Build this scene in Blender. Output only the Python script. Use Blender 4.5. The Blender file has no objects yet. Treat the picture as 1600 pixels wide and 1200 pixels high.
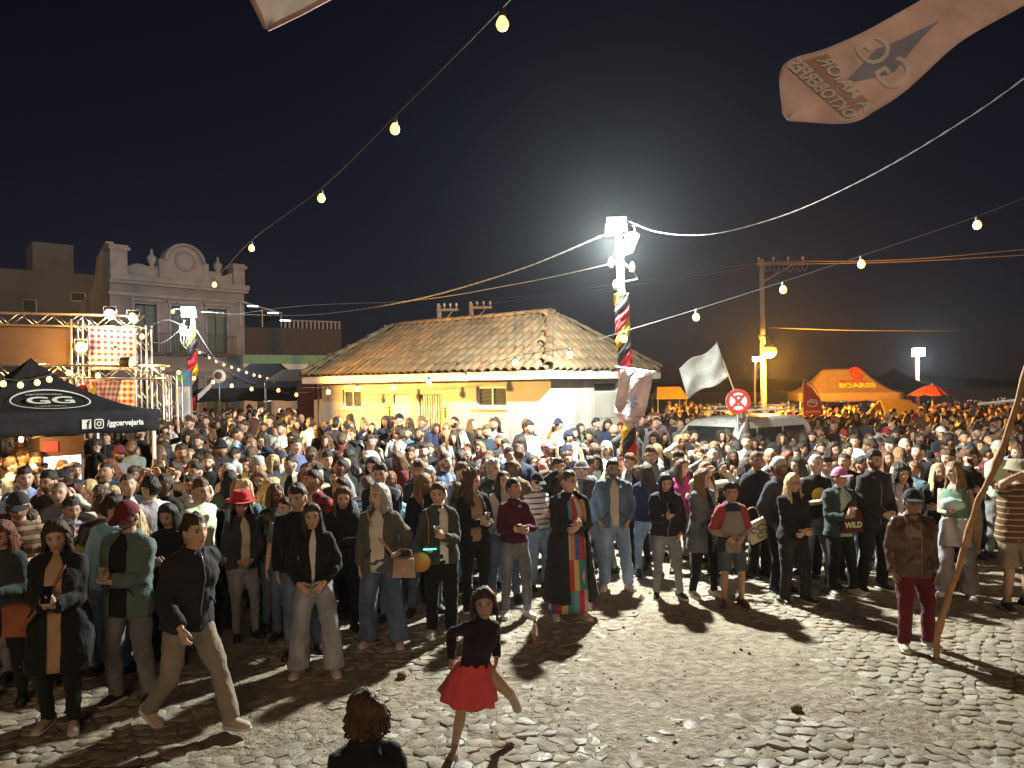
import bpy, math, random
import numpy as np
from mathutils import Vector, Matrix, noise as mnoise
R = math.radians
rng = random.Random(7)
SC = bpy.context.scene
COL = SC.collection

# ---------------------------------------------------------------- camera
F = 1202.0; ROLL = R(0.8); HC = 2.8; H0 = 603.0
SX = 1600.0
cam_d = bpy.data.cameras.new('camera')
cam_d.sensor_fit = 'HORIZONTAL'; cam_d.sensor_width = 36; cam_d.lens = 36*F/SX
cam_d.shift_y = (H0-600)/SX
cam_d.clip_start = 0.05; cam_d.clip_end = 3000
cam = bpy.data.objects.new('camera', cam_d); COL.objects.link(cam)
CRL, SRL = math.cos(ROLL), math.sin(ROLL)
cam.matrix_world = Matrix(((CRL, SRL, 0, 0), (0, 0, -1, 0), (-SRL, CRL, 0, HC), (0, 0, 0, 1)))
SC.camera = cam

# ---------------------------------------------------------------- sky, moonless night
w = bpy.data.worlds.new('World'); SC.world = w; w.use_nodes = True
nt = w.node_tree
sky = nt.nodes.new('ShaderNodeTexSky'); sky.sky_type = 'NISHITA'; sky.sun_disc = False
sky.sun_elevation = R(18); sky.sun_rotation = R(180); sky.air_density = 1.0; sky.dust_density = 0.4; sky.ozone_density = 3.0
bg = nt.nodes['Background']; bg.inputs['Strength'].default_value = 0.0019
skm = nt.nodes.new('ShaderNodeMix'); skm.data_type = 'RGBA'; skm.blend_type = 'MULTIPLY'; skm.inputs[0].default_value = 1.0; skm.inputs[7].default_value = (1.5, 0.92, 1.2, 1)   # tints the night sky towards purple
nt.links.new(sky.outputs['Color'], skm.inputs[6]); nt.links.new(skm.outputs[2], bg.inputs['Color'])
# the one sun lamp: a low, weak, very soft light from the stage side
sd = bpy.data.lights.new('sun', 'SUN'); sd.energy = 0.70; sd.angle = R(24); sd.color = (1.0, 0.68, 0.40)
sun = bpy.data.objects.new('sun', sd); COL.objects.link(sun)
sun.rotation_euler = Vector((-0.12, 1.0, -0.40)).to_track_quat('-Z', 'Y').to_euler()

vs = SC.view_settings; vs.view_transform = 'Standard'; vs.look = 'None'; vs.exposure = 0.0; vs.gamma = 1.0
vs.use_curve_mapping = False
SC.cycles.use_denoising = True
SC.cycles.max_bounces = 5; SC.cycles.diffuse_bounces = 2; SC.cycles.glossy_bounces = 2
SC.cycles.transmission_bounces = 4; SC.cycles.transparent_max_bounces = 6
SC.cycles.sample_clamp_indirect = 4; SC.cycles.volume_bounces = 0
SC.cycles.use_light_tree = True

# ---------------------------------------------------------------- pixel <-> place (photo pixels, depth along +Y)
def U(px, py, d):
    u = (px-800)/F; v = (H0-py)/F
    return Vector(((u*CRL+v*SRL)*d, d, HC+(-u*SRL+v*CRL)*d))
def hor(px): return H0-(px-800)*math.tan(ROLL)
def ss(a, b, x):
    t = min(1, max(0, (x-a)/(b-a))); return t*t*(3-2*t)
def gz(x, y):
    """gentle rise of the square towards the house and the tents"""
    return 0.42*ss(11, 17.5, y)*(1-ss(1.5, 6.0, x-0.12*(y-14)))*(1-0.0*x)
def nz(x, y, z=0.0): return mnoise.noise(Vector((x, y, z)))

# ---------------------------------------------------------------- materials
MATS = {}
def _nodes(name):
    m = bpy.data.materials.new(name); m.use_nodes = True
    t = m.node_tree; b = t.nodes['Principled BSDF']
    return m, t, b
def mix_rgb(t, fac, a, b, blend='MIX'):
    n = t.nodes.new('ShaderNodeMix'); n.data_type = 'RGBA'; n.blend_type = blend
    for s, v in ((0, fac), (6, a), (7, b)):
        if hasattr(v, 'is_linked') or hasattr(v, 'links'): t.links.new(v, n.inputs[s])
        else: n.inputs[s].default_value = v if s == 0 else (*v[:3], 1)
    return n.outputs[2]
def mth(t, op, a, b=None, c=None, clamp=False):
    n = t.nodes.new('ShaderNodeMath'); n.operation = op; n.use_clamp = clamp
    for i, v in enumerate((a, b, c)):
        if v is None: continue
        if hasattr(v, 'links'): t.links.new(v, n.inputs[i])
        else: n.inputs[i].default_value = v
    return n.outputs[0]
def noise_tex(t, scale, detail=3, vec=None, rough=0.55):
    n = t.nodes.new('ShaderNodeTexNoise'); n.inputs['Scale'].default_value = scale
    n.inputs['Detail'].default_value = detail; n.inputs['Roughness'].default_value = rough
    if vec is not None: t.links.new(vec, n.inputs['Vector'])
    return n
def obj_co(t, scale=None, kind='Object'):
    tc = t.nodes.new('ShaderNodeTexCoord'); o = tc.outputs[kind]
    if scale:
        mp = t.nodes.new('ShaderNodeMapping'); mp.inputs['Scale'].default_value = scale
        t.links.new(o, mp.inputs['Vector']); o = mp.outputs['Vector']
    return o
def ramp(t, fac, stops, interp='LINEAR'):
    n = t.nodes.new('ShaderNodeValToRGB'); n.color_ramp.interpolation = interp
    e = n.color_ramp.elements
    while len(e) < len(stops): e.new(0.5)
    for k, (p, c) in enumerate(stops):
        e[k].position = p; e[k].color = (*c, 1) if len(c) == 3 else c
    t.links.new(fac, n.inputs['Fac']); return n.outputs['Color']
def bump(t, b, height, strength=0.3, dist=0.01):
    n = t.nodes.new('ShaderNodeBump'); n.inputs['Strength'].default_value = strength; n.inputs['Distance'].default_value = dist
    t.links.new(height, n.inputs['Height']); t.links.new(n.outputs['Normal'], b.inputs['Normal'])

def plain(name, col, rough=0.6, metal=0.0, var=0.18, scale=6.0, bmp=0.0, bscale=60, spec=0.4, stretch=None, trans=0.0):
    """a surface of one colour with mottling, wear and fine relief"""
    if name in MATS: return MATS[name]
    m, t, b = _nodes(name)
    co = obj_co(t, stretch)
    n = noise_tex(t, scale, 4, co)
    lo = [c*(1-var) for c in col]; hi = [min(1, c*(1+var)) for c in col]
    col_o = ramp(t, n.outputs['Fac'], ((0.3, lo), (0.7, hi)))
    t.links.new(col_o, b.inputs['Base Color'])
    r = mth(t, 'MULTIPLY_ADD', n.outputs['Fac'], 0.3, rough-0.15, clamp=True); t.links.new(r, b.inputs['Roughness'])
    b.inputs['Metallic'].default_value = metal; b.inputs['Specular IOR Level'].default_value = spec
    if trans: b.inputs['Transmission Weight'].default_value = trans
    if bmp:
        nb = noise_tex(t, bscale, 3, co); bump(t, b, nb.outputs['Fac'], bmp, 0.01)
    MATS[name] = m; return m
def fabric(col, kind='cloth'):
    key = 'fab_%s_%.3f_%.3f_%.3f' % (kind, *col)
    if key in MATS: return MATS[key]
    m, t, b = _nodes(key)
    co = obj_co(t)
    sc = {'cloth': 7, 'denim': 14, 'leather': 5, 'knit': 9}[kind]
    n = noise_tex(t, sc, 5, co)
    v = {'cloth': 0.14, 'denim': 0.18, 'leather': 0.25, 'knit': 0.2}[kind]
    t.links.new(ramp(t, n.outputs['Fac'], ((0.3, [c*(1-v) for c in col]), (0.7, [min(1, c*(1+v)) for c in col]))), b.inputs['Base Color'])
    if kind == 'denim':                        # worn pale on the thighs and in big soft patches
        nd = noise_tex(t, 4.5, 3, obj_co(t, (1.6, 1.6, .6)))
        cc = b.inputs['Base Color'].links[0].from_socket
        t.links.new(mix_rgb(t, mth(t, 'MULTIPLY', mth(t, 'SUBTRACT', nd.outputs['Fac'], .45), 2.6, clamp=True), cc, [min(1, c*1.75+.02) for c in col]), b.inputs['Base Color'])
    b.inputs['Roughness'].default_value = {'cloth': 0.85, 'denim': 0.9, 'leather': 0.42, 'knit': 0.95}[kind]
    b.inputs['Specular IOR Level'].default_value = 0.5 if kind == 'leather' else 0.2
    if kind != 'leather':
        b.inputs['Sheen Weight'].default_value = 0.08; b.inputs['Sheen Roughness'].default_value = 0.5
    co2 = obj_co(t, (1, 1, 0.55))
    nb = noise_tex(t, 13, 3, co2); bump(t, b, nb.outputs['Fac'], 0.3 if kind == 'leather' else 0.7, 0.03)
    MATS[key] = m; return m
def emit(name, col, strength, base=(0.8, 0.8, 0.8)):
    if name in MATS: return MATS[name]
    m, t, b = _nodes(name)
    b.inputs['Base Color'].default_value = (*base, 1); b.inputs['Emission Color'].default_value = (*col, 1)
    b.inputs['Emission Strength'].default_value = strength
    MATS[name] = m; return m
def hairmat(col):
    key = 'hair_%.3f_%.3f_%.3f' % tuple(col)
    if key in MATS: return MATS[key]
    m, t, b = _nodes(key)
    co = obj_co(t, (70, 70, 6)); n = noise_tex(t, 1.0, 4, co)
    t.links.new(ramp(t, n.outputs['Fac'], ((0.3, [c*0.45 for c in col]), (0.7, [min(1, c*2.0+.012) for c in col]))), b.inputs['Base Color'])
    b.inputs['Roughness'].default_value = 0.5; b.inputs['Specular IOR Level'].default_value = 0.35
    bump(t, b, n.outputs['Fac'], 1.0, 0.02)
    MATS[key] = m; return m
def skinmat(col, brow=(0.02, 0.013, 0.01), beard=0.0, scalp=0.0):
    """skin with eyes, brows, lips, beard shadow laid out in the head's own rest coordinates"""
    key = 'skin_%.3f_%.2f_%.2f_%.3f' % (col[0], beard, scalp, brow[0])
    if key in MATS: return MATS[key]
    m, t, b = _nodes(key)
    at = t.nodes.new('ShaderNodeAttribute'); at.attribute_name = 'hp'
    sx = t.nodes.new('ShaderNodeSeparateXYZ'); t.links.new(at.outputs['Vector'], sx.inputs[0])
    x, y, z = sx.outputs
    ax = mth(t, 'ABSOLUTE', x)
    front = mth(t, 'LESS_THAN', y, -0.03)
    def ell(cx, cz, rx, rz, soft=0.5, xx=ax, zz=z):
        dx = mth(t, 'DIVIDE', mth(t, 'SUBTRACT', xx, cx), rx); dz = mth(t, 'DIVIDE', mth(t, 'SUBTRACT', zz, cz), rz)
        d = mth(t, 'ADD', mth(t, 'MULTIPLY', dx, dx), mth(t, 'MULTIPLY', dz, dz))
        k = mth(t, 'DIVIDE', mth(t, 'SUBTRACT', 1.0+soft, d), 2*soft, clamp=True)
        return mth(t, 'MULTIPLY', k, front)
    co = obj_co(t); n = noise_tex(t, 30, 3, co)
    base = ramp(t, n.outputs['Fac'], ((0.3, [c*0.85 for c in col]), (0.7, [c*1.12 for c in col])))
    # flush on cheeks and nose
    base = mix_rgb(t, mth(t, 'MULTIPLY', ell(0.036, -0.025, 0.026, 0.022, 0.9), 0.35), base, (col[0]*1.02, col[1]*0.72, col[2]*0.66))
    if beard > 0:
        lowz = mth(t, 'DIVIDE', mth(t, 'SUBTRACT', -0.034, z), 0.016, clamp=True)
        lowz = mth(t, 'MULTIPLY', lowz, mth(t, 'GREATER_THAN', z, -0.16))
        side = mth(t, 'MULTIPLY', mth(t, 'GREATER_THAN', ax, 0.055), mth(t, 'MULTIPLY', mth(t, 'LESS_THAN', z, 0.0), mth(t, 'GREATER_THAN', z, -0.10)))
        bm = mth(t, 'MULTIPLY', mth(t, 'MAXIMUM', lowz, side), mth(t, 'LESS_THAN', y, 0.0))
        n2 = noise_tex(t, 160, 2, at.outputs['Vector'])
        bm = mth(t, 'MULTIPLY', bm, mth(t, 'MULTIPLY_ADD', n2.outputs['Fac'], 0.6, beard-0.15, clamp=True))
        base = mix_rgb(t, bm, base, brow)
    lipm = ell(0.0, -0.0625, 0.026, 0.0105, 0.4)
    base = mix_rgb(t, mth(t, 'MULTIPLY', lipm, 0.75), base, (col[0]*0.75, col[1]*0.45, col[2]*0.45))
    base = mix_rgb(t, mth(t, 'MULTIPLY', ell(0.0, -0.0615, 0.021, 0.0022, 0.6), 0.7), base, (0.06, 0.02, 0.018))
    base = mix_rgb(t, mth(t, 'MULTIPLY', ell(0.033, 0.034, 0.0185, 0.0058, 0.5), 0.85), base, brow)
    eye = ell(0.031, 0.012, 0.0145, 0.0072, 0.25)
    base = mix_rgb(t, ell(0.031, 0.0135, 0.0165, 0.0095, 0.3), base, (0.03, 0.018, 0.014))
    base = mix_rgb(t, eye, base, (0.5, 0.47, 0.45))
    base = mix_rgb(t, ell(0.031, 0.012, 0.0068, 0.0075, 0.3), base, (0.012, 0.008, 0.006))
    base = mix_rgb(t, mth(t, 'MULTIPLY', ell(0.008, -0.0385, 0.0045, 0.003, 0.5), 0.8), base, (0.05, 0.02, 0.015))
    if scalp > 0:
        up = mth(t, 'DIVIDE', mth(t, 'SUBTRACT', mth(t, 'ADD', z, mth(t, 'MULTIPLY', y, 0.9)), -0.005), 0.02, clamp=True)
        base = mix_rgb(t, mth(t, 'MULTIPLY', up, scalp), base, brow)
    t.links.new(base, b.inputs['Base Color'])
    b.inputs['Roughness'].default_value = 0.48; b.inputs['Specular IOR Level'].default_value = 0.4
    b.inputs['Subsurface Weight'].default_value = 0.0
    nb = noise_tex(t, 90, 2, co); bump(t, b, nb.outputs['Fac'], 0.15, 0.004)
    MATS[key] = m; return m

# ---------------------------------------------------------------- mesh builder
def frames(P, ref=None):
    P = np.asarray(P, float); T = np.gradient(P, axis=0); T /= np.linalg.norm(T, axis=1)[:, None]+1e-12
    if ref is None: ref = (1, 0, 0) if abs(T[0][0]) < 0.8 else (0, 1, 0)
    a = np.array(ref, float); A = []
    for t in T:
        a = a-t*np.dot(a, t); a /= np.linalg.norm(a)+1e-12; A.append(a.copy())
    A = np.array(A); return T, A, np.cross(T, A)
def cat(P, k):
    """Catmull-Rom resampling, k steps per span (works on any number of columns)"""
    P = np.asarray(P, float); n = len(P); E = np.vstack([2*P[0]-P[1], P, 2*P[-1]-P[-2]]); out = []
    for i in range(n-1):
        p0, p1, p2, p3 = E[i:i+4]
        for j in range(k):
            t = j/k; out.append(0.5*((2*p1)+(-p0+p2)*t+(2*p0-5*p1+4*p2-p3)*t*t+(-p0+3*p1-3*p2+p3)*t**3))
    out.append(P[-1]); return np.array(out)
class MB:
    def __init__(s): s.v = []; s.f = []; s.m = []; s.h = []; s.n = 0; s.st = []
    def bridge(s):
        """tie overlapping pieces into one connected surface with slivers at their nearest points"""
        V = np.vstack(s.v); st = s.st+[len(V)]
        for i in range(1, len(s.st)):
            a = np.arange(st[i], st[i+1], max(1, (st[i+1]-st[i])//90)); b = np.arange(0, st[i], max(1, st[i]//500))
            D = ((V[a][:, None]-V[b][None])**2).sum(-1); k = np.unravel_index(np.argmin(D), D.shape)
            ia = int(a[k[0]]); ja = ia+1 if ia+1 < st[i+1] else ia-1
            s.f.append((ia, ja, int(b[k[1]]))); s.m.append(0)
    def add(s, v, f, m=0, hp=None):
        v = np.asarray(v, float).reshape(-1, 3); o = s.n; s.st.append(o)
        s.v.append(v); s.n += len(v)
        s.h.append(np.full((len(v), 3), -9.0) if hp is None else np.asarray(hp, float))
        s.f += [tuple(int(i)+o for i in q) for q in f]
        s.m += [m]*len(f) if isinstance(m, int) else list(m)
    def box(s, c, d, m=0, rot=None, taper=None):
        v = np.array([(x, y, z) for z in (-.5, .5) for y in (-.5, .5) for x in (-.5, .5)])*np.array(d)
        if taper: v[4:, 0] *= taper; v[4:, 1] *= taper
        if rot is not None: v = v @ np.array(rot.to_3x3()).T
        s.add(v+np.array(c), [(0, 2, 3, 1), (4, 5, 7, 6), (0, 1, 5, 4), (2, 6, 7, 3), (0, 4, 6, 2), (1, 3, 7, 5)], m)
    def sweep(s, P, r, n=10, m=0, ref=None, cap=True, pw=2.0):
        P = np.asarray(P, float); T, A, B = frames(P, ref)
        r = np.asarray(r, float)
        if r.ndim == 0: r = np.full((len(P), 2), float(r))
        if r.ndim == 1: r = np.stack([r, r], 1)
        a = np.arange(n)*2*math.pi/n; ca, sa = np.cos(a), np.sin(a)
        if pw != 2: ca, sa = np.sign(ca)*np.abs(ca)**(2/pw), np.sign(sa)*np.abs(sa)**(2/pw)
        V = P[:, None]+A[:, None]*(r[:, 0, None]*ca)[..., None]+B[:, None]*(r[:, 1, None]*sa)[..., None]
        k = len(P); f = []
        for i in range(k-1):
            for j in range(n):
                j2 = (j+1) % n; f.append((i*n+j, i*n+j2, (i+1)*n+j2, (i+1)*n+j))
        V = V.reshape(-1, 3)
        if cap: f.append(tuple(range(n-1, -1, -1))); f.append(tuple((k-1)*n+j for j in range(n)))
        s.add(V, f, m)
    def lathe(s, prof, n=16, m=0, c=(0, 0, 0), axis=None):
        a = np.arange(n)*2*math.pi/n
        V = np.array([[(r*math.cos(t), r*math.sin(t), z) for t in a] for r, z in prof]).reshape(-1, 3)
        if axis is not None: V = V @ np.array(axis.to_3x3()).T
        f = []
        for i in range(len(prof)-1):
            for j in range(n):
                j2 = (j+1) % n; f.append((i*n+j, i*n+j2, (i+1)*n+j2, (i+1)*n+j))
        f.append(tuple(range(n-1, -1, -1))); f.append(tuple((len(prof)-1)*n+j for j in range(n)))
        s.add(V+np.array(c), f, m)
    def ball(s, c, r, n=10, k=7, m=0):
        pr = [(max(1e-4, math.sin(math.pi*i/k)), -math.cos(math.pi*i/k)) for i in range(k+1)]
        a = np.arange(n)*2*math.pi/n; r = np.array(r if hasattr(r, '__len__') else (r, r, r))
        V = np.array([[(q*math.cos(t), q*math.sin(t), z) for t in a] for q, z in pr]).reshape(-1, 3)*r+np.array(c)
        f = [(i*n+j, i*n+(j+1) % n, (i+1)*n+(j+1) % n, (i+1)*n+j) for i in range(k) for j in range(n)]
        s.add(V, f, m)
    def grid(s, G, m=0):
        G = np.asarray(G, float); a, b = G.shape[:2]
        f = [(i*b+j, i*b+j+1, (i+1)*b+j+1, (i+1)*b+j) for i in range(a-1) for j in range(b-1)]
        s.add(G.reshape(-1, 3), f, m)
    def prism(s, poly, d, m=0):
        """poly: list of 3-D points (planar); d: extrusion vector"""
        p = np.array([tuple(q) for q in poly]); n = len(p); d = np.array(tuple(d))
        f = [tuple(range(n-1, -1, -1)), tuple(range(n, 2*n))]+[(i, (i+1) % n, n+(i+1) % n, n+i) for i in range(n)]
        s.add(np.vstack([p, p+d]), f, m)
    def arr(s): return (np.vstack(s.v) if s.v else np.zeros((0, 3))), s.f, s.m
    def mesh(s, name, mats, smooth=True, hp=False):
        v, f, m = s.arr()
        return mk_mesh(name, v, f, mats, m, smooth, np.vstack(s.h) if hp else None)
    def build(s, name, mats, parent=None, smooth=True, loc=None, rotz=0, **kw):
        return obj(name, s.mesh(name, mats, smooth), parent, loc, rotz, **kw)
def mk_mesh(name, v, f, mats, midx=None, smooth=True, hp=None):
    me = bpy.data.meshes.new(name)
    me.from_pydata(np.asarray(v, dtype=float).tolist(), [], f)
    for mm in (mats if isinstance(mats, (list, tuple)) else [mats]): me.materials.append(mm)
    if midx is not None and len(f): me.polygons.foreach_set('material_index', np.asarray(midx, dtype=np.int32))
    if smooth is True: me.polygons.foreach_set('use_smooth', np.ones(len(f), dtype=bool))
    elif smooth: me.polygons.foreach_set('use_smooth', np.ones(len(f), dtype=bool)); me.set_sharp_from_angle(angle=R(smooth))
    if hp is not None:
        a = me.attributes.new('hp', 'FLOAT_VECTOR', 'POINT'); a.data.foreach_set('vector', np.asarray(hp, dtype=np.float32).ravel())
    me.update(); return me
def obj(name, me, parent=None, loc=None, rotz=0, label=None, cat=None, group=None, kind=None, rot=None, scale=None):
    o = bpy.data.objects.new(name, me); COL.objects.link(o)
    if parent is not None: o.parent = parent
    if loc is not None: o.location = loc
    if rot is not None: o.rotation_euler = rot
    elif rotz: o.rotation_euler = (0, 0, rotz)
    if scale is not None: o.scale = scale
    tag(o, label, cat, group, kind); return o
def tag(o, label=None, cat=None, group=None, kind=None):
    if label: o['label'] = label
    if cat: o['category'] = cat
    if group: o['group'] = group
    if kind: o['kind'] = kind
    return o
def thing(name, label, cat, loc=(0, 0, 0), rotz=0, group=None, kind=None):
    return obj(name, None, None, loc, rotz, label, cat, group, kind)
def remesh(v, f, voxel, smooth=2):
    """fuse overlapping closed pieces into one continuous surface"""
    me = bpy.data.meshes.new('tmp'); me.from_pydata(v.tolist(), [], f)
    o = bpy.data.objects.new('tmp', me); COL.objects.link(o)
    md = o.modifiers.new('r', 'REMESH'); md.mode = 'VOXEL'; md.voxel_size = voxel
    if smooth:
        sm = o.modifiers.new('s', 'SMOOTH'); sm.factor = 0.5; sm.iterations = smooth
    e = o.evaluated_get(bpy.context.evaluated_depsgraph_get()); m2 = e.to_mesh()
    n = len(m2.vertices); V = np.zeros(n*3); m2.vertices.foreach_get('co', V); N = np.zeros(n*3); m2.vertices.foreach_get('normal', N)
    f2 = [tuple(p.vertices) for p in m2.polygons]
    e.to_mesh_clear(); bpy.data.objects.remove(o); bpy.data.meshes.remove(me)
    return V.reshape(-1, 3), N.reshape(-1, 3), f2
_txt = {}
def text2d(s, size=1.0, bold=0.0, align='CENTER'):
    """outline of a word as flat triangles: (n,2) points and faces"""
    k = (s, size, bold, align)
    if k in _txt: return _txt[k]
    cu = bpy.data.curves.new('t', 'FONT'); cu.body = s; cu.size = size; cu.offset = bold; cu.align_x = align; cu.align_y = 'CENTER'
    cu.resolution_u = 3
    o = bpy.data.objects.new('t', cu); COL.objects.link(o)
    e = o.evaluated_get(bpy.context.evaluated_depsgraph_get()); m = e.to_mesh()
    v = np.array([tuple(q.co)[:2] for q in m.vertices]).reshape(-1, 2); f = [tuple(p.vertices) for p in m.polygons]
    e.to_mesh_clear(); bpy.data.objects.remove(o); bpy.data.curves.remove(cu)
    _txt[k] = (v, f); return v, f
def stroke2d(pts, wd, closed=False):
    """a flat line of width wd through 2-D points"""
    p = np.array(pts, float); n = len(p)
    t = np.gradient(p, axis=0) if not closed else np.roll(p, -1, 0)-np.roll(p, 1, 0)
    t /= np.linalg.norm(t, axis=1)[:, None]+1e-9; q = np.stack([-t[:, 1], t[:, 0]], 1)*wd/2
    v = np.vstack([p+q, p-q]); f = [(i, (i+1) % n, n+(i+1) % n, n+i) for i in range(n if closed else n-1)]
    return v, f
def illegible(n, size, seed=1):
    """a line of print too small to read: uneven upright dashes"""
    rr_ = random.Random(seed); v, f = [], []; x = -n*size*.32
    for _ in range(n):
        w_ = size*rr_.uniform(.28, .5); h_ = size*rr_.uniform(.55, .8); o = len(v)
        if rr_.random() < .13: x += size*.4; continue
        v += [(x, -h_/2), (x+w_, -h_/2), (x+w_, h_/2), (x, h_/2)]; f.append((o, o+1, o+2, o+3)); x += w_+size*.16
    return np.array(v), f
def fine(vf, lv=3):
    """split flat faces into small triangles so that a print follows the folds of its cloth"""
    v, f = vf; v = [tuple(q) for q in v]; T = [(q[0], q[i], q[i+1]) for q in f for i in range(1, len(q)-1)]
    for _ in range(lv):
        mid = {}; T2 = []
        def mp(a, b):
            k = (min(a, b), max(a, b))
            if k not in mid: v.append(tuple((np.array(v[a])+np.array(v[b]))/2)); mid[k] = len(v)-1
            return mid[k]
        for a, b, c in T: x, y, z = mp(a, b), mp(b, c), mp(c, a); T2 += [(a, x, z), (x, b, y), (z, y, c), (x, y, z)]
        T = T2
    return np.array(v), T
def lay(mb, vf, fn, m=0, mirror=False):
    v, f = vf; mb.add(np.array([tuple(fn(-a if mirror else a, b)) for a, b in v]), f, m)
# ================================================================ people
def nrm(v): v = np.asarray(v, float); return v/(np.linalg.norm(v)+1e-12)
HAIRLINE = {
 'short': ([0, .5, .9, 1.15, 1.4, 1.5, 1.6, 1.95, 2.2, 3.15], [.070, .068, .066, .045, .0, -.018, .03, .03, -.055, -.062]),
 'long':  ([0, .35, .8, 1.1, 1.3, 1.5, 2.0, 3.15], [.084, .078, .062, .035, -.01, -.06, -.10, -.12]),
 'cap':   ([0, 1.0, 1.6, 3.15], [.052, .048, .038, .012]),
}
_hg = {}
def head_grid(q):
    """rest surface of a head: (rows, cols, 3), face towards -Y, with eye sockets, nose, lips, chin"""
    if q in _hg: return _hg[q]
    nr, nc = {2: (34, 34), 1: (22, 22), 0: (11, 12)}[q]
    th = np.linspace(0.03, math.pi-0.03, nr); th = th-0.10*np.sin(2*th-0.5)*0.6
    u = np.linspace(-math.pi, math.pi, nc, endpoint=False); ph = u-0.42*np.sin(u)
    TH, PH = np.meshgrid(th, ph, indexing='ij')
    z = 0.117*np.cos(TH); t = np.clip(-z/0.117, 0, 1); s = np.sin(TH)
    wd = 0.077*(1-0.27*t**1.6); frontm = np.cos(PH) > 0
    x = wd*s**0.85*np.sin(PH)
    sf = np.where(z < 0, s**0.62, s)
    y = np.where(frontm, -0.092*sf*np.cos(PH), -(0.104*(1-0.38*t))*s*np.cos(PH))
    y = np.where(frontm, y*(1-0.06*t), y)
    # flatten the face a little
    fx = np.exp(-(x/0.05)**2)
    pz = np.interp(z, [-.044, -.034, -.027, .0, .022, .034], [0, .75, 1.0, .55, .15, 0])
    y = np.where(frontm, y-0.024*np.exp(-(x/0.0115)**2)*pz, y)
    y = np.where(frontm, y-0.008*np.exp(-((np.abs(x)-.014)/.008)**2-((z+.031)/.008)**2), y)
    y = np.where(frontm, y+0.012*np.exp(-((np.abs(x)-.031)/.017)**2-((z-.012)/.012)**2), y)
    y = np.where(frontm, y-0.005*np.exp(-((np.abs(x)-.028)/.03)**2-((z-.034)/.009)**2), y)
    y = np.where(frontm, y-0.004*np.exp(-((np.abs(x)-.044)/.018)**2-((z+.018)/.02)**2), y)
    y = np.where(frontm, y-0.006*np.exp(-(x/.023)**2-((z+.0625)/.010)**2)+0.004*np.exp(-(x/.02)**2-((z+.062)/.0028)**2), y)
    y = np.where(frontm, y-0.008*np.exp(-(x/.022)**2-((z+.099)/.016)**2), y)
    _hg[q] = (np.stack([x, y, z], -1), PH); return _hg[q]
def grid_faces(nr, nc):
    return [(i*nc+j, i*nc+(j+1) % nc, (i+1)*nc+(j+1) % nc, (i+1)*nc+j) for i in range(nr-1) for j in range(nc)]
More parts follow.
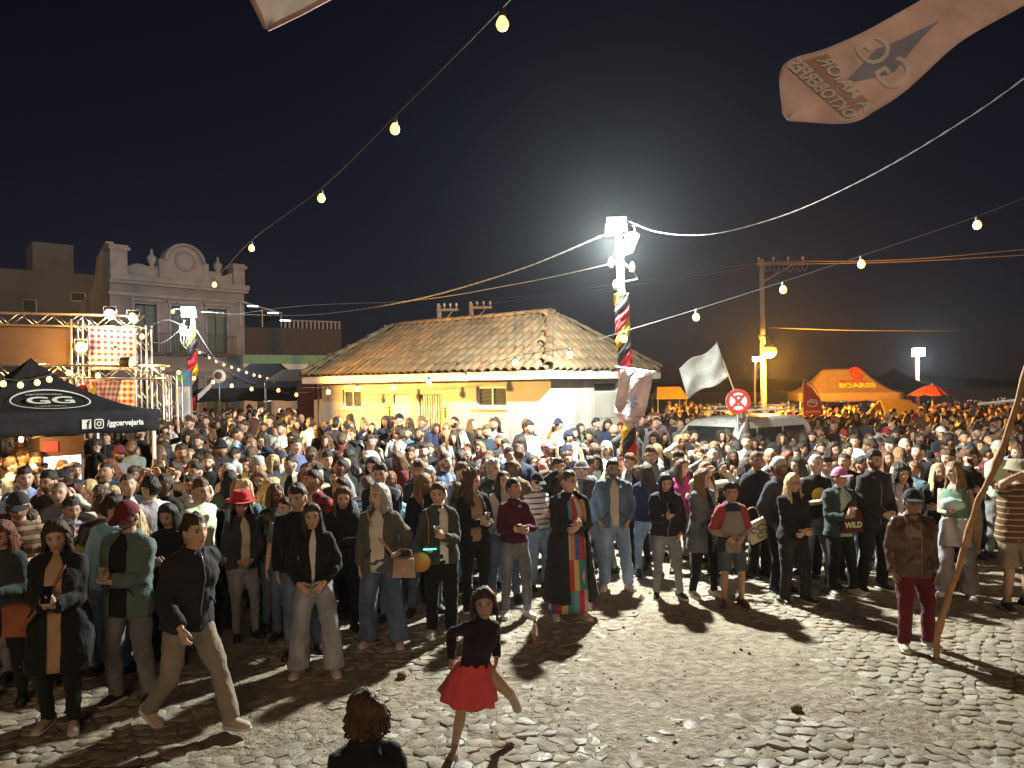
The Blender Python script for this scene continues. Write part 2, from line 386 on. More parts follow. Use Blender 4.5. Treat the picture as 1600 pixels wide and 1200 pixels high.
def hair_parts(style, q, seed, length=0.3, nlk=None, hat=None):
    """list of (v, f) in head rest coordinates"""
    rs = random.Random(seed); G, PH = head_grid(max(q, 1)); nr, nc = G.shape[:2]
    out = []
    if style in ('bald', 'none'): return out
    base = 'short' if style in ('short', 'crop', 'curlyshort') else 'long'
    hl = np.interp(np.abs(PH), *HAIRLINE[base])
    if style == 'bun' or style == 'pony': hl = np.interp(np.abs(PH), [0, .5, 1.0, 1.3, 1.6, 2.0, 3.15], [.078, .074, .05, .0, .02, .0, -.06])
    above = G[..., 2]-hl
    Nn = G-np.array([0, 0.0, -0.01]); Nn = Nn/np.linalg.norm(Nn, axis=-1, keepdims=True)
    th = {'short': .020, 'crop': .010, 'curlyshort': .030, 'long': .020, 'wavy': .028, 'curly': .045, 'bob': .026, 'bun': .014, 'pony': .014}[style]
    if hat: th = min(th, .008)
    k = np.clip(above/0.035, 0, 1); k = k*k*(3-2*k)
    off = th*k
    a = {'curlyshort': .6, 'curly': .5, 'short': .35}.get(style, .18); sc = {'curlyshort': 55, 'curly': 45}.get(style, 26)
    for i in range(nr):
        for j in range(nc):
            p = G[i, j]; off[i, j] *= 1+a*2*mnoise.noise(Vector((p[0]*sc+seed, p[1]*sc, p[2]*sc)))
    V = G+Nn*(off+0.0015)[..., None]
    if style in ('short', 'crop') and not hat: V[..., 2] += (0.5*off*(G[..., 2] > .06))
    idx = -np.ones((nr, nc), int)
    keep = above > -0.012
    f = [q4 for q4 in grid_faces(nr, nc) if all(keep.reshape(-1)[i] for i in q4)]
    used = sorted({i for q4 in f for i in q4}); mp = {o: n for n, o in enumerate(used)}
    top = len(used)
    Vf = V.reshape(-1, 3)[used]
    out.append((Vf, [tuple(mp[i] for i in q4) for q4 in f]))
    mb = MB()
    if style in ('long', 'wavy', 'curly', 'bob'):
        nl = nlk or {2: 30, 1: 18, 0: 10}[q]; seg = {2: 9, 1: 7, 0: 4}[q]
        L = length if style != 'bob' else (.10 if length > .25 else length); wv = {'long': .008, 'wavy': .02, 'curly': .034, 'bob': .006}[style]
        for i in range(nl):
            ph = (1.13+(2*math.pi-2.26)*(i+0.5)/nl)+rs.uniform(-.06, .06)
            apart = abs(ph-math.pi)/(math.pi-1.13)       # 0 at the back, 1 beside the face
            sx, sy = math.sin(ph), -math.cos(ph)
            ll = L*rs.uniform(.86, 1.06)*(1 if style != 'bob' else 1)
            P = []; rr = []
            fr = rs.uniform(6, 11); p0 = rs.uniform(0, 6.3)
            for j in range(seg+1):
                t = j/seg; zz = 0.075-t*(0.075+0.06+ll)
                bulge = {'long': .014, 'wavy': .028, 'curly': .05, 'bob': .02}[style]*math.sin(min(1, t*1.6)*math.pi/2)
                rx = .076*math.sqrt(max(0.12, 1-(max(zz, 0)/.118)**2))+bulge; ry = .094*math.sqrt(max(.12, 1-(max(zz, 0)/.118)**2))+bulge*.8
                if zz < -.06:
                    e = min(1, (-.06-zz)/.16)
                    ry = ry+e*(.045 if sy > 0 else .03); rx = rx*(1-.12*e)+e*.012
                wob = wv*math.sin(fr*t*2.2+p0)*min(1, t*2)
                P.append((sx*rx+wob*sy, sy*ry+.006+wob*sx*.6-(0.035*apart*min(1, max(0, (-.10-zz)/.1))), zz)); 
                w0 = max(.0085, (2*math.pi*.085/nl)*1.15)
                tp = 1-0.55*max(0, t-.6)/.4
                rr.append((w0*tp*(1 if t > .05 else .6), .013*tp))
            mb.sweep(P, rr, {2: 7, 1: 6, 0: 4}[q], ref=(-sy, sx, 0.01))
    if style == 'bun':
        mb.ball((0, .10, .055), (.042, .038, .04), 10, 7)
    if style == 'pony':
        for i in range(6):
            a0 = i*1.05; P = [(0, .085, .05), (.012*math.cos(a0), .125, .04), (.02*math.cos(a0), .135, -.04), (.022*math.cos(a0+.5), .12+.01*math.sin(a0), -.14), (.012*math.cos(a0+1), .115, -.22-rs.uniform(0, .05))]
            mb.sweep(cat(P, 2), np.linspace(.016, .008, 9), 6)
    if mb.n: v, f2, _ = mb.arr(); out.append((v, f2))
    return out
def hat_parts(kind, q):
    G, PH = head_grid(max(q, 1)); mb = MB()
    if kind in ('cap', 'beanie', 'capback'):
        hl = np.interp(np.abs(PH), *HAIRLINE['cap'])
        nr, nc = G.shape[:2]
        Nn = G-np.array([0, 0, -.01]); Nn = Nn/np.linalg.norm(Nn, axis=-1, keepdims=True)
        V = G+Nn*(.021 if kind != 'beanie' else .024)
        if kind != 'beanie': V[..., 2] += .012*np.clip((G[..., 2]-.05)/.06, 0, 1)
        else: V[..., 2] += .03*np.clip((G[..., 2]-.05)/.06, 0, 1)
        above = (G[..., 2]-hl).reshape(-1)
        f = [q4 for q4 in grid_faces(nr, nc) if all(above[i] > -.008 for i in q4)]
        used = sorted({i for q4 in f for i in q4}); mp = {o: n for n, o in enumerate(used)}
        mb.add(V.reshape(-1, 3)[used], [tuple(mp[i] for i in q4) for q4 in f])
        if kind == 'beanie': 
            t = np.linspace(0, 2*math.pi, 24); P = [(.101*math.sin(a), -.118*math.cos(a)+.004, np.interp(abs(((a+math.pi) % (2*math.pi))-math.pi), *HAIRLINE['cap'])+.008) for a in t]
            mb.sweep(P, .012, 6)
        else:
            sg = 1 if kind == 'cap' else -1
            Gv = []
            for j in range(4):
                r = j/3
                row = []
                for i in range(11):
                    a = (-1.05+2.1*i/10); 
                    row.append((.097*math.sin(a)*(1+.02*r), sg*(-(.104*math.cos(a))-.085*r*(math.cos(a*1.15)**.7)), .060-.014*r-.016*abs(math.sin(a))**2))
                Gv.append(row)
            Gv = np.array(Gv); mb.grid(Gv, 1); mb.grid((Gv-np.array([0, 0, .006]))[:, ::-1], 1)
            mb.ball((0, .003, .153), .007, 6, 4)
    if kind in ('fedora', 'bucket'):
        n = 22
        prof = [(.16, .042), (.158, .036), (.125, .046), (.100, .052), (.099, .10), (.088, .142), (.060, .150), (.03, .138), (.001, .135)] if kind == 'fedora' else [(.145, .015), (.138, .012), (.112, .055), (.102, .10), (.085, .128), (.001, .136)]
        v0 = MB(); v0.lathe(prof, n); v, f, _ = v0.arr()
        v[:, 1] = v[:, 1]*1.16+.006; v[:, 2] += np.where(np.hypot(v[:, 0], v[:, 1]) > .13, .012*(v[:, 0]/.15)**2, 0)
        mb.add(v, f[:-2])
        if kind == 'fedora':
            t = np.linspace(0, 2*math.pi, 22); mb.sweep([(.101*math.sin(a), .117*math.cos(a)+.006, .064) for a in t], [(.006, .012)]*22, 4, m=1, ref=(0, 0, 1))
    v, f, m = mb.arr(); return v, f, m
ARMS = {  # wrist, elbow hint, finger direction, palm direction, curl  (for the person's left, x>0)
 'down':   ((.215, -.03, .85), (.3, .7, 0), (-.05, -.15, -1), (-1, .1, 0), .35),
 'pocket': ((.19, -.085, .915), (.55, 1, 0), (-.35, -.25, -1), (-1, .3, 0), .25),
 'hold':   ((.10, -.27, 1.15), (.45, .5, -.9), (-.35, -.55, .45), (-.85, .15, .3), .85),
 'phone':  ((.06, -.27, 1.12), (.45, .5, -.9), (-.25, -.45, .7), (-.5, .55, .5), .75),
 'clasp':  ((.075, -.23, .985), (.7, .8, 0), (-.85, -.35, -.2), (-.2, .9, .2), .5),
 'belt':   ((.125, -.155, .95), (.75, .8, 0), (-.65, -.3, -.6), (-.4, .8, 0), .3),
 'crossL': ((-.085, -.225, 1.12), (1, -.1, -.7), (-.95, .05, .15), (0, 1, 0), .4),
 'crossR': ((-.085, -.20, 1.085), (1, -.1, -.7), (-.95, .05, .15), (0, 1, 0), .4),
 'brow':   ((.115, -.165, 1.585), (1, -.3, -.25), (-.85, .0, .35), (0, .1, -1), .12),
 'raise':  ((.14, -.27, 1.60), (1, .1, -.6), (-.2, -.15, 1), (-.3, -.9, .2), .5),
 'chin':   ((.05, -.185, 1.375), (1, -.2, -.6), (-.3, .1, .8), (-.3, .9, 0), .8),
 'carry':  ((.20, -.13, 1.02), (.5, 1, 0), (-.3, -.9, -.2), (-.5, .2, .8), .8),
}
MALE = np.array([(.20, .215, .165, .0), (.50, .20, .15, 0), (.80, .178, .122, 0), (.90, .172, .120, 0), (.98, .166, .113, 0), (1.06, .162, .108, 0), (1.15, .168, .113, -.003), (1.25, .176, .120, -.005), (1.32, .172, .112, 0), (1.37, .150, .094, .005), (1.40, .120, .080, .008), (1.43, .082, .068, .008), (1.475, .060, .060, .002)])
FEM = np.array([(.20, .225, .175, .0), (.50, .20, .15, .005), (.80, .180, .124, .005), (.88, .180, .124, .005), (.96, .162, .110, .003), (1.04, .138, .098, 0), (1.10, .138, .098, 0), (1.17, .146, .114, -.010), (1.23, .152, .124, -.016), (1.30, .150, .106, -.004), (1.355, .130, .088, .005), (1.395, .096, .070, .008), (1.43, .064, .059, .008), (1.47, .052, .054, .002)])
def ik(S, W, l1, l2, hint):
    d = W-S; L = np.linalg.norm(d); mx = (l1+l2)*.997
    if L > mx: W = S+d/L*mx; d = W-S; L = mx
    L = max(L, abs(l1-l2)+.02); u = d/L
    a = (l1*l1-l2*l2+L*L)/(2*L); h = math.sqrt(max(0, l1*l1-a*a))
    hv = np.asarray(hint, float); hv = nrm(hv-u*np.dot(hv, u)); return S+u*a+hv*h, W
def rotm(yaw=0, pitch=0, roll=0):
    return np.array((Matrix.Rotation(yaw, 3, 'Z') @ Matrix.Rotation(pitch, 3, 'X') @ Matrix.Rotation(roll, 3, 'Y')))
def hand(mb, W, d, n, side, curl, q):
    d = nrm(d); n = np.asarray(n, float); n = nrm(n-d*np.dot(n, d)); e = -side*np.cross(d, n)
    k = {2: 6, 1: 5, 0: 4}[q]
    mb.sweep([W-d*.02, W+d*.02, W+d*.06, W+d*.092], [(.024, .020), (.033, .018), (.041, .016), (.037, .012)], 8 if q else 5, ref=e)
    if q == 0: mb.sweep([W+d*.09, W+d*.13+n*.02*curl, W+d*.15+n*.05*curl], [(.034, .011), (.032, .010), (.02, .007)], 5, ref=e); return
    for i, (o, L) in enumerate(((.029, .070), (.010, .078), (-.010, .073), (-.028, .058))):
        P = [W+d*.078+e*o]; a = 0; dirv = nrm(d+e*(o*1.6))
        for sl, bend in ((.42, .55), (.33, .9), (.25, .7)):
            a += curl*bend*1.25+.06; P.append(P[-1]+(dirv*math.cos(a)+n*math.sin(a))*L*sl)
        mb.sweep(P, [.0100, .0092, .0084, .0068], k, ref=e)
    a = .5+curl*.5
    t0 = W+d*.022+e*.030; t1 = t0+(d*.62+e*.70*(1-.45*curl)+n*.35*curl)*.042; t2 = t1+(d*.85+e*.25*(1-curl)+n*(.25+.55*curl))*.032; t3 = t2+(d*.9+n*(.2+.5*curl))*.022
    mb.sweep([t0-e*.01, t0, t1, t2, t3], [.013, .0145, .0115, .0098, .0072], k, ref=n)
def foot(mb, A, fd, up, kind, q):
    """a shoe: A ankle, fd towards the toes, up"""
    fd = nrm(fd); up = np.asarray(up, float); up = nrm(up-fd*np.dot(up, fd)); sd = np.cross(fd, up)
    B = A-up*.082
    def loc(a, b, c): return B+fd*a+sd*b+up*c
    st = [(-.082, .026, .030), (-.07, .034, .046), (-.03, .038, .058), (.03, .039, .050), (.08, .044, .038), (.13, .045, .032), (.165, .036, .026), (.185, .014, .016)]
    n = 10 if q == 2 else 7
    mb.sweep([loc(a, 0, .016+h*.75) for a, wd, h in st], [(wd, h*.85) for a, wd, h in st], n, 0, ref=sd)
    mb.sweep([loc(-.045, 0, .045), loc(-.03, 0, .08), loc(-.012, 0, .12)], [(.036, .045), (.036, .044), (.035, .04)], n, 0, ref=sd)
    mb.sweep([loc(a, 0, .014) for a, wd, h in st], [(wd+.005, .0135) for a, wd, h in st], n, 1, ref=sd, pw=5)
    if kind == 'sneaker' and q == 2:
        for i in range(4):
            a = .035+.022*i; z = .098-.012*i; mb.sweep([loc(a, -.026, z-.018), loc(a, 0, z-.006), loc(a, .026, z-.018)], .0045, 4, 1)
FIT = {'slim': (.094, .088, .064, .058, .050, .049), 'straight': (.097, .090, .076, .071, .067, .066), 'wide': (.100, .096, .093, .098, .108, .116), 'sack': (.10, .095, .085, .082, .078, .070)}
def loft(mb, prof, z0, z1, nz_, bulk, TR, n=20, wav=None, m=0, pw=2.35, flare=0, closed=True):
    zs = np.linspace(z0, z1, nz_); rows = []
    a = np.arange(n)*2*math.pi/n; ca, sa = np.sin(a), -np.cos(a)
    ca2, sa2 = np.sign(ca)*np.abs(ca)**(2/pw), np.sign(sa)*np.abs(sa)**(2/pw)
    for i, z in enumerate(zs):
        A, B, Y = [np.interp(z, prof[:, 0], prof[:, k]) for k in (1, 2, 3)]
        k = np.clip((1.47-z)/.08, .25, 1)*bulk
        r = 1.0
        if wav: r = 1+wav*np.sin(a*9+z*3)*np.clip((z1-z)/(z1-z0), 0, 1)
        fl = flare*np.clip((z1-z)/(z1-z0), 0, 1)
        rows.append(np.stack([(A+k+fl)*ca2*r, Y+(B+k+fl)*sa2*r, np.full(n, z)], 1))
    V = np.array(rows).reshape(-1, 3); V = TR(V)
    f = [(i*n+j, i*n+(j+1) % n, (i+1)*n+(j+1) % n, (i+1)*n+j) for i in range(nz_-1) for j in range(n)]
    if closed: f += [tuple(range(n-1, -1, -1)), tuple((nz_-1)*n+j for j in range(n))]
    mb.add(V, f, m)
def figure(P, q=1):
    """parts of one clothed person in local metres, standing on z=0 and facing -Y"""
    g = P.get
    s = g('h', 1.70)/1.72; fem = g('sex', 'm') == 'f'; prof = (FEM if fem else MALE).copy(); bw = g('bw', 1.0)
    prof[:, 1] *= bw; prof[:, 2] *= bw*(1+g('belly', 0)*np.exp(-((prof[:, 0]-1.08)/.12)**2)) if g('belly') else bw
    seed = g('seed', 1); rp = random.Random(seed*13+5)        # nobody stands quite straight
    lean = g('lean', rp.uniform(-.01, .09)); hipx = g('hipx', rp.uniform(-.03, .03)); pz = g('pz', 0.0); tilt = g('tilt') or -hipx*1.3+rp.uniform(-.03, .03)
    P.setdefault('hroll', rp.uniform(-.12, .12)); P['yaw'] = g('yaw', 0)+rp.uniform(-.16, .16); P.setdefault('pitch', rp.uniform(-.06, .16))
    Rl = rotm(g('twist', rp.uniform(-.16, .16)), lean, tilt)
    piv = np.array([0, 0, .94])
    def TR(V): V = np.atleast_2d(np.asarray(V, float)); return (V-piv)@Rl.T+piv+np.array([hipx, g('hipy', 0), pz])
    T1 = lambda p: TR(p)[0]
    ks = g('hs', 1.0)*1.05                                   # head size (children)
    sh = (.136 if fem else .156)*bw
    parts = {}; grip = {}
    top = g('top', {}); bot = g('bot', {}); bulk = top.get('bulk', .012)
    body = MB(); raw = MB(); ls = (.90 if fem else 1.0)
    # --- arms
    for side in (-1, 1):
        spec = g('armR' if side < 0 else 'armL', 'down'); ov = None
        if not isinstance(spec, str): spec, ov = spec
        if spec == 'cross': spec = 'crossR' if side < 0 else 'crossL'
        W0, hint, fd, pn, curl = ARMS[spec]
        if ov is not None: W0 = ov
        fl = np.array([side, 1, 1.0])
        S = T1(np.array([side*sh, .006, 1.365])); W = T1(np.array(W0)*fl)
        E, W = ik(S, W, .285, .255, (np.array(hint)*fl)@Rl.T)
        u1 = nrm(E-S); u2 = nrm(W-E)
        inn = T1(np.array([side*sh*.5, .006, 1.375]))
        pts = [inn, S+np.array([0, 0, .004]), S+u1*.10, S+u1*.20, E, E+u2*.09, E+u2*.18, W-u2*.005]
        rad = np.array([.052, .060, .055, .050, .046, .045, .039, .034])*ls
        sl = top.get('sleeve', 'long')
        if sl == 'long': raw.sweep(cat(pts, 2), cat(np.array([[r+bulk*.8, r+bulk*.8] for r in rad]), 2), 12)
        elif sl == 'short': raw.sweep(pts[:4], [r+bulk+.006 for r in rad[:4]], 12)
        body.sweep(pts[1:]+[W+u2*.01], [r*.86 for r in rad[1:]]+[.026*ls], 10 if sl != 'long' and q else 6)
        fdir = nrm(nrm(np.array(fd)*fl@Rl.T)*1.0+u2*.6)
        hand(body, W, fdir, (np.array(pn)*fl)@Rl.T, side, curl, q)
        n_ = (np.array(pn)*fl)@Rl.T; n_ = nrm(n_-fdir*np.dot(n_, fdir))
        grip[side] = (W+fdir*.085+n_*.034)*s
    # --- torso
    loft(body, prof, .82, 1.44, 9, -.012, TR, 12)
    body.sweep([T1((0, .010, 1.38)), T1((0, .008, 1.45)), T1((0, -.004, 1.52)), T1((0, -.008, 1.56))], [(.075, .065), ((.049, .049) if fem else (.057, .057)), ((.047, .050) if fem else (.055, .057)), (.046, .05)], 12 if q == 2 else 8)
    hem = top.get('hem', .86)
    nseg = {2: 24, 1: 18, 0: 10}[q]
    if top:
        neckz = top.get('neck', 1.47)
        loft(raw, prof, hem, neckz, {2: 18, 1: 13, 0: 7}[q], bulk, TR, nseg, flare=top.get('flare', 0))
        if top.get('collar'):
            k = top['collar']; t = np.linspace(.5, 2*math.pi-.5, 14)
            raw.sweep(TR([(math.sin(a)*(.062+.01*k), -math.cos(a)*(.062+.012*k)+.004, 1.468+.012*k-.022*abs(math.cos(a/2))) for a in t]), [(.013*k+.006, .017*k)]*14, 6)
        if top.get('hood'):
            t = np.linspace(.55, 2*math.pi-.55, 14)
            raw.sweep(TR([(math.sin(a)*.085, -math.cos(a)*.085+.03, 1.445-.03*abs(math.cos(a/2))) for a in t]), [(.026, .036)]*14, 7)
    # --- legs
    feet = g('feet', ((-.115-rp.uniform(-.02, .05), rp.uniform(-.09, .06)), (.115+rp.uniform(-.02, .05), rp.uniform(-.09, .06)))); shoe = MB(); legraw = MB()
    fit = FIT[bot.get('fit', 'straight')]; kind = bot.get('kind', 'trousers')
    shoes = []
    for side, ft in zip((-1, 1), feet):
        Hh = np.array([side*.088*bw+hipx, g('hipy', 0)+.004, .905+pz])
        if len(ft) == 2: A = np.array([ft[0], ft[1], .085]); fdv = np.array([side*.28, -1, 0.0]); upv = (0, 0, 1)
        else: A = np.array(ft[:3]); fdv = np.array(ft[3]); upv = ft[4] if len(ft) > 4 else (0, 0, 1)
        K, A = ik(Hh, A, .425, .405, (side*.18, -1, 0))
        u1 = nrm(K-Hh); u2 = nrm(A-K)
        pts = [Hh+np.array([-side*.012, 0, .03]), Hh+u1*.13, Hh+u1*.28, K, K+u2*.13, K+u2*.27, A+u2*.012]
        if kind in ('trousers', 'shorts'):
            r = np.array([fit[0], fit[0], fit[1], fit[2], fit[3], (fit[3]+fit[4])/2, fit[5]])*(.97 if not fem else 1.0)
            r = r*(0.5+0.5*bw)
            if kind == 'shorts': k2 = 4; pp = pts[:3]+[K-u1*.02]; rr = [r[0], r[0]*1.03, r[0]*1.02, r[0]*.98]; legraw.sweep(pp, rr, 14)
            else: legraw.sweep(cat(pts, 2), cat(np.stack([r, r*1.05], 1), 2), 14 if q == 2 else 10)
        rb = np.array([.082, .080, .066, .052, .053, .042, .036])*(1 if not g('child') else 1.08)
        body.sweep(pts, rb if kind != 'trousers' else rb*.9, 10 if kind != 'trousers' and q else 6)
        one = MB(); foot(one, A, fdv, upv, g('shoe', 'sneaker'), q); shoes.append(one)
    if bot:
        zt = bot.get('waist', 1.0)
        if kind in ('trousers', 'shorts'):
            loft(legraw, prof, .80, zt, 6, .006, lambda V: TR(V) if False else (np.atleast_2d(V)+np.array([hipx, g('hipy', 0), pz])), nseg)
            legraw.ball((hipx, g('hipy', 0)+.005, .80+pz), (.12*bw, .10*bw, .075), 12, 8)
        if kind == 'skirt':
            loft(legraw, prof, bot.get('hem', .55), zt, 9, .01, TR, 36, wav=bot.get('wav', .06), flare=bot.get('flare', .08))
        if kind == 'dress':
            loft(legraw, prof, bot.get('hem', .10), 1.40, 18, .004, TR, 40, wav=.035, flare=bot.get('flare', .06))
    # --- head
    hR = rotm(g('yaw', 0), g('pitch', 0)+lean*.4, g('hroll', 0)); hc = T1((0, -.012, 1.470))+np.array([0, 0, .113*ks+.002])
    hw = g('hw', 1.0)
    def HT(V, grow=1.0): return (np.asarray(V)*np.array([hw, 1, 1])*ks*grow)@hR.T+hc
    G, PH = head_grid(q); nr, nc = G.shape[:2]
    hf = grid_faces(nr, nc)+[tuple(range(nc)), tuple((nr-1)*nc+j for j in range(nc-1, -1, -1))]
    Gf = G.reshape(-1, 3); body.add(HT(Gf), hf, 0, Gf)
    for side in (-1, 1):
        e = MB(); e.ball((side*.078, .012, -.002), (.010, .019, .031), 8, 6); v, f, _ = e.arr(); body.add(HT(v), f, 0, v*0-9)
    # --- assemble (scale to height)
    def put(name, v, f, m=None, hp=None): parts[name] = (np.asarray(v)*s, f, m if m is not None else [0]*len(f), hp)
    if q: body.bridge()
    v, f, m = body.arr(); put('body', v, f, m, np.vstack(body.h))
    vox = {2: .0145, 1: .023, 0: 0}[q]
    def fuse(mb, name, amp, sc):
        v, f, _ = mb.arr()
        if not vox: put(name, v, f); return
        V, N, f = remesh(v, f, vox, 3 if q == 2 else 2)
        for i in range(len(V)):
            p = V[i]; k = mnoise.noise(Vector((p[0]*sc+seed*3.7, p[1]*sc, p[2]*sc*.8)))*.6
            k += .75*(.45-abs(mnoise.noise(Vector((p[0]*6+p[2]*4.5+seed, p[1]*6, p[2]*8.5-p[0]*4))))*1.6)
            V[i] += N[i]*amp*k
        put(name, V, f)
    if raw.n:
        if top.get('open') and kind != 'dress':
            # the front of an open jacket is cut away and the shirt under it shows
            inner = MB(); loft(inner, prof, top.get('inhem', hem+.01), 1.455, 14, max(.002, bulk-.014), TR, nseg); v, f, _ = inner.arr(); put('shirt', v, f)
        fuse(raw, 'top', .016 if q == 2 else .011, 13)
        if top.get('open'):
            v, f, m, _ = parts['top']; U_ = v/s; gw, x0 = top['open'], top.get('openx', 0)
            def cutf(p):
                z = p[2]; b = np.interp(z, prof[:, 0], prof[:, 2])+bulk
                lowf = top.get('openlow', 1.0)
                k = gw*(lowf+(1-lowf)*np.clip((z-.9)/.4, 0, 1)) if z < 1.3 else gw*np.clip((1.50-z)/.14, .35, 1)
                return abs(p[0]-x0-hipx) < k and -(b+.05) < p[1]-lean*-(0) < -.02 and z < 1.485
            cen = [np.mean(U_[list(q4)], axis=0) for q4 in f]
            cut = [cutf(c) for c in cen]; keep = [i for i, c in enumerate(cut) if not c]
            edge = {j for i, c in enumerate(cut) if c for j in f[i]} & {j for i in keep for j in f[i]}
            for j in edge:                      # trim the cut edges straight
                z = U_[j][2]; lowf = top.get('openlow', 1.0)
                k = gw*(lowf+(1-lowf)*np.clip((z-.9)/.4, 0, 1)) if z < 1.3 else gw*np.clip((1.50-z)/.14, .35, 1)
                dx = U_[j][0]-x0-hipx
                if abs(abs(dx)-k) < .013 and z < 1.45: v[j][0] = (x0+hipx+math.copysign(k, dx))*s
            parts['top'] = (v, [f[i] for i in keep], [0]*len(keep), None)
    if legraw.n:
        if kind in ('trousers', 'shorts'): fuse(legraw, 'trousers' if kind == 'trousers' else 'shorts', .013 if bot.get('fit') != 'wide' else .016, 14)
        else: v, f, _ = legraw.arr(); put(kind, v, f)
    for k, one in enumerate(shoes): v, f, m = one.arr(); put('shoe%d' % k, v, f, m)
    st = g('hair', 'short'); hv, hfc, o = [], [], 0
    for v, f in hair_parts(st, q, seed, g('hl', .3), g('nlk'), g('hat')):
        hv.append(HT(v)); hfc += [tuple(i+o for i in t) for t in f]; o += len(v)
    if hv:
        hm = MB(); hm.add(np.vstack(hv), hfc)
        if q:
            V0 = np.vstack(hv); n0 = len(hv[0]); nb_ = len(V0)-n0
            if nb_:                              # root every lock in the scalp hair
                ring = {2: 7, 1: 6}[q]; seg_ = {2: 9, 1: 7}[q]+1; step = ring*seg_ if st in ('long', 'wavy', 'curly', 'bob') else (54 if st == 'pony' else nb_)
                for a in range(n0, len(V0), step):
                    j = int(np.argmin(((V0[:n0]-V0[a])**2).sum(1))); hfc.append((a, a+1, j))
        put('hair', np.vstack(hv), hfc)
    if g('hat'):
        v, f, m = hat_parts(g('hat'), q); put('hat', HT(v), f, m)
    if g('glasses'):
        mb = MB()
        for side in (-1, 1):
            t = np.linspace(0, 2*math.pi, 14); mb.sweep([(side*.032+.021*math.cos(a), -.103, .010+.016*math.sin(a)) for a in t], .0022, 5)
            mb.sweep([(side*.053, -.102, .014), (side*.078, -.06, .014), (side*.082, .01, .012)], .002, 4)
        mb.sweep([(-.011, -.106, .012), (.011, -.106, .012)], .002, 4)
        v, f, _ = mb.arr(); put('glasses', HT(v), f)
    return parts, {k: v for k, v in grip.items()}, hc*s

SKIN = [(.60, .40, .30), (.54, .34, .24), (.44, .26, .175), (.31, .17, .11), (.15, .075, .048)]
HAIRC = {'black': (.012, .009, .008), 'dark': (.028, .017, .011), 'brown': (.07, .036, .018), 'light': (.17, .095, .045), 'blond': (.46, .33, .17), 'grey': (.30, .29, .28), 'red': (.11, .032, .014), 'white': (.55, .53, .5)}
SHOEW = plain('shoe_white', (.62, .6, .57), .6); SHOEB = plain('shoe_black', (.02, .02, .022), .5); SHOET = plain('shoe_tan', (.40, .33, .26), .6)
SOLE = plain('sole', (.55, .53, .49), .7)
SHOES = {'white': SHOEW, 'black': SHOEB, 'tan': SHOET, 'pink': plain('shoe_pink', (.52, .40, .37), .6), 'maroon': plain('shoe_maroon', (.09, .03, .03), .5)}
FRAME = plain('spectacle_frame', (.015, .014, .014), .3)
PNAME = {'top': 'jacket', 'hat': 'hat', 'shoe0': 'shoe', 'shoe1': 'shoe'}
def stand(x, y, z=None): return Vector((x, y, gz(x, y) if z is None else z))
def dress_up(P, parts, loc, rotz, label, group, topname='jacket', q=2, meshes=None):
    """link the parts of a figure under a person Empty; clothing colours come from P"""
    e = thing('person', label, 'person', loc, rotz, group)
    sk = skinmat(SKIN[P.get('skin', 1)], HAIRC[P.get('brow', 'dark')], P.get('beard', 0.0), P.get('scalp', 0.0))
    mat = {'body': [sk], 'hair': [hairmat(HAIRC[P.get('hairc', 'dark')])], 'top': [P['topm']], 'shirt': [P.get('shirtm') or P['topm']],
           'trousers': [P.get('botm')], 'shorts': [P.get('botm')], 'skirt': [P.get('botm')], 'dress': [P.get('botm')],
           'hat': [P.get('hatm'), P.get('brimm') or P.get('hatm')], 'glasses': [FRAME]}
    for k in ('shoe0', 'shoe1'): mat[k] = [SHOES[P.get('shoec', 'black')], SOLE if P.get('shoec', 'black') != 'maroon' else SHOES['maroon']]
    nm = {'top': topname, 'shoe0': 'shoe', 'shoe1': 'shoe', 'hat': {'cap': 'cap', 'capback': 'cap', 'beanie': 'beanie'}.get(P.get('hat'), 'hat')}
    for k, (v, f, m, hp) in parts.items():
        name = nm.get(k, k)
        if meshes is None: me = mk_mesh(name, v, f, [x for x in mat[k] if x] or [SOLE], m, True, hp); o = obj(name, me, e)
        else:
            o = obj(name, meshes[k], e)
            for i, mm in enumerate(mat[k][:len(o.material_slots)]):
                if mm: o.material_slots[i].link = 'OBJECT'; o.material_slots[i].material = mm
        if k == 'top' and P.get('top', {}).get('open') and meshes is None:
            md = o.modifiers.new('thickness', 'SOLIDIFY'); md.thickness = .009; md.offset = -1
        if k == 'top' and meshes is None and topname in ('jacket', 'coat', 'hoodie'):
            tv = np.asarray(v); s = P['h']/1.72
            def front(x0, z0):
                w = tv[(np.abs(tv[:, 0]-x0) < .03) & (np.abs(tv[:, 2]-z0) < .03)]
                return w[np.argmin(w[:, 1])] if len(w) else None
            if not P['top'].get('open') and not P.get('child'):
                pts = [front(0, z*s) for z in np.linspace(P['top'].get('hem', .86)+.02, 1.40, 14)]; pts = [(0, p[1]-.003, p[2]) for p in pts if p is not None]
                if len(pts) > 3: zb = MB(); zb.sweep(pts, [(.007, .004)]*len(pts), 5, ref=(1, 0, 0)); zb.build('zip', [plain('zip_metal', (.25, .25, .26), .35, .7)], o)
            for sd in (-1, 1):
                p = front(sd*.115*s, 1.0*s)
                if p is not None and P['top'].get('hem', .86) < .9 and p[1] > -.24:
                    zb = MB(); zb.sweep([(sd*.075*s, p[1]-.004, 1.035*s), (sd*.14*s, p[1]+.012, .96*s)], [(.010, .006)]*2, 5); zb.build('pocket', [plain('pocket_edge', (.02, .02, .022), .8)], o)
    return e
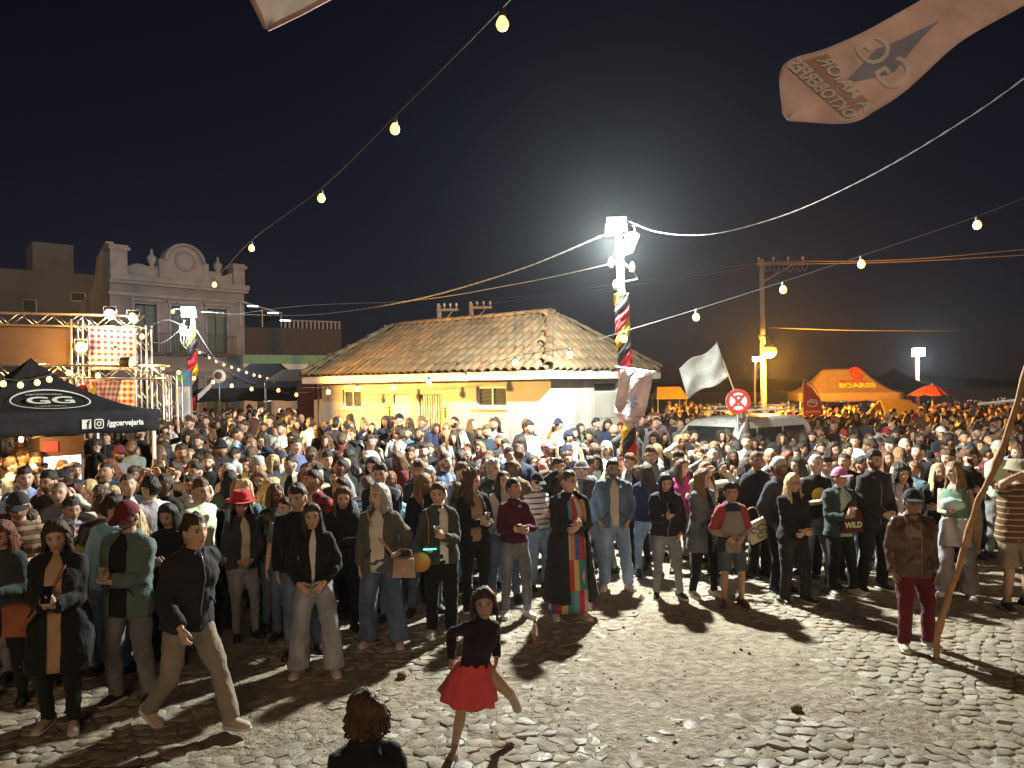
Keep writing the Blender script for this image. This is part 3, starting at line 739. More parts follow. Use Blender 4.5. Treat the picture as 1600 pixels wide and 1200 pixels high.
# ================================================================ ground and pavement
def ground_mat():
    m, t, b = _nodes('packed_dirt')
    co = obj_co(t); n1 = noise_tex(t, .9, 5, co); n2 = noise_tex(t, 9, 6, co, .65); n3 = noise_tex(t, 70, 3, co)
    a = ramp(t, n1.outputs['Fac'], ((.35, (.19, .14, .085)), (.65, (.36, .30, .215))))
    a = mix_rgb(t, .55, a, ramp(t, n2.outputs['Fac'], ((.35, (.11, .078, .046)), (.62, (.41, .35, .26)))))
    a = mix_rgb(t, mth(t, 'MULTIPLY', mth(t, 'GREATER_THAN', n3.outputs['Fac'], .66), .6), a, (.08, .06, .04))
    t.links.new(a, b.inputs['Base Color'])
    t.links.new(mth(t, 'MULTIPLY_ADD', n2.outputs['Fac'], -.5, .95, clamp=True), b.inputs['Roughness'])
    b.inputs['Specular IOR Level'].default_value = .35
    h = mth(t, 'ADD', mth(t, 'MULTIPLY', n2.outputs['Fac'], 1.0), mth(t, 'MULTIPLY', n3.outputs['Fac'], .25))
    bump(t, b, h, 1.0, .07); return m
def stone_mat(k):
    m, t, b = _nodes('stone_%d' % k)
    col = [(.29, .26, .215), (.34, .30, .24), (.25, .22, .175), (.31, .25, .18)][k]
    co = obj_co(t, kind='Object'); n = noise_tex(t, 11, 5, co, .7); n2 = noise_tex(t, 2.1, 3, co)
    a = ramp(t, n.outputs['Fac'], ((.3, [c*.62 for c in col]), (.7, [c*1.35 for c in col])))
    n4 = noise_tex(t, 5.5, 5, co, .7)
    dm = mth(t, 'MULTIPLY', mth(t, 'SUBTRACT', mth(t, 'ADD', n2.outputs['Fac'], n4.outputs['Fac']), .88), 5.0, clamp=True)
    a = mix_rgb(t, mth(t, 'MULTIPLY', dm, .85), a, ramp(t, n.outputs['Fac'], ((.3, (.17, .14, .10)), (.7, (.34, .30, .235)))))
    t.links.new(a, b.inputs['Base Color'])
    t.links.new(mth(t, 'MULTIPLY_ADD', n.outputs['Fac'], .5, mth(t, 'MULTIPLY_ADD', dm, .4, (.06, .16, .24, .32)[k]), clamp=True), b.inputs['Roughness'])
    b.inputs['Specular IOR Level'].default_value = .45
    n5 = noise_tex(t, 38, 4, co, .7); bump(t, b, mth(t, 'ADD', n.outputs['Fac'], mth(t, 'MULTIPLY', n5.outputs['Fac'], .6)), .8, .018); return m
GM = ground_mat(); SM = [stone_mat(k) for k in range(4)]
def dirt(x, y):
    """0 where stones stand proud, 1 where dirt has covered them"""
    k = nz(x*.55+3.1, y*.55, 1.7)*.9+nz(x*1.7, y*1.7, 5.2)*.45
    k += .75*math.exp(-((x-1.1)/1.9)**2-((y-7.6)/1.5)**2)-.35*math.exp(-((x+1.6)/1.5)**2-((y-5.6)/1.2)**2)-.3*math.exp(-((x-4.2)/2.2)**2-((y-7.4)/2)**2)
    return min(1, max(0, .34+k))
def gfine(x, y): return gz(x, y)+.020*nz(x*.8, y*.8, 2)+.014*nz(x*3.1, y*3.1, 8)+.008*nz(x*9, y*9, 4)
xs = np.unique(np.concatenate([[-160, -90, -45], np.arange(-30, -8, 1.5), np.arange(-8, 8.5, .09), np.arange(8.5, 32, 1.5), [45, 90, 160]]))
ys = np.unique(np.concatenate([[-40, -15, -5, 0], np.arange(2.4, 12.5, .09), np.arange(12.5, 45, 1.0), [60, 100, 170, 260]]))
G = np.zeros((len(ys), len(xs), 3))
for i, y in enumerate(ys):
    for j, x in enumerate(xs):
        near = -8 <= x <= 8.5 and 2.4 <= y <= 12.5
        G[i, j] = (x, y, (gfine(x, y)+.014*(dirt(x, y)-.5)) if near else gz(x, y)-.012)
mb = MB(); mb.grid(G); ground = mb.build('ground', [GM], kind='structure')
# cobbles: cells of a jittered triangular lattice, each a worn stone of its own
st_ind, st_rest = [], MB(); rs = random.Random(21)
DX, DY = .160, .125
nx_, ny_ = int(16.5/DX), int(9.2/DY)
J = {}
for i in range(-1, ny_+2):
    for j in range(-1, nx_+2):
        J[i, j] = np.array([-8+(j+(.5 if i % 2 else 0))*DX+rs.uniform(-.06, .06), 3.3+i*DY+rs.uniform(-.05, .05)])
cells = []
for i in range(ny_):
    for j in range(nx_):
        o = 1 if i % 2 else 0; c = J[i, j]
        nb = [J[i, j+1], J[i+1, j+o], J[i+1, j+o-1], J[i, j-1], J[i-1, j+o-1], J[i-1, j+o]]
        poly = [(c+nb[k]+nb[(k+1) % 6])/3 for k in range(6)]
        px = 800+c[0]/c[1]*F
        vis = -40 < px < 1640 and c[1] > 5.2
        dk = dirt(*c); cells.append((dk, vis, c, poly))
def stone_geo(c, poly, dk):
    r1 = rs.uniform(.86, .99); r2 = r1*rs.uniform(.84, .93); poly = [p+np.array([rs.uniform(-.022, .022), rs.uniform(-.018, .018)]) for p in poly]
    tilt = np.array([rs.gauss(0, .05), rs.gauss(0, .05)]); h = .012*(1-dk)-.006+rs.uniform(-.005, .005)
    base = gfine(*c)
    v = []
    for r, z in ((r1*1.02, -.06), (r1, h-.007), (r2, h)):
        for p in poly:
            d = (p-c)*r; v.append((c[0]+d[0], c[1]+d[1], base+z+(float(d@tilt)+rs.uniform(-.006, .006))*(z > -.05)))
    v.append((c[0]+rs.uniform(-.02, .02), c[1]+rs.uniform(-.02, .02), base+h+rs.uniform(-.003, .006)))
    f = []
    for a in (0, 6):
        for k in range(6): f.append((a+k, a+(k+1) % 6, a+6+(k+1) % 6, a+6+k))
    f += [(12+k, 12+(k+1) % 6, 18) for k in range(6)]
    return np.array(v), f
order = sorted(range(len(cells)), key=lambda k: (not (cells[k][1] and cells[k][0] < .62), cells[k][2][1]))
for n_, k in enumerate(order):
    dk, vis, c, poly = cells[k]
    if dk > .93: continue
    v, f = stone_geo(c, poly, dk)
    if n_ < 300:
        o = obj('paving_stone', mk_mesh('paving_stone', v, f, [SM[rs.randrange(4)]], None, 50), ground)
    else: st_rest.add(v, f, rs.randrange(4))
o = obj('paving_stones', st_rest.mesh('paving_stones', SM, 50), ground, kind='stuff')
# crumbs of stone, dirt and dropped bits
crumb = MB()
for _ in range(2600):
    x, y = rs.uniform(-6, 7), rs.uniform(4.6, 12); r = rs.uniform(.004, .018)*(1 if rs.random() < .93 else 1.8)
    z = gfine(x, y)+.014*(dirt(x, y)-.5)
    v = np.array([(math.cos(a)*r*rs.uniform(.6, 1.2)+x, math.sin(a)*r*rs.uniform(.6, 1.2)+y, z) for a in (0, 1.57, 3.14, 4.71)]+[(x, y, z+r*rs.uniform(.5, 1.1))])
    crumb.add(v, [(0, 1, 4), (1, 2, 4), (2, 3, 4), (3, 0, 4)], rs.randrange(3) if rs.random() < .975 else 3)
crumb.build('gravel', [SM[2], plain('earth_crumb', (.12, .09, .06), .9), plain('leaf_litter', (.16, .10, .05), .8), plain('paper_scrap', (.6, .58, .54), .7)], smooth=False, kind='stuff', label='loose gravel and crumbs of earth on the square', cat='gravel')

# ================================================================ house with tiled hip roof
WALL = plain('house_plaster', (.48, .465, .42), .85, var=.24, scale=2.2, stretch=(1, 1, .35), bmp=.25, bscale=40)
FASC = plain('fascia_paint', (.66, .63, .57), .7, var=.12)
TILE = [plain('clay_tile_%d' % k, c, .8, var=.35, scale=7, bmp=.4, bscale=50) for k, c in enumerate([(.135, .09, .05), (.17, .11, .058), (.10, .072, .042), (.14, .105, .062)])]
TUND = plain('roof_bed', (.03, .022, .015), .95)
WHITE = plain('white_paint', (.72, .72, .70), .6, var=.08)
GREYM = plain('grey_metal', (.33, .34, .35), .45, .6)
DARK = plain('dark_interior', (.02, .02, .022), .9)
GLASS = plain('window_glass', (.10, .12, .13), .12, spec=.8)
L_ = Vector((-.78, .626, 0)); R_ = Vector((.626, .78, 0))
HC_ = Vector((.825, 16.43, 0)); HB = .34
house = thing('house', 'single-storey house with a clay tile hip roof, one wall lit orange', 'house', HC_)
def hp_(a, b, z): return L_*a+R_*b+Vector((0, 0, z))
def wbox(mb, a0, a1, b0, b1, z0, z1, m=0):
    P = [hp_(a, b, z) for z in (z0, z1) for b in (b0, b1) for a in (a0, a1)]
    mb.add([tuple(p) for p in P], [(0, 1, 3, 2), (4, 6, 7, 5), (0, 4, 5, 1), (2, 3, 7, 6), (0, 2, 6, 4), (1, 5, 7, 3)], m)
WL, WR, ZE = 7.82, 4.09, 3.02
def holed(mb, lo, hi, z0, z1, holes, put):
    """boxes that make a wall with rectangular openings; put(u0,u1,z0,z1)"""
    us = sorted({lo, hi, *[h[0] for h in holes], *[h[1] for h in holes]})
    for u0, u1 in zip(us[:-1], us[1:]):
        hs = [h for h in holes if h[0] <= u0+1e-6 and h[1] >= u1-1e-6]
        z = z0
        for h in sorted(hs, key=lambda h: h[2]):
            if h[2] > z+1e-3: put(u0, u1, z, h[2])
            z = h[3]
        if z1 > z+1e-3: put(u0, u1, z, z1)
holesL = [(1.22, 2.12, 2.32, 2.80), (3.22, 4.02, HB, 2.62), (4.28, 4.92, HB, 2.62), (6.17, 6.92, 2.26, 2.76)]
holesR = [(1.72, 2.75, 2.62, 2.86)]
mb = MB(); holed(mb, 0, WL, -.2, ZE+.25, holesL, lambda u0, u1, z0, z1: wbox(mb, u0, u1, 0, .18, z0, z1)); mb.build('wall', [WALL], house, smooth=False)
mb = MB(); holed(mb, .18, WR, -.2, ZE+.25, holesR, lambda u0, u1, z0, z1: wbox(mb, 0.002, .18, u0, u1, z0, z1)); mb.build('wall', [WALL], house, smooth=False)
mb = MB(); wbox(mb, WL-.18, WL, .18, WR, -.2, ZE+.25); mb.build('wall', [WALL], house, smooth=False)
mb = MB(); wbox(mb, .18, WL-.18, WR-.18, WR, -.2, ZE+.25); mb.build('wall', [WALL], house, smooth=False)
mb = MB(); wbox(mb, .0, WL, -.012, 0.0, -.2, .75); mb.build('plinth', [plain('plinth', (.30, .28, .25), .9)], house, smooth=False)
mb = MB(); wbox(mb, .18, WL-.18, .9, 1.0, -.2, ZE); mb.build('inner_wall', [plain('inner_plaster', (.3, .29, .27), .9)], house, smooth=False)
for (u0, u1, z0, z1) in (holesL[0], holesL[3]):          # louvred windows: frame, panes, sill
    wn = MB(); wbox(wn, u0, u1, .05, .11, z0, z0+.05); wbox(wn, u0, u1, .05, .11, z1-.05, z1)
    wbox(wn, u0, u0+.05, .05, .11, z0+.05, z1-.05); wbox(wn, u1-.05, u1, .05, .11, z0+.05, z1-.05); wbox(wn, (u0+u1)/2-.02, (u0+u1)/2+.02, .052, .108, z0+.05, z1-.05)
    w_ = wn.build('window', [WHITE], house, smooth=False)
    for k in range(4):
        zz = z0+.06+k*(z1-z0-.12)/4
        p = MB(); P = [hp_(a, b, z) for a in (u0+.055, u1-.055) for b, z in ((.06, zz), (.10, zz+.085))]
        p.prism([P[0], P[1], P[3], P[2]], (0, 0, .006)); p.build('pane', [GLASS], w_, smooth=False)
    p = MB(); wbox(p, u0-.05, u1+.05, -.05, .05, z0-.045, z0-.002); p.build('sill', [FASC], w_, smooth=False)
wn = MB(); u0, u1, z0, z1 = holesR[0]
wbox(wn, .05, .11, u0, u1, z0, z0+.03); wbox(wn, .05, .11, u0, u1, z1-.03, z1); w_ = wn.build('window', [FASC], house, smooth=False)
p = MB(); wbox(p, .07, .09, u0, u1, z0+.03, z1-.03); p.build('pane', [GLASS], w_, smooth=False)
p = MB(); wbox(p, -.012, 0, u0-.02, u1+.25, 2.02, 2.58); p.build('wall_panel', [WALL], house, smooth=False)
# white door ajar, and a corrugated grille door
d = MB(); wbox(d, 4.30, 4.90, .04, .075, HB, 2.60); d = d.build('door', [plain('door_white', (.60, .60, .64), .5, var=.05)], house, smooth=False)
p = MB(); p.ball(hp_(4.38, .02, 1.36), .03, 8, 6); p.build('handle', [GREYM], d)
gd = MB(); wbox(gd, 3.24, 4.00, .06, .07, HB, 2.60); gd = gd.build('grille_door', [plain('grille', (.30, .28, .24), .6, .3)], house, smooth=False)
for k in range(9):
    p = MB(); wbox(p, 3.26+k*.083, 3.30+k*.083, .035, .058, HB, 2.6); p.build('slat', [plain('grille_slat', (.40, .37, .31), .55, .3)], gd, smooth=False)
for a in (5.06, 3.10):                                   # small door signs with a figure on each
    p = MB(); wbox(p, a-.09, a+.09, -.014, -.002, 1.95, 2.40); p = p.build('door_sign', [plain('sign_yellow', (.72, .55, .22), .6)], house, smooth=False)
    g_ = MB(); g_.ball(hp_(a, -.018, 2.29), .028, 8, 6); wbox(g_, a-.022, a+.022, -.02, -.0145, 2.05, 2.25); g_.build('pictogram', [DARK], p, smooth=False)
# roof: bed, fascia, rafters' ends hidden, tiles one by one
OV = .36; EZ = ZE+.12; RZ = 4.52
OVR = .22; E = [(-OVR, -OV), (WL+OV, -OV), (WL+OV, WR+OV), (-OVR, WR+OV)]
R1, R2 = (1.45, WR/2), (WL-.75, WR/2)
mb = MB(); pts = [hp_(*e, EZ) for e in E]+[hp_(*R1, RZ), hp_(*R2, RZ)]
mb.add([tuple(p) for p in pts]+[tuple(p-Vector((0, 0, .06))) for p in pts[:4]], [(1, 0, 4, 5), (0, 3, 4), (3, 2, 5, 4), (2, 1, 5), (6, 7, 8, 9), (0, 1, 7, 6), (1, 2, 8, 7), (2, 3, 9, 8), (3, 0, 6, 9)])
roof = mb.build('roof', [TUND], house, smooth=False)
for (a0, b0), (a1, b1) in ((E[0], E[1]), (E[0], E[3]), (E[1], E[2])):
    p = MB(); t_ = .03
    if a0 == a1: wbox(p, a0-t_, a0-.002, b0-t_, b1+t_, EZ-.20, EZ-.02)
    else: wbox(p, a0+.002, a1-.002, b0-t_, b0-.002, EZ-.20, EZ-.02)
    p.build('fascia', [FASC], roof, smooth=False)
p = MB(); wbox(p, -OVR+.01, WL+OV-.01, -OV+.01, WR+OV-.01, EZ-.21, EZ-.185); p.build('soffit', [FASC], roof, smooth=False)
def tile_mesh(k, ln=.44, r0=.100, r1=.072):
    v = []; n = 6
    for t, r in ((0, r0), (1, r1)):
        for off in (0, -.014):
            for j in range(n+1):
                a = math.pi*j/n; v.append((-math.cos(a)*(r+off), t*ln, math.sin(a)*(r+off)*.95))
    m_ = n+1; f = []
    for j in range(n): f.append((j, j+1, 2*m_+j+1, 2*m_+j)); f.append((m_+j+1, m_+j, 3*m_+j, 3*m_+j+1)); f.append((j+1, j, m_+j, m_+j+1)); f.append((2*m_+j, 2*m_+j+1, 3*m_+j+1, 3*m_+j))
    return mk_mesh('roof_tile', v, f, [TILE[k]], None, 40)
TM = [tile_mesh(k) for k in range(4)]; rest = MB(); ntile = 0
def lay_tiles(e0, e1, q0, q1, z0, z1, cw=.25, rh=.36):
    """tile the plane face with eave e0->e1 and top edge q0->q1 (house coordinates)"""
    global ntile
    A, B, C, D = hp_(*e0, z0), hp_(*e1, z0), hp_(*q0, z1), hp_(*q1, z1)
    ax = (B-A).normalized(); W = (B-A).length; up = (C-A)-ax*((C-A).dot(ax)); SL = up.length; up.normalize(); nn = ax.cross(up)
    if nn.z < 0: nn = -nn
    ca, da = (C-A).dot(ax), (D-A).dot(ax)
    for r in range(int(SL/rh)+1):
        t = r*rh-.05
        l0, l1 = ca*max(0, t+.15)/SL, W+(da-W)*max(0, t+.15)/SL
        k = 0; x = cw/2
        while x < W:
            if l0-.02 < x < l1+.02:
                xx = x+rs.uniform(-.012, .012); p = A+ax*xx+up*(t+rs.uniform(-.02, .02))+nn*(.012+.006*(r % 2))
                M = Matrix((ax, up, nn)).transposed().to_4x4() @ Matrix.Rotation(rs.gauss(0, .035), 4, 'Z') @ Matrix.Rotation(.045+rs.gauss(0, .012), 4, 'X')
                M.translation = p
                yield M
            x += cw
alltiles = list(lay_tiles(E[0], E[1], R1, R2, EZ, RZ))+list(lay_tiles(E[3], E[0], R1, R1, EZ, RZ))
hidden = list(lay_tiles(E[1], E[2], R2, R2, EZ, RZ))+list(lay_tiles(E[2], E[3], R2, R1, EZ, RZ))
for k, M in enumerate(alltiles):
    if k < 300 or len(alltiles) < 310: o = obj('roof_tile', TM[rs.randrange(4)], roof); o.matrix_local = M
    else: hidden.append(M)
tv = [None]*4
for k in range(4):
    me = TM[k]; tv[k] = (np.array([tuple(v.co) for v in me.vertices]), [tuple(p.vertices) for p in me.polygons])
for M in hidden:
    k = rs.randrange(4); v, f = tv[k]; rest.add(v@np.array(M.to_3x3()).T+np.array(M.translation), f, k)
obj('roof_tiles', rest.mesh('roof_tiles', TILE, 40), roof, kind='stuff')
for (p0, z0), (p1, z1) in (((R1, RZ), (R2, RZ)), ((E[0], EZ), (R1, RZ)), ((E[1], EZ), (R2, RZ)), ((E[3], EZ), (R1, RZ))):
    A, B = hp_(*p0, z0), hp_(*p1, z1); d = (B-A); n_ = int(d.length/.36); u = d.normalized(); sd = u.cross(Vector((0, 0, 1))).normalized(); up = sd.cross(u)
    for k in range(n_):
        o = obj('ridge_tile', TM[rs.randrange(4)], roof); M = Matrix((sd, u, up)).transposed().to_4x4(); M.translation = A+u*(k*.36)+up*(.085+rs.uniform(-.006, .006)); o.matrix_local = M @ Matrix.Scale(1.12, 4)

# ================================================================ far buildings
STUC = plain('old_stucco', (.19, .20, .235), .95, var=.30, scale=.7, bmp=.3, bscale=8)
STUC2 = plain('stucco_grey', (.24, .24, .26), .95, var=.2, scale=.5)
TRIM = plain('stucco_trim', (.24, .245, .28), .9, var=.2, scale=2)
SHUT = plain('shutter_green', (.10, .15, .16), .7)
fA = U(172, 500, 36); fB = U(382, 500, 41); fl = Vector((fB.x-fA.x, fB.y-fA.y, 0)); FW = fl.length; fl.normalize(); fn = Vector((fl.y, -fl.x, 0))
if fn.y > 0: fn = -fn
fac = thing('old_building', 'grey two-storey old building with ornate curved parapet and urn finials', 'building', (fA.x, fA.y, 0))
def fp(a, b, z): return fl*a-fn*b+Vector((0, 0, z))
def fbox(mb, a0, a1, b0, b1, z0, z1, m=0):
    P = [fp(a, b, z) for z in (z0, z1) for b in (b0, b1) for a in (a0, a1)]
    mb.add([tuple(p) for p in P], [(0, 1, 3, 2), (4, 6, 7, 5), (0, 4, 5, 1), (2, 3, 7, 6), (0, 2, 6, 4), (1, 5, 7, 3)], m)
ZT = 8.30                                           # top of the cornice
hf = [(1.1, 2.15, 4.7, 7.0), (2.85, 3.9, 4.7, 7.0), (4.7, 5.75, 4.7, 7.0), (1.0, 2.2, .3, 3.3), (2.8, 4.0, .3, 3.3), (4.6, 5.8, .3, 3.3)]
mb = MB(); holed(mb, 0, FW, 0, ZT, hf, lambda u0, u1, z0, z1: fbox(mb, u0, u1, 0, .4, z0, z1)); mb.build('facade', [STUC], fac, smooth=False)
mb = MB(); P = [fp(0, .4, 0), fp(0, .4, ZT+1.6), fp(0, 1.6, ZT+.9), fp(0, 2.0, ZT-.5), fp(0, 14, ZT-4), fp(0, 14, 0)]; mb.prism(P, fl*.35); mb.build('side_wall', [plain('side_stucco', (.33, .27, .23), .95, var=.35, scale=.8, stretch=(3, 3, .4))], fac, smooth=False)
mb = MB(); P = [fp(FW-.35, .4, 0), fp(FW-.35, .4, ZT), fp(FW-.35, 14, ZT-4), fp(FW-.35, 14, 0)]; mb.prism(P, fl*.35); mb.build('side_wall', [STUC], fac, smooth=False)
mb = MB(); P = [fp(.35, .5, ZT-.7), fp(.35, 14, ZT-4.2), fp(FW-.35, 14, ZT-4.2), fp(FW-.35, .5, ZT-.7)]; mb.prism(P, (0, 0, .1)); mb.build('roof', [TUND], fac, smooth=False)
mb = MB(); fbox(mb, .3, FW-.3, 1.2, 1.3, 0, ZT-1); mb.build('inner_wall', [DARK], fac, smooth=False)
for (u0, u1, z0, z1) in hf:
    w_ = MB()
    fbox(w_, u0-.12, u0-.002, -.07, 0, z0, z1+.12); fbox(w_, u1+.002, u1+.12, -.07, 0, z0, z1+.12); fbox(w_, u0-.2, u1+.2, -.14, 0, z1+.13, z1+.25)
    w_ = w_.build('window' if z0 > 2 else 'doorway', [TRIM], fac, smooth=False)
    for q_ in (0, 1):
        p = MB(); c0 = u0+.03+q_*(u1-u0)/2; fbox(p, c0, c0+(u1-u0)/2-.06, .16, .22, z0+.05, z1-.05)
        for k in range(3): fbox(p, c0+.08, c0+(u1-u0)/2-.14, .14, .16, z0+.2+k*(z1-z0-.2)/3, z0+.1+(k+1)*(z1-z0-.2)/3)
        p.build('shutter', [SHUT], w_, smooth=False)
    if z0 > 2:
        p = MB(); fbox(p, u0-.25, u1+.25, -.55, 0, z0-.18, z0-.04)
        for k in range(12): fbox(p, u0-.22+k*(u1-u0+.42)/11, u0-.20+k*(u1-u0+.42)/11, -.53, -.51, z0-.04, z0+.85)
        fbox(p, u0-.25, u1+.25, -.55, -.49, z0+.85, z0+.9); p.build('balcony', [plain('iron', (.06, .06, .065), .6)], w_, smooth=False)
for z0, z1, pr in ((3.75, 3.95, .12), (7.35, 7.5, .12), (7.9, 8.05, .28), (8.05, 8.30, .42)):
    p = MB(); fbox(p, -.1, FW+.1, -pr, -.003, z0, z1); p.build('cornice', [TRIM], fac, smooth=False)
for a0, a1, zt in ((0, .78, 9.72), (FW-.62, FW, 9.45)):
    p = MB(); fbox(p, a0, a1, -.1, .5, ZT, zt-.25); fbox(p, a0-.1, a1+.1, -.2, .6, zt-.25, zt-.1); fbox(p, a0-.03, a1+.03, -.12, .5, zt-.1, zt); p.build('pier', [TRIM], fac, smooth=False)
p = MB(); fbox(p, .78, FW-.62, .05, .35, ZT, ZT+.42)
wv = [fp(a, .05, ZT+.42+.22*abs(math.sin((a-.78)*2.6))) for a in np.linspace(.78, FW-.62, 60)]
p.prism([fp(.78, .05, ZT+.42)]+wv+[fp(FW-.62, .05, ZT+.42)], -fn*.3); p.build('parapet', [TRIM], fac, smooth=False)
mid = FW*.52; p = MB()
arc = [(mid-1.25, ZT), (mid-1.25, ZT+.95), (mid-1.05, ZT+1.0)]+[(mid+1.0*math.cos(a), ZT+.85+.95*math.sin(a)) for a in np.linspace(math.pi*.92, math.pi*.08, 16)]+[(mid+1.05, ZT+1.0), (mid+1.25, ZT+.95), (mid+1.25, ZT)]
p.prism([fp(a, -.12, z) for a, z in arc], -fn*.6); pd = p.build('pediment', [TRIM], fac, smooth=False)
p = MB(); P = [tuple(fp(mid+.98*math.cos(a), -.2, ZT+.85+.93*math.sin(a))) for a in np.linspace(math.pi*.98, math.pi*.02, 18)]; p.sweep(P, .09, 6); p.build('moulding', [TRIM], pd)
p = MB(); p.lathe([(.02, -.02), (.5, 0), (.5, .1), (.3, .16), (.02, .18)], 20, c=tuple(fp(mid, -.1, ZT+.95)), axis=fn.to_track_quat('Z', 'Y').to_matrix()); p.build('medallion', [STUC], pd)
for a in (.30*FW, .80*FW):
    p = MB(); c = fp(a, .2, ZT+.42); p.lathe([(.22, 0), (.22, .15), (.1, .22), (.2, .42), (.24, .6), (.12, .72), (.06, .85), (.09, .92), (.01, 1.05)], 12, c=tuple(c)); p.build('urn', [TRIM], fac)

def block(name, label, pxs, d0, d1, zt, mat, wins=(), depth=9, extra=None):
    """plain building whose front spans two photo columns at depths d0, d1"""
    A = U(pxs[0], 600, d0); B = U(pxs[1], 600, d1); A.z = B.z = 0
    u = (B-A); W = u.length; u.normalize(); n = Vector((u.y, -u.x, 0)); n = -n if n.y > 0 else n
    e = thing(name, label, 'building', A); f_ = lambda a, b, z: u*a-n*b+Vector((0, 0, z))
    def bx(mb, a0, a1, b0, b1, z0, z1, m=0):
        P = [f_(a, b, z) for z in (z0, z1) for b in (b0, b1) for a in (a0, a1)]
        mb.add([tuple(p) for p in P], [(0, 1, 3, 2), (4, 6, 7, 5), (0, 4, 5, 1), (2, 3, 7, 6), (0, 2, 6, 4), (1, 5, 7, 3)], m)
    mb = MB(); holed(mb, 0, W, 0, zt, wins, lambda a0, a1, z0, z1: bx(mb, a0, a1, 0, .3, z0, z1))
    bx(mb, 0, .3, .3, depth, 0, zt); bx(mb, W-.3, W, .3, depth, 0, zt); bx(mb, .3, W-.3, depth-.3, depth, 0, zt); bx(mb, .3, W-.3, .3, depth-.3, zt-.3, zt-.1); bx(mb, .3, W-.3, .9, 1.0, 0, zt-.3)
    mb.build('wall', [mat], e, smooth=False)
    for (u0, u1, z0, z1) in wins:
        w_ = MB(); bx(w_, u0, u1, .10, .16, z0, z0+.08); bx(w_, u0, u1, .10, .16, z1-.08, z1); bx(w_, u0, u0+.08, .10, .16, z0+.08, z1-.08); bx(w_, u1-.08, u1, .10, .16, z0+.08, z1-.08)
        w_ = w_.build('window', [WHITE], e, smooth=False); p = MB(); bx(p, u0+.08, u1-.08, .12, .14, z0+.08, z1-.08); p.build('pane', [GLASS], w_, smooth=False)
    return e, bx, W
BG1 = plain('far_wall', (.19, .20, .24), .95, var=.12, scale=.4)
e, bx, W = block('apartment_building', 'dim far apartment block with a rooftop box at the left edge', (-90, 132), 58, 64, 12.6, BG1, [(2.2, 3.2, 9.2, 10.3), (5.2, 6.2, 9.2, 10.3), (8.6, 9.7, 10.3, 11.1), (10.4, 11.4, 10.3, 11.1), (5.6, 6.6, 6.4, 7.5)])
p = MB(); bx(p, 6.0, 8.9, .4, 4, 12.6, 15.0); p.build('rooftop_box', [BG1], e, smooth=False)
p = MB(); bx(p, 3.0, 5.5, -.5, -.002, 8.0, 9.0); p.build('balcony', [BG1], e, smooth=False)
e, bx, W = block('shop_building', 'white shop with a green band and dark railed upper storey', (381, 548), 40, 43, 4.62, plain('shop_white', (.58, .58, .60), .85, var=.08), [(.6, 1.5, .2, 2.6), (4.1, 5.2, .2, 2.6)])
p = MB(); bx(p, -.03, W+.03, -.05, -.003, 4.15, 4.62); p.build('green_band', [plain('band_green', (.16, .33, .24), .8)], e, smooth=False)
p = MB(); bx(p, .1, W-.1, 1.2, 4, 4.62, 6.15); p.build('upper_storey', [plain('dark_render', (.055, .05, .055), .9)], e, smooth=False)
ba = MB(); bx(ba, 2.4, W-.15, 1.15, 1.25, 6.55, 6.62); ba = ba.build('balustrade', [plain('balustrade', (.22, .21, .21), .9)], e, smooth=False)
for k in range(14):
    p = MB(); bx(p, 2.45+k*.235, 2.55+k*.235, 1.15, 1.25, 6.15, 6.55); p.build('baluster', [plain('balustrade', (.22, .21, .21), .9)], ba, smooth=False)
p = MB(); A3 = [(-.1, .6, 7.55), (2.2, .6, 6.85), (2.2, 4, 6.85), (-.1, 4, 7.55)]
TUBE = emit('fluorescent_tube', (.75, .95, 1), 6)
for k, (aa, zz) in enumerate(((.35, 7.32), (1.4, 7.0), (2.05, 6.62))):
    p = MB(); bx(p, aa, aa+.55, .5, .56, zz-.13, zz-.08); p.build('tube_lamp', [TUBE], e, smooth=False)
p = MB(); bx(p, -.1, 2.2, .55, 3.5, 7.45, 7.52); 
v, f, m = p.arr(); v[:, 2] -= ((v@np.array((fl.x, fl.y, 0)))*.26); mk = obj('canopy', mk_mesh('canopy', v, f, [plain('canopy_metal', (.25, .32, .36), .35, .5)], None, False), e)
for aa in (.0, 1.1, 2.1):
    p = MB(); bx(p, aa, aa+.05, .58, .63, 6.15, 7.4-aa*.27); p.build('canopy_post', [GREYM], e, smooth=False)
p = MB(); bx(p, 3.6, 4.55, -.75, -.003, 2.95, 3.75); p.build('orange_sign_box', [plain('sign_orange', (.55, .13, .06), .6)], e, smooth=False)
p = MB(); bx(p, .9, 1.9, -.03, -.003, 3.45, 3.56); p.build('name_plate', [plain('plate_blue', (.25, .27, .5), .6)], e, smooth=False)
dish = thing('satellite_dish', 'grey satellite dish behind the left roof slope', 'satellite dish', U(570, 545, 25)); dish.location.z = 3.7
p = MB(); p.lathe([(.02, .10), (.18, .075), (.30, .0), (.31, .01), (.18, .09), (.02, .12)], 18, axis=Matrix.Rotation(R(65), 3, 'X'), c=(0, 0, .42)); p.build('dish', [GREYM], dish)
p = MB(); p.sweep([(0, .06, -1.2), (0, .06, .2), (0, .02, .42)], .025, 6); p.build('mast', [GREYM], dish)
# dark ridge of land behind everything
hl = MB(); xs2 = np.linspace(-158, 158, 80); hl.grid(np.array([[(x, 225, -2) for x in xs2], [(x, 232, 3.6+2.4*nz(x*.03, 0, 3)+1.2*nz(x*.11, 4, 1)) for x in xs2], [(x, 255, -2) for x in xs2]])); hl.build('hills', [plain('dark_hill', (.03, .035, .03), .95)], kind='structure')
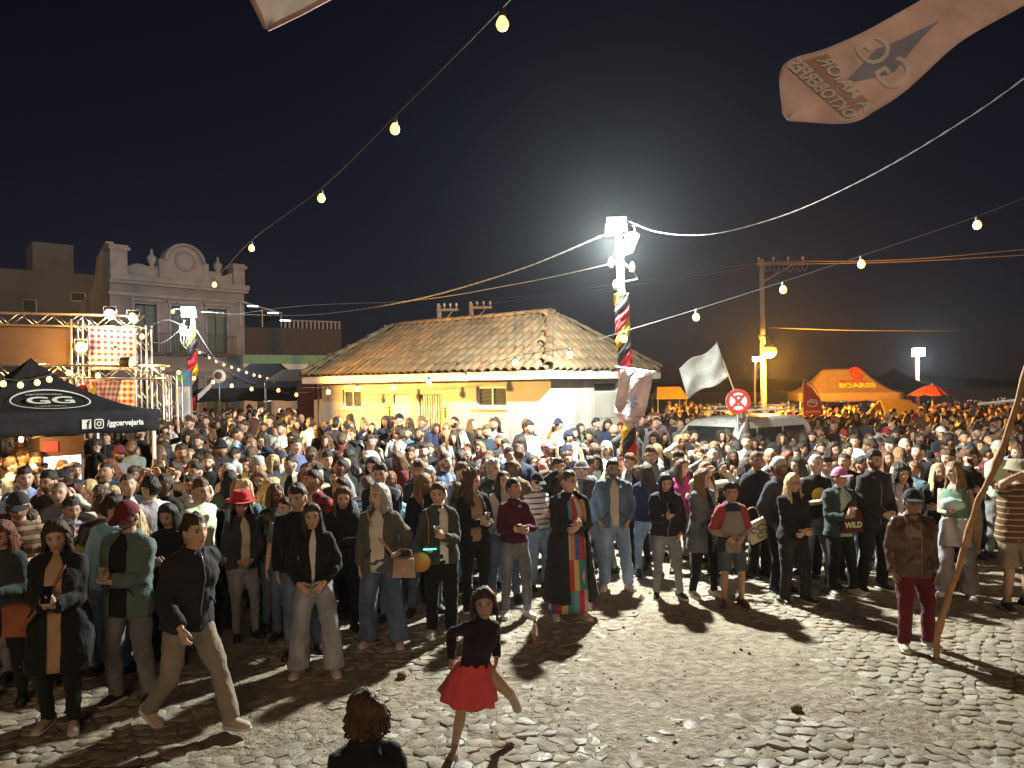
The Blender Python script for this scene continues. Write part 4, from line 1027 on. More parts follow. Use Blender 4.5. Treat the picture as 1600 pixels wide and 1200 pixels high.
# ================================================================ lamps, poles, cables
CABLE = plain('cable_black', (.035, .033, .03), .5); CABLEG = plain('cable_grey', (.13, .12, .115), .6)
BULB = emit('bulb_warm', (1.0, .52, .12), 3.6); BULBS = emit('bulb_small', (1.0, .42, .14), 3.4)
COOL = emit('led_panel', (.82, 1.0, .97), 12); SODIUM = emit('sodium_lens', (1.0, .36, .02), 9)
WARMSPOT = emit('warm_spot_lens', (1.0, .60, .16), 7)
RED = fabric((.50, .02, .03)); YEL = fabric((.62, .42, .02)); BLK = fabric((.018, .018, .02))
WOODP = plain('pole_wood', (.30, .25, .19), .9, var=.3, stretch=(6, 6, .6), bmp=.4)
CONC = plain('pole_concrete', (.36, .34, .31), .9, var=.2)
def light(name, loc, power, col, radius=.1, kind='POINT', to=None, spot=None, parent=None):
    l = bpy.data.lights.new(name, kind); l.energy = power; l.color = col
    l.shadow_soft_size = radius
    o = bpy.data.objects.new(name, l); COL.objects.link(o); o.location = loc
    if kind == 'SPOT': l.spot_size = spot or R(100); l.spot_blend = .6
    if to is not None: o.rotation_euler = (Vector(to)-Vector(loc)).to_track_quat('-Z', 'Y').to_euler()
    return o
def flood_head(parent, c, aim, sz=(.36, .28, .09), lens=COOL):
    """LED floodlight: finned housing, bright lens, yoke bracket"""
    aim = Vector(aim).normalized(); q = aim.to_track_quat('Y', 'Z').to_matrix()
    h = MB(); h.box(c, (sz[0], sz[2], sz[1]), 0, q)
    for k in range(6): h.box(Vector(c)+q@Vector((-sz[0]/2+.03+k*(sz[0]-.06)/5, -sz[2]*.75, 0)), (.012, .05, sz[1]*.9), 0, q)
    h = h.build('floodlight', [GREYM], parent, smooth=False)
    p = MB(); p.box(Vector(c)+q@Vector((0, sz[2]/2+.004, 0)), (sz[0]-.05, .006, sz[1]-.05), 0, q); p.build('lens', [lens], h, smooth=False)
    p = MB(); p.sweep([tuple(Vector(c)+q@Vector(v)) for v in ((-sz[0]/2-.02, 0, 0), (-sz[0]/2-.02, -.05, -.2), (sz[0]/2+.02, -.05, -.2), (sz[0]/2+.02, 0, 0))], .012, 5); p.build('bracket', [GREYM], h)
def wrap(parent, base, top, r, turns, w0=.26, x_off=0):
    """red, yellow and black cloth twisted round a pole, each colour a sheet of its own"""
    base = Vector(base); ax = Vector(top)-base; H = ax.length
    for k, mm in enumerate((RED, YEL, BLK)):
        n = 110; Gd = []
        for i in range(n+1):
            t = i/n; a = t*turns*2*math.pi+k*2*math.pi/3; row = []
            for j in range(9):
                s = j/8-.5; aa = a+s*2*math.pi/3*1.05
                rr = r*(1.02+.16*nz(t*18+k*7, s*2.2, 3)+.10*math.cos(s*math.pi)+.10*math.sin(s*17+t*40)*.5)
                p = base+ax*t; row.append((p.x+rr*math.cos(aa), p.y+rr*math.sin(aa), p.z+s*0))
            Gd.append(row)
        p = MB(); p.grid(Gd); o = p.build({0: 'red_cloth', 1: 'yellow_cloth', 2: 'black_cloth'}[k], [mm], parent)
        md = o.modifiers.new('thickness', 'SOLIDIFY'); md.thickness = .006
# lamp pole beside the house
LA = U(962, 352, 13.2); b0 = stand(2.03, 13.2)
poleA = thing('lamp_pole', 'tall lamp pole wrapped in red, yellow and black cloth beside the white wall', 'lamp post', b0)
rel = lambda v: tuple(Vector(v)-b0)
topA = U(966, 362, 13.2)
p = MB(); pts = [Vector((0, 0, 0)), Vector(rel(topA))*.5+Vector((.02, 0, 0)), Vector(rel(topA))]; p.sweep(cat([tuple(v) for v in pts], 6), np.linspace(.085, .062, 13), 10); p.build('pole', [plain('pole_yellow', (.50, .46, .25), .8, var=.2, stretch=(5, 5, .6))], poleA)
wrap(poleA, (0, 0, .9), Vector(rel(topA))*.80, .115, 4.3)
flood_head(poleA, Vector(rel(LA))+Vector((0, -.10, .0)), (-.12, -1, -.45), (.32, .24, .1))
flood_head(poleA, Vector(rel(U(985, 381, 13.25))), (1, .25, -.45), (.30, .34, .1), plain('lens_off', (.45, .5, .52), .2))
for (px, py, k) in ((955, 410, 0), (988, 417, 1), (962, 445, 2)):
    p = MB(); c = rel(U(px, py, 13.13)); p.lathe([(.02, -.09), (.045, -.07), (.05, 0), (.035, .05), (.012, .08)], 8, c=c); p.build('insulator', [plain('insul', (.62, .55, .3) if k == 1 else (.6, .62, .62), .4)], poleA)
p = MB(); p.sweep([rel(U(*q, 13.15)) for q in ((972, 408), (990, 425), (996, 436), (975, 440), (972, 462), (968, 470))], .012, 5); p.build('loose_wire', [CABLEG], poleA)
p = MB(); p.sweep([rel(U(*q, 13.15)) for q in ((990, 352), (992, 360), (983, 372), (979, 390), (974, 402))], .014, 5); p.build('loose_wire', [CABLEG], poleA)
light('flood_light', LA+Vector((-.05, -.26, -.36)), 6800, (.97, 1.0, .89), .11)
# lamp pole by the stage truss
LB = U(297, 487, 26); bB = stand(U(302, 600, 26).x, 26)
poleB = thing('lamp_pole', 'lamp pole wrapped in striped cloth between the truss and the far black tent', 'lamp post', bB)
relB = lambda v: tuple(Vector(v)-bB)
p = MB(); p.sweep([(0, 0, 0), relB(LB+Vector((.06, .1, .0)))], [.10, .08], 10); p.build('pole', [plain('pole_yellow', (.50, .46, .25), .8)], poleB)
wrap(poleB, (0, 0, .7), Vector(relB(U(299, 515, 26))), .16, 2.6)
flood_head(poleB, Vector(relB(LB))+Vector((0, -.12, 0)), (.25, -1, -.35), (.46, .36, .1))
p = MB(); p.box(relB(U(286, 517, 25.9)), (.18, .14, .3)); p.build('junction_box', [plain('junction', (.45, .42, .25), .6)], poleB, smooth=False)
for k, q in enumerate((((288, 500), (282, 530), (293, 545), (294, 520)), ((300, 505), (290, 535), (286, 540), (289, 520)))):
    p = MB(); p.sweep(cat([relB(U(*z, 25.8)) for z in q], 4), .02, 5); p.build('loose_wire', [CABLEG], poleB)
light('flood_light', LB+Vector((.1, -.34, -.42)), 800, (.86, .98, 1.0), .13)

def cable(name, label, pts, r=.012, mat=CABLE, twist=0, cat_='cable', k=10, parent=None):
    P = cat([tuple(q) for q in pts], k); p = MB()
    if twist:
        T, A, B = frames(P)
        L = np.concatenate([[0], np.cumsum(np.linalg.norm(np.diff(P, axis=0), axis=1))])
        n = int(L[-1]/.11); tt = np.linspace(0, L[-1], n)
        Q = np.stack([np.interp(tt, L, P[:, j]) for j in range(3)], 1); T, A, B = frames(Q)
        for ph in (0, math.pi):
            a = tt*2*math.pi/twist+ph; p.sweep(Q+A*(np.cos(a)*r*1.3)[:, None]+B*(np.sin(a)*r*1.3)[:, None], r, 5)
    else: p.sweep(P, r, 5)
    if parent is not None: return p.build(name, [mat], parent)
    return p.build(name, [mat], label=label, cat=cat_)
cable('cable', 'thick twisted cable sagging between the two lamp poles', [U(955, 362, 13.2), U(800, 425, 16), U(640, 470, 20), U(500, 491, 23), U(400, 492, 25), U(315, 487, 26)], .008, CABLEG, .55)
cable('cable', 'twisted two-strand cable rising from the lamp pole to the upper right', [U(980, 345, 13.2), U(1030, 363, 12.4), U(1110, 366, 11.2), U(1220, 338, 10), U(1340, 285, 8.4), U(1480, 205, 7), U(1640, 92, 5.8), U(2150, -330, 3.6), U(3400, -1500, 2.0)], .004, CABLEG, .45)
cable('cable', 'thin cable from the lamp pole running left above the house', [U(962, 411, 13.2), U(800, 445, 17), U(640, 470, 21), U(470, 478, 26), U(330, 496, 28)], .008, CABLEG)
cable('cable', 'thin guy wire from the left lamp pole down to the far black tent', [U(306, 515, 26), U(345, 570, 25), U(400, 600, 24), U(452, 615, 23.6)], .009, CABLEG)
cable('cable', 'wire from the left lamp pole to the truss corner', [U(292, 512, 26), U(262, 500, 23), U(231, 510, 20)], .008, CABLEG)
cable('cable', 'wire from the left lamp pole crossing to the lower truss', [U(290, 508, 26), U(255, 535, 22), U(228, 530, 19.5)], .008, CABLEG)

def string_lights(label, bulbs, ends=(), r=.034, lens=BULB, wire=.007, drop=.13, mat=CABLE):
    """a sagging cable with hanging lamp holders; bulbs: (px, py, depth)"""
    e = thing('string_lights', label, 'string lights', U(*bulbs[0]))
    o0 = U(*bulbs[0])
    pts = [U(*q)+Vector((0, 0, drop)) for q in bulbs]
    allp = ([U(*ends[0])] if len(ends) > 0 and ends[0] else [])+pts+([U(*ends[1])] if len(ends) > 1 and ends[1] else [])
    cable('cable', None, [q-o0 for q in allp], wire, mat, k=5, parent=e)
    for q in bulbs:
        c = U(*q)-o0
        r = r*1.18; p = MB(); p.lathe([(r*.35, -r*1.02), (r*.75, -r*.75), (r, -r*.1), (r*.85, r*.55), (r*.5, r*1.05), (r*.42, r*1.3)], 10, c=tuple(c)); b = p.build('bulb', [lens], e)
        p = MB(); p.lathe([(r*.48, r*1.05), (r*.52, r*1.9), (r*.3, r*2.4), (.006, drop)], 8, c=tuple(c)); p.build('lamp_holder', [CABLE], b); r = r/1.18
    return e
string_lights('string of bulbs slanting from the top edge down to the left lamp pole', [(785, 38, 6.0), (617, 202, 7.8), (502, 310, 10), (393, 388, 12.8), (335, 445, 16.5), (270, 487, 21.5)], ((830, -40, 5.6), (300, 482, 25.8)), .043)
string_lights('string of bulbs crossing from the right edge along the house eave', [(1527, 352, 11.3), (1346, 413, 12.0), (1224, 453, 12.4), (1088, 496, 12.8), (975, 530, 13.0), (890, 555, 13.8), (805, 567, 15.0), (728, 591, 16.5), (670, 598, 17.3), (615, 606, 18.0), (558, 608, 18.7), (513, 613, 19.3)], ((1660, 285, 10.8), (462, 606, 20.5)), .05)
string_lights('row of small bright bulbs along the front of the black logo tent', [(5, 600, 11.2), (32, 602, 11.5), (58, 598, 11.8), (77, 593, 12.0), (107, 583, 12.6)], ((-30, 598, 11), (160, 560, 15)), .036, drop=.07)
string_lights('string of tiny reddish bulbs between the left lamp pole and the far black tent', [(312, 551, 25.7), (327, 559, 25.6), (338, 565, 25.5), (350, 570, 25.3), (362, 574, 25.1), (373, 578, 25), (385, 582, 24.8), (397, 586, 24.6), (406, 588, 24.5), (418, 592, 24.3), (428, 595, 24.2)], ((303, 545, 26), (440, 598, 24)), .035, BULBS, drop=.05)
string_lights('string of warm bulbs across the far black tent roof', [(254, 575, 21), (279, 582, 21.4), (303, 591, 21.8), (333, 597, 22.2), (362, 603, 22.5), (393, 608, 22.8), (435, 610, 23), (463, 617, 23)], ((225, 565, 20), (490, 613, 22)), .045, drop=.07)
string_lights('short string of bulbs hanging in front of the chequered truss panel', [(222, 526, 18.4), (180, 549, 18.4), (153, 587, 17.8)], ((240, 512, 19), (120, 590, 17)), .05, drop=.09)
# utility poles
def utility_pole(label, px, ytop, d, arm_l, arm_r, h_to=None):
    T = U(px, ytop, d); b = stand(T.x, d, 0.0); e = thing('utility_pole', label, 'utility pole', b)
    H = T.z-b.z; p = MB(); p.sweep([(0, 0, 0), (0, 0, H)], [.15, .10], 8); p.build('pole', [CONC], e)
    p = MB(); p.box(((arm_r-arm_l)/2, -.12, H-.22), (arm_l+arm_r, .10, .11)); p.build('crossarm', [WOODP], e, smooth=False)
    p = MB(); p.sweep([(0, -.1, H-1.0), (arm_r*.7, -.12, H-.28)], .025, 5); p.build('brace', [GREYM], e)
    n = 4
    for k in range(n):
        x = -arm_l+.08+k*(arm_l+arm_r-.16)/(n-1); p = MB(); p.lathe([(.02, 0), (.02, .1), (.05, .12), (.06, .2), (.03, .24)], 8, c=(x, -.12, H-.165)); p.build('insulator', [plain('insul_w', (.5, .5, .48), .3)], e)
    return e, T
utility_pole('concrete utility pole top behind the house ridge, left of the pair', 686, 477, 34, .1, .85)
utility_pole('concrete utility pole top behind the house ridge, right of the pair', 736, 474, 37, .1, 1.0)
eP, TP = utility_pole('utility pole with tangled crossarm wires above the orange street lamp', 1190, 405, 33, .25, 1.8)
p = MB()
for k in range(9): 
    r2 = random.Random(k); P = [((.1+.18*k)+r2.uniform(-.1, .1), -.2, TP.z-.35+r2.uniform(-.1, .1)) for _ in range(2)]
    P = [(.05+.2*k, -.2, TP.z-.25), (.1+.2*k, -.25, TP.z-.5-r2.uniform(0, .15)), (.25+.2*k, -.2, TP.z-.45), (.3+.2*k, -.2, TP.z-.2)]; p.sweep(cat(P, 4), .018, 4)
p.build('wire_tangle', [CABLEG], eP)
for k, (y0, y1) in enumerate(((408, 386), (413, 396))):
    cable('cable', ['upper', 'lower'][k]+' power line running right from the utility pole', [U(1195, y0, 33), U(1400, y0-2-2*k, 30), U(1640, y1, 27)], .022, CABLEG)
    cable('cable', ['upper', 'lower'][k]+' power line running left from the utility pole behind the lamp pole', [U(1185, y0+3, 33), U(970, y0+35, 36), U(760, y0+62, 40)], .016, CABLE)
cable('cable', 'thin orange-lit wire running right from the street lamp', [U(1200, 512, 32.8), U(1330, 516, 31), U(1500, 517, 29)], .02, CABLEG)
# orange street lamp on its arm
LO = U(1201, 545, 31.5)
sl = thing('street_lamp', 'sodium street lamp glowing orange in front of the utility pole', 'street lamp', LO)
p = MB(); p.lathe([(.02, .22), (.16, .18), (.24, .04), (.25, -.02), (.22, -.03)], 14); p.build('shade', [GREYM], sl)
p = MB(); p.ball((0, 0, -.12), (.32, .32, .25), 14, 9); p.build('globe', [SODIUM], sl)
p = MB(); p.sweep(cat([(0, 0, .2), (0, .2, .5), (-.1, .9, .6), tuple(Vector((TP.x, 32.9, LO.z+.2))-LO)], 4), .035, 6); p.build('arm', [GREYM], sl)
light('sodium_light', LO+Vector((0, -.15, -.42)), 13000, (1.0, .38, .035), .2)
L2 = U(1182, 561, 36); p = MB(); p.box((0, 0, 0), (.34, .12, .22)); p.box((0, .12, .0), (.2, .12, .16), 1); o = p.build('floodlight', [COOL, GREYM], smooth=False, loc=L2, label='small white floodlight left of the orange street lamp', cat='floodlight')
p = MB(); p.sweep([(0, .15, -.02), (0, .3, -1.5), (0, .3, -4.0)], .05, 6, 1); p.build('pole', [COOL, CONC], o)
# far white lamp on a red pole
L3 = U(1433, 550, 48); b3 = stand(L3.x, 48, 0)
lp = thing('street_lamp', 'white street lamp on a red pole behind the orange tent', 'street lamp', b3)
p = MB(); p.sweep([(0, 0, 0), (0, 0, L3.z-.3)], [.12, .11], 8); p.build('pole', [plain('pole_red', (.45, .06, .03), .5)], lp)
flood_head(lp, Vector((0, -.15, L3.z)), (-.3, -1, -.3), (.72, .5, .12))
light('far_lamp', L3+Vector((-.1, -.6, -.4)), 3500, (.85, .97, 1.0), .2)

# ================================================================ stage truss with chequered panels
ALU = plain('truss_aluminium', (.55, .54, .52), .35, .85, var=.12)
CH = MB(); CH.sweep([(0, 0, 0), (1, 0, 0)], .025, 8); BR = MB(); BR.sweep([(0, 0, 0), (1, 0, 0)], .013, 6)
CHM = CH.mesh('chord', [ALU]); BRM = BR.mesh('brace', [ALU])
def bar(me, name, a, b, parent, rad=1.0):
    a, b = Vector(a), Vector(b); d = b-a; o = obj(name, me, parent); M = d.to_track_quat('X', 'Z').to_matrix().to_4x4() @ Matrix.Diagonal((d.length, rad, rad, 1)); M.translation = a; o.matrix_local = M
def truss(label, A, B, s=.30, side=Vector((0, 0, 1))):
    A, B = Vector(A), Vector(B); e = thing('stage_truss', label, 'truss', A); d = B-A; u = d.normalized()
    v = (side-u*side.dot(u)).normalized(); w_ = u.cross(v); h = s/2
    for i in (-1, 1):
        for j in (-1, 1): bar(CHM, 'chord', v*(i*h)+w_*(j*h), d+v*(i*h)+w_*(j*h), e)
    n = max(2, round(d.length/(s*1.15)))
    for j in (-1, 1):
        for k in range(n):
            t0, t1 = k/n, (k+1)/n; sg = 1 if k % 2 else -1
            bar(BRM, 'brace', d*t0-v*(h*sg)+w_*(j*h), d*t1+v*(h*sg)+w_*(j*h), e)
    for j in (-1, 1):
        for k in range(0, n, 2): bar(BRM, 'brace', d*(k/n)+v*(j*h)-w_*h, d*((k+1)/n)+v*(j*h)+w_*h, e)
    return e
TA = U(-60, 497, 19.0); TB = U(222, 510, 19.4); TB.z = TA.z-.12
truss('top beam of the stage truss, lit orange at the left edge', TA, TB)
LA2 = U(-60, 580, 17.6); LB2 = U(262, 582, 18.2)
truss('lower front beam of the stage truss above the logo tent', LA2, LB2)
for px, d, yt, lab in ((125, 19.2, 500, 'upright truss left of the chequered panel'), (224, 19.5, 510, 'upright truss right of the chequered panel'), (250, 18.3, 586, 'front upright truss beside the lamp pole'), (116, 17.8, 590, 'front upright truss behind the logo tent peak'), (272, 19.6, 586, 'slim rear upright truss next to the white banner')):
    T = U(px, yt, d); truss(lab, Vector((T.x, d, gz(T.x, d))), T, .28, Vector((0, 1, 0)))
# chequered cloth panels: red and white gingham
def gingham(name, c1, c2, sc):
    m, t, b = _nodes(name); co = obj_co(t, kind='UV')
    s = t.nodes.new('ShaderNodeSeparateXYZ'); t.links.new(co, s.inputs[0])
    a = mth(t, 'GREATER_THAN', mth(t, 'FRACT', mth(t, 'MULTIPLY', s.outputs[0], sc)), .5); c = mth(t, 'GREATER_THAN', mth(t, 'FRACT', mth(t, 'MULTIPLY', s.outputs[1], sc)), .5)
    k = mth(t, 'MULTIPLY', mth(t, 'ADD', a, c), .5)
    t.links.new(mix_rgb(t, k, c1, c2), b.inputs['Base Color']); b.inputs['Roughness'].default_value = .85; return m
def cloth_panel(name, label, c4, mat, thick=.008, sag=.02, parent=None, nu=16, nv=14, cat_='banner', loc0=None, seed=0):
    """cloth between four corners (TL, TR, BR, BL) with real folds and a UV layout in metres"""
    TL, TR_, BR_, BL = [Vector(q) for q in c4]; o0 = TL if loc0 is None else Vector(loc0)
    nrm_ = (TR_-TL).cross(BL-TL).normalized(); Gd = []; uv = []
    Wd, Hd = (TR_-TL).length, (BL-TL).length
    for i in range(nv+1):
        row = []
        for j in range(nu+1):
            a, b_ = j/nu, i/nv; q = TL.lerp(TR_, a).lerp(BL.lerp(BR_, a), b_)
            k = sag*(nz(a*4+seed, b_*1.2, 1)+.6*nz(a*9+seed, b_*3, 5)); row.append(tuple(q+nrm_*k-o0)); uv.append((a*Wd, b_*Hd))
        Gd.append(row)
    p = MB(); p.grid(Gd); me = p.mesh(name, [mat])
    l = me.uv_layers.new(name='UVMap'); idx = np.zeros(len(me.loops), dtype=np.int32); me.loops.foreach_get('vertex_index', idx); l.data.foreach_set('uv', np.array(uv)[idx].ravel())
    o = obj(name, me, parent, o0 if parent is None else None, label=label, cat=cat_ if label else None)
    if thick: md = o.modifiers.new('thickness', 'SOLIDIFY'); md.thickness = thick
    return o
GING = gingham('gingham_red', (.72, .70, .68), (.42, .02, .03), 6.6); GINGO = gingham('gingham_fine', (.66, .55, .42), (.46, .05, .03), 9)
cloth_panel('gingham_banner', 'red and white chequered cloth panel high in the stage truss', (U(137, 508, 19.35), U(214, 513, 19.5), U(216, 578, 19.5), U(138, 578, 19.35)), GING)
cloth_panel('gingham_banner', 'lower red and white chequered cloth behind the logo tent', (U(128, 592, 19.6), U(216, 592, 19.8), U(216, 660, 19.8), U(128, 660, 19.6)), GING, seed=4)
cloth_panel('chequered_cloth', 'orange-lit finely chequered cloth hanging from the lower truss', (U(146, 595, 18.0), U(192, 592, 18.0), U(183, 632, 18.0), U(146, 628, 18.0)), GINGO, sag=.05, seed=9)
cloth_panel('backdrop_screen', 'plain brown backdrop screen inside the stage truss', (U(-60, 507, 19.1), U(113, 512, 19.25), U(113, 572, 19.25), U(-60, 572, 19.1)), plain('screen_tan', (.085, .062, .05), .9, var=.08), seed=2)
cloth_panel('scarf', 'crumpled yellow cloth beside the lower chequered panel', (U(139, 610, 17.6), U(150, 600, 17.6), U(149, 620, 17.6), U(137, 618, 17.6)), YEL, sag=.05)
cloth_panel('scarf', 'crumpled red cloth beside the lower chequered panel', (U(121, 603, 17.7), U(136, 601, 17.7), U(138, 616, 17.7), U(122, 614, 17.7)), RED, sag=.05)
def par_can(label, px, py, d, aim, lens, power, col, kind='POINT', spot=None, to=None, r=.1):
    c = U(px, py, d); e = thing('stage_light', label, 'stage light', c); q = Vector(aim).normalized().to_track_quat('Z', 'Y').to_matrix()
    p = MB(); p.lathe([(.06, -.26), (.11, -.22), (.13, -.05), (.15, 0), (.14, .0)], 14, axis=q); p.build('housing', [plain('can_black', (.03, .03, .03), .5)], e)
    p = MB(); p.lathe([(.132, .001), (.10, .02), (.01, .03)], 14, axis=q); p.build('lens', [lens], e)
    p = MB(); p.sweep([(-.16, 0, 0), (-.16, 0, .2), (.16, 0, .2), (.16, 0, 0)], .012, 5); p.build('yoke', [GREYM], e)
    a = Vector(aim).normalized()
    if power: light('stage_light_beam', c+a*.16, power, col, r, kind, to, spot)
HT_ = HC_+L_*3.6+Vector((0, 0, 2.7))
par_can('bright warm stage light on the left truss upright', 127, 543, 18.95, (.3, -1, -.2), WARMSPOT, 260, (1, .50, .12))
par_can('bright orange stage light on the lower truss, aimed at the house', 205, 566, 17.9, HT_-U(205, 566, 17.9), WARMSPOT, 13000, (1, .50, .11), 'SPOT', R(70), HT_)
par_can('white stage light sitting on the top truss beam', 172, 491, 19.3, (.1, -1, -.5), COOL, 60, (.95, .97, 1))
par_can('warm stage light at the top right of the chequered panel', 208, 497, 19.4, (-.2, -1, -.4), WARMSPOT, 60, (1, .7, .35))
light('truss_fill_light', U(60, 566, 17.75), 420, (1, .40, .07), .15)  # added fill that turns the truss orange, no lamp modelled here

# ================================================================ tents
TENTB = plain('tent_black', (.020, .020, .024), .85, var=.2, bmp=.3, bscale=9, spec=.08)
def tent(label, cen, yaw, w_, dpt, ze, zp, val, mat, legm=WHITE, scallop=.03, concave=.35, ridge=0):
    """pop-up gazebo: four legs, pinched canopy, valance on each side"""
    z0 = gz(cen[0], cen[1]); e = thing('gazebo_tent', label, 'tent', (cen[0], cen[1], z0), yaw)
    n = 14; X, Y = w_/2, dpt/2; Gd = []
    for sgn, (cx, cy) in enumerate(((0, -1), (1, 0), (0, 1), (-1, 0))):
        Gd = []
        for i in range(n+1):
            t = i/n; row = []
            for j in range(n+1):
                s = j/n*2-1
                if cx == 0: ex, ey = s*X*(1 if cy < 0 else -1), cy*Y; tx = (s*ridge*(1 if cy < 0 else -1)); ty = 0
                else: ex, ey = cx*X, s*Y*cx; tx = cx*ridge; ty = 0
                z = ze+(zp-ze)*(t+(t*t-t)*concave*2)-.05*math.cos(s*math.pi/2)*(1-t)*t*4*.6+.012*nz(ex*3, ey*3, t*4)
                row.append((ex+(tx-ex)*t, ey+(ty-ey)*t, z))
            Gd.append(row)
        p = MB(); p.grid(Gd); o = p.build('canopy', [mat], e); md = o.modifiers.new('thickness', 'SOLIDIFY'); md.thickness = .006; md.offset = -1
        row0 = Gd[0]; Vg = []
        for k in range(5):
            f_ = k/4; Vg.append([(x*(1+.003)+.012*nz(x*4, y*4, k), y*(1+.003)+.018*nz(x*5, y*5, 3+k*.3), z-f_*val-(scallop*abs(math.sin(x*3.3+y*3.3)) if k == 4 else 0)) for (x, y, z) in row0])
        p = MB(); p.grid(Vg); o = p.build('valance', [mat], e); md = o.modifiers.new('thickness', 'SOLIDIFY'); md.thickness = .005
    for sx_ in (-1, 1):
        for sy_ in (-1, 1):
            p = MB(); p.box((sx_*(X-.05), sy_*(Y-.05), ze/2), (.045, .045, ze)); p.box((sx_*(X-.05), sy_*(Y-.05), .01), (.12, .12, .02)); p.build('leg', [legm], e, smooth=False)
    p = MB()
    for sx_ in (-1, 1): p.sweep([(sx_*(X-.06), -Y+.06, ze-.1), (0, 0, ze-.45), (sx_*(X-.06), Y-.06, ze-.1)], .014, 5)
    p.build('frame', [legm], e); return e
pr = U(247, 655, 12.9); dv = Vector((1, 1, 0)); yaw1 = math.atan2(dv.y, dv.x); W1 = 3.0
cu = dv.normalized(); cn = Vector((-cu.y, cu.x, 0)); cen1 = Vector((pr.x, pr.y, 0))-cu*(W1/2)+cn*(W1/2); ZE1 = 2.49-gz(cen1.x, cen1.y); ZP1 = 3.38-gz(cen1.x, cen1.y)
t1 = tent('black gazebo tent with white oval logo at the left edge', (cen1.x, cen1.y), yaw1, W1, W1, ZE1, ZP1, .34, TENTB, concave=.40)
ZE1 = ZE1; WPRINT = plain('white_print', (.62, .62, .60), .7, var=.05); TXT_G = plain('grey_print', (.34, .36, .33), .7)
# writing on the valance and the logo on the roof slope
def val_pt(a, b): return (a, -W1*.5*1.003-.026, ZE1-.20+b)
tm = MB(); lay(tm, text2d('/ggcervejaria', .125, .004, 'LEFT'), lambda a, b: val_pt(.70+a*.88, b))
sq = [(-.085, -.085), (.085, -.085), (.085, .085), (-.085, .085)]
lay(tm, (np.array(sq), [(0, 1, 2, 3)]), lambda a, b: val_pt(.40+a*.78, b*.85))
rr = lambda w__, k=5: [(math.copysign(w__-.03, cx)+.03*math.cos(t), math.copysign(w__-.03, cy)+.03*math.sin(t)) for cx, cy, a0 in ((1, 1, 0), (-1, 1, 90), (-1, -1, 180), (1, -1, 270)) for t in np.radians(np.linspace(a0, a0+90, k))]
lay(tm, stroke2d(rr(.08), .018, True), lambda a, b: val_pt(.58+a*.78, b*.85)); lay(tm, stroke2d([(.036*math.cos(t), .036*math.sin(t)) for t in np.linspace(0, 6.28, 20)[:-1]], .018, True), lambda a, b: val_pt(.58+a*.78, b*.85))
lay(tm, ([(.04, .04), (.055, .04), (.055, .055), (.04, .055)], [(0, 1, 2, 3)]), lambda a, b: val_pt(.58+a*.78, b*.85))
tm.build('lettering', [WPRINT], t1, smooth=False)
tm = MB(); lay(tm, text2d('f', .2, .006), lambda a, b: (lambda q: (q[0], q[1]-.004, q[2]))(val_pt(.42+a*.78, b*.85-.01))); tm.build('lettering', [TENTB], t1, smooth=False)
def roof_pt(a, b):
    """front slope of the black tent: a across, b up the slope (0..1)"""
    t = b; Y = W1*.5; z = ZE1+(ZP1-ZE1)*(t+(t*t-t)*.8)
    return (a, -Y*(1-t)-.025, z+.022-.03*(1-t)*t)
tm = MB(); t_ = np.linspace(0, 2*math.pi, 48)[:-1]
cx0 = .05
lay(tm, stroke2d([(.62*math.cos(a), .215*math.sin(a)) for a in t_], .022, True), lambda a, b: roof_pt(cx0+a*.9, .36+b))
lay(tm, text2d('GG', .50, .012), lambda a, b: roof_pt(cx0+a*.95, .37+b*.42))
tm.build('logo', [WPRINT], t1, smooth=False)
tm = MB(); lay(tm, illegible(14, .06, 3), lambda a, b: roof_pt(cx0+a, .235+b*.5)); lay(tm, illegible(16, .06, 4), lambda a, b: roof_pt(cx0+a, .50+b*.5-.09*a*a)); tm.build('lettering', [TXT_G], t1, smooth=False)
# fridge under the tent
fr = U(97, 690, 13.0); fz = gz(fr.x, fr.y)
f_ = thing('drinks_fridge', 'lit drinks fridge with a red top under the logo tent', 'fridge', (fr.x, fr.y, fz), yaw1)
p = MB(); p.box((0, .3, .98), (.66, .6, 1.96)); p.build('cabinet', [plain('fridge_brown', (.10, .07, .06), .5)], f_, smooth=False)
p = MB(); p.box((0, -.012, .88), (.56, .02, 1.5)); p.build('glass_door', [emit('fridge_glow', (.80, .95, 1.0), 1.1)], f_, smooth=False)
p = MB(); p.box((-.18, -.02, 1.80), (.22, .03, .16)); p.build('red_badge', [emit('fridge_red', (.8, .05, .05), .6, (.6, .05, .05))], f_, smooth=False)
for k in range(6):
    p = MB(); p.lathe([(.03, 0), (.034, .02), (.034, .15), (.015, .2), (.015, .26), (.001, .265)], 8, c=(-.2+k*.08, -.05, 1.18)); p.build('bottle', [plain('bottle_green', (.03, .25, .06), .2) if k % 3 else plain('bottle_red', (.5, .03, .05), .3)], f_)
lc = U(33, 686, 12.0); e = thing('hanging_lamp', 'bare warm bulb hanging under the edge of the logo tent', 'lamp', lc)
p = MB(); p.ball((0, 0, 0), (.035, .035, .045), 10, 7); p.build('bulb', [WARMSPOT], e); p = MB(); p.lathe([(.018, .04), (.02, .08), (.004, .09), (.004, .4)], 8); p.build('lamp_holder', [CABLE], e)
light('tent_bulb', lc+Vector((.05, -.08, -.09)), 170, (1, .5, .14), .05)
c2 = U(400, 650, 25); t2 = tent('far plain black gazebo tent left of the house', (c2.x, c2.y+1.0), R(6), 3.6, 3.2, 2.42, 3.25, .38, TENTB, GREYM, .05, .25, ridge=.5)
light('tent_bulb', U(420, 652, 26.2), 160, (1, .9, .75), .08)
p = MB(); p.sweep([(0, 0, 0), (0, 0, 1.4)], .03, 6); 
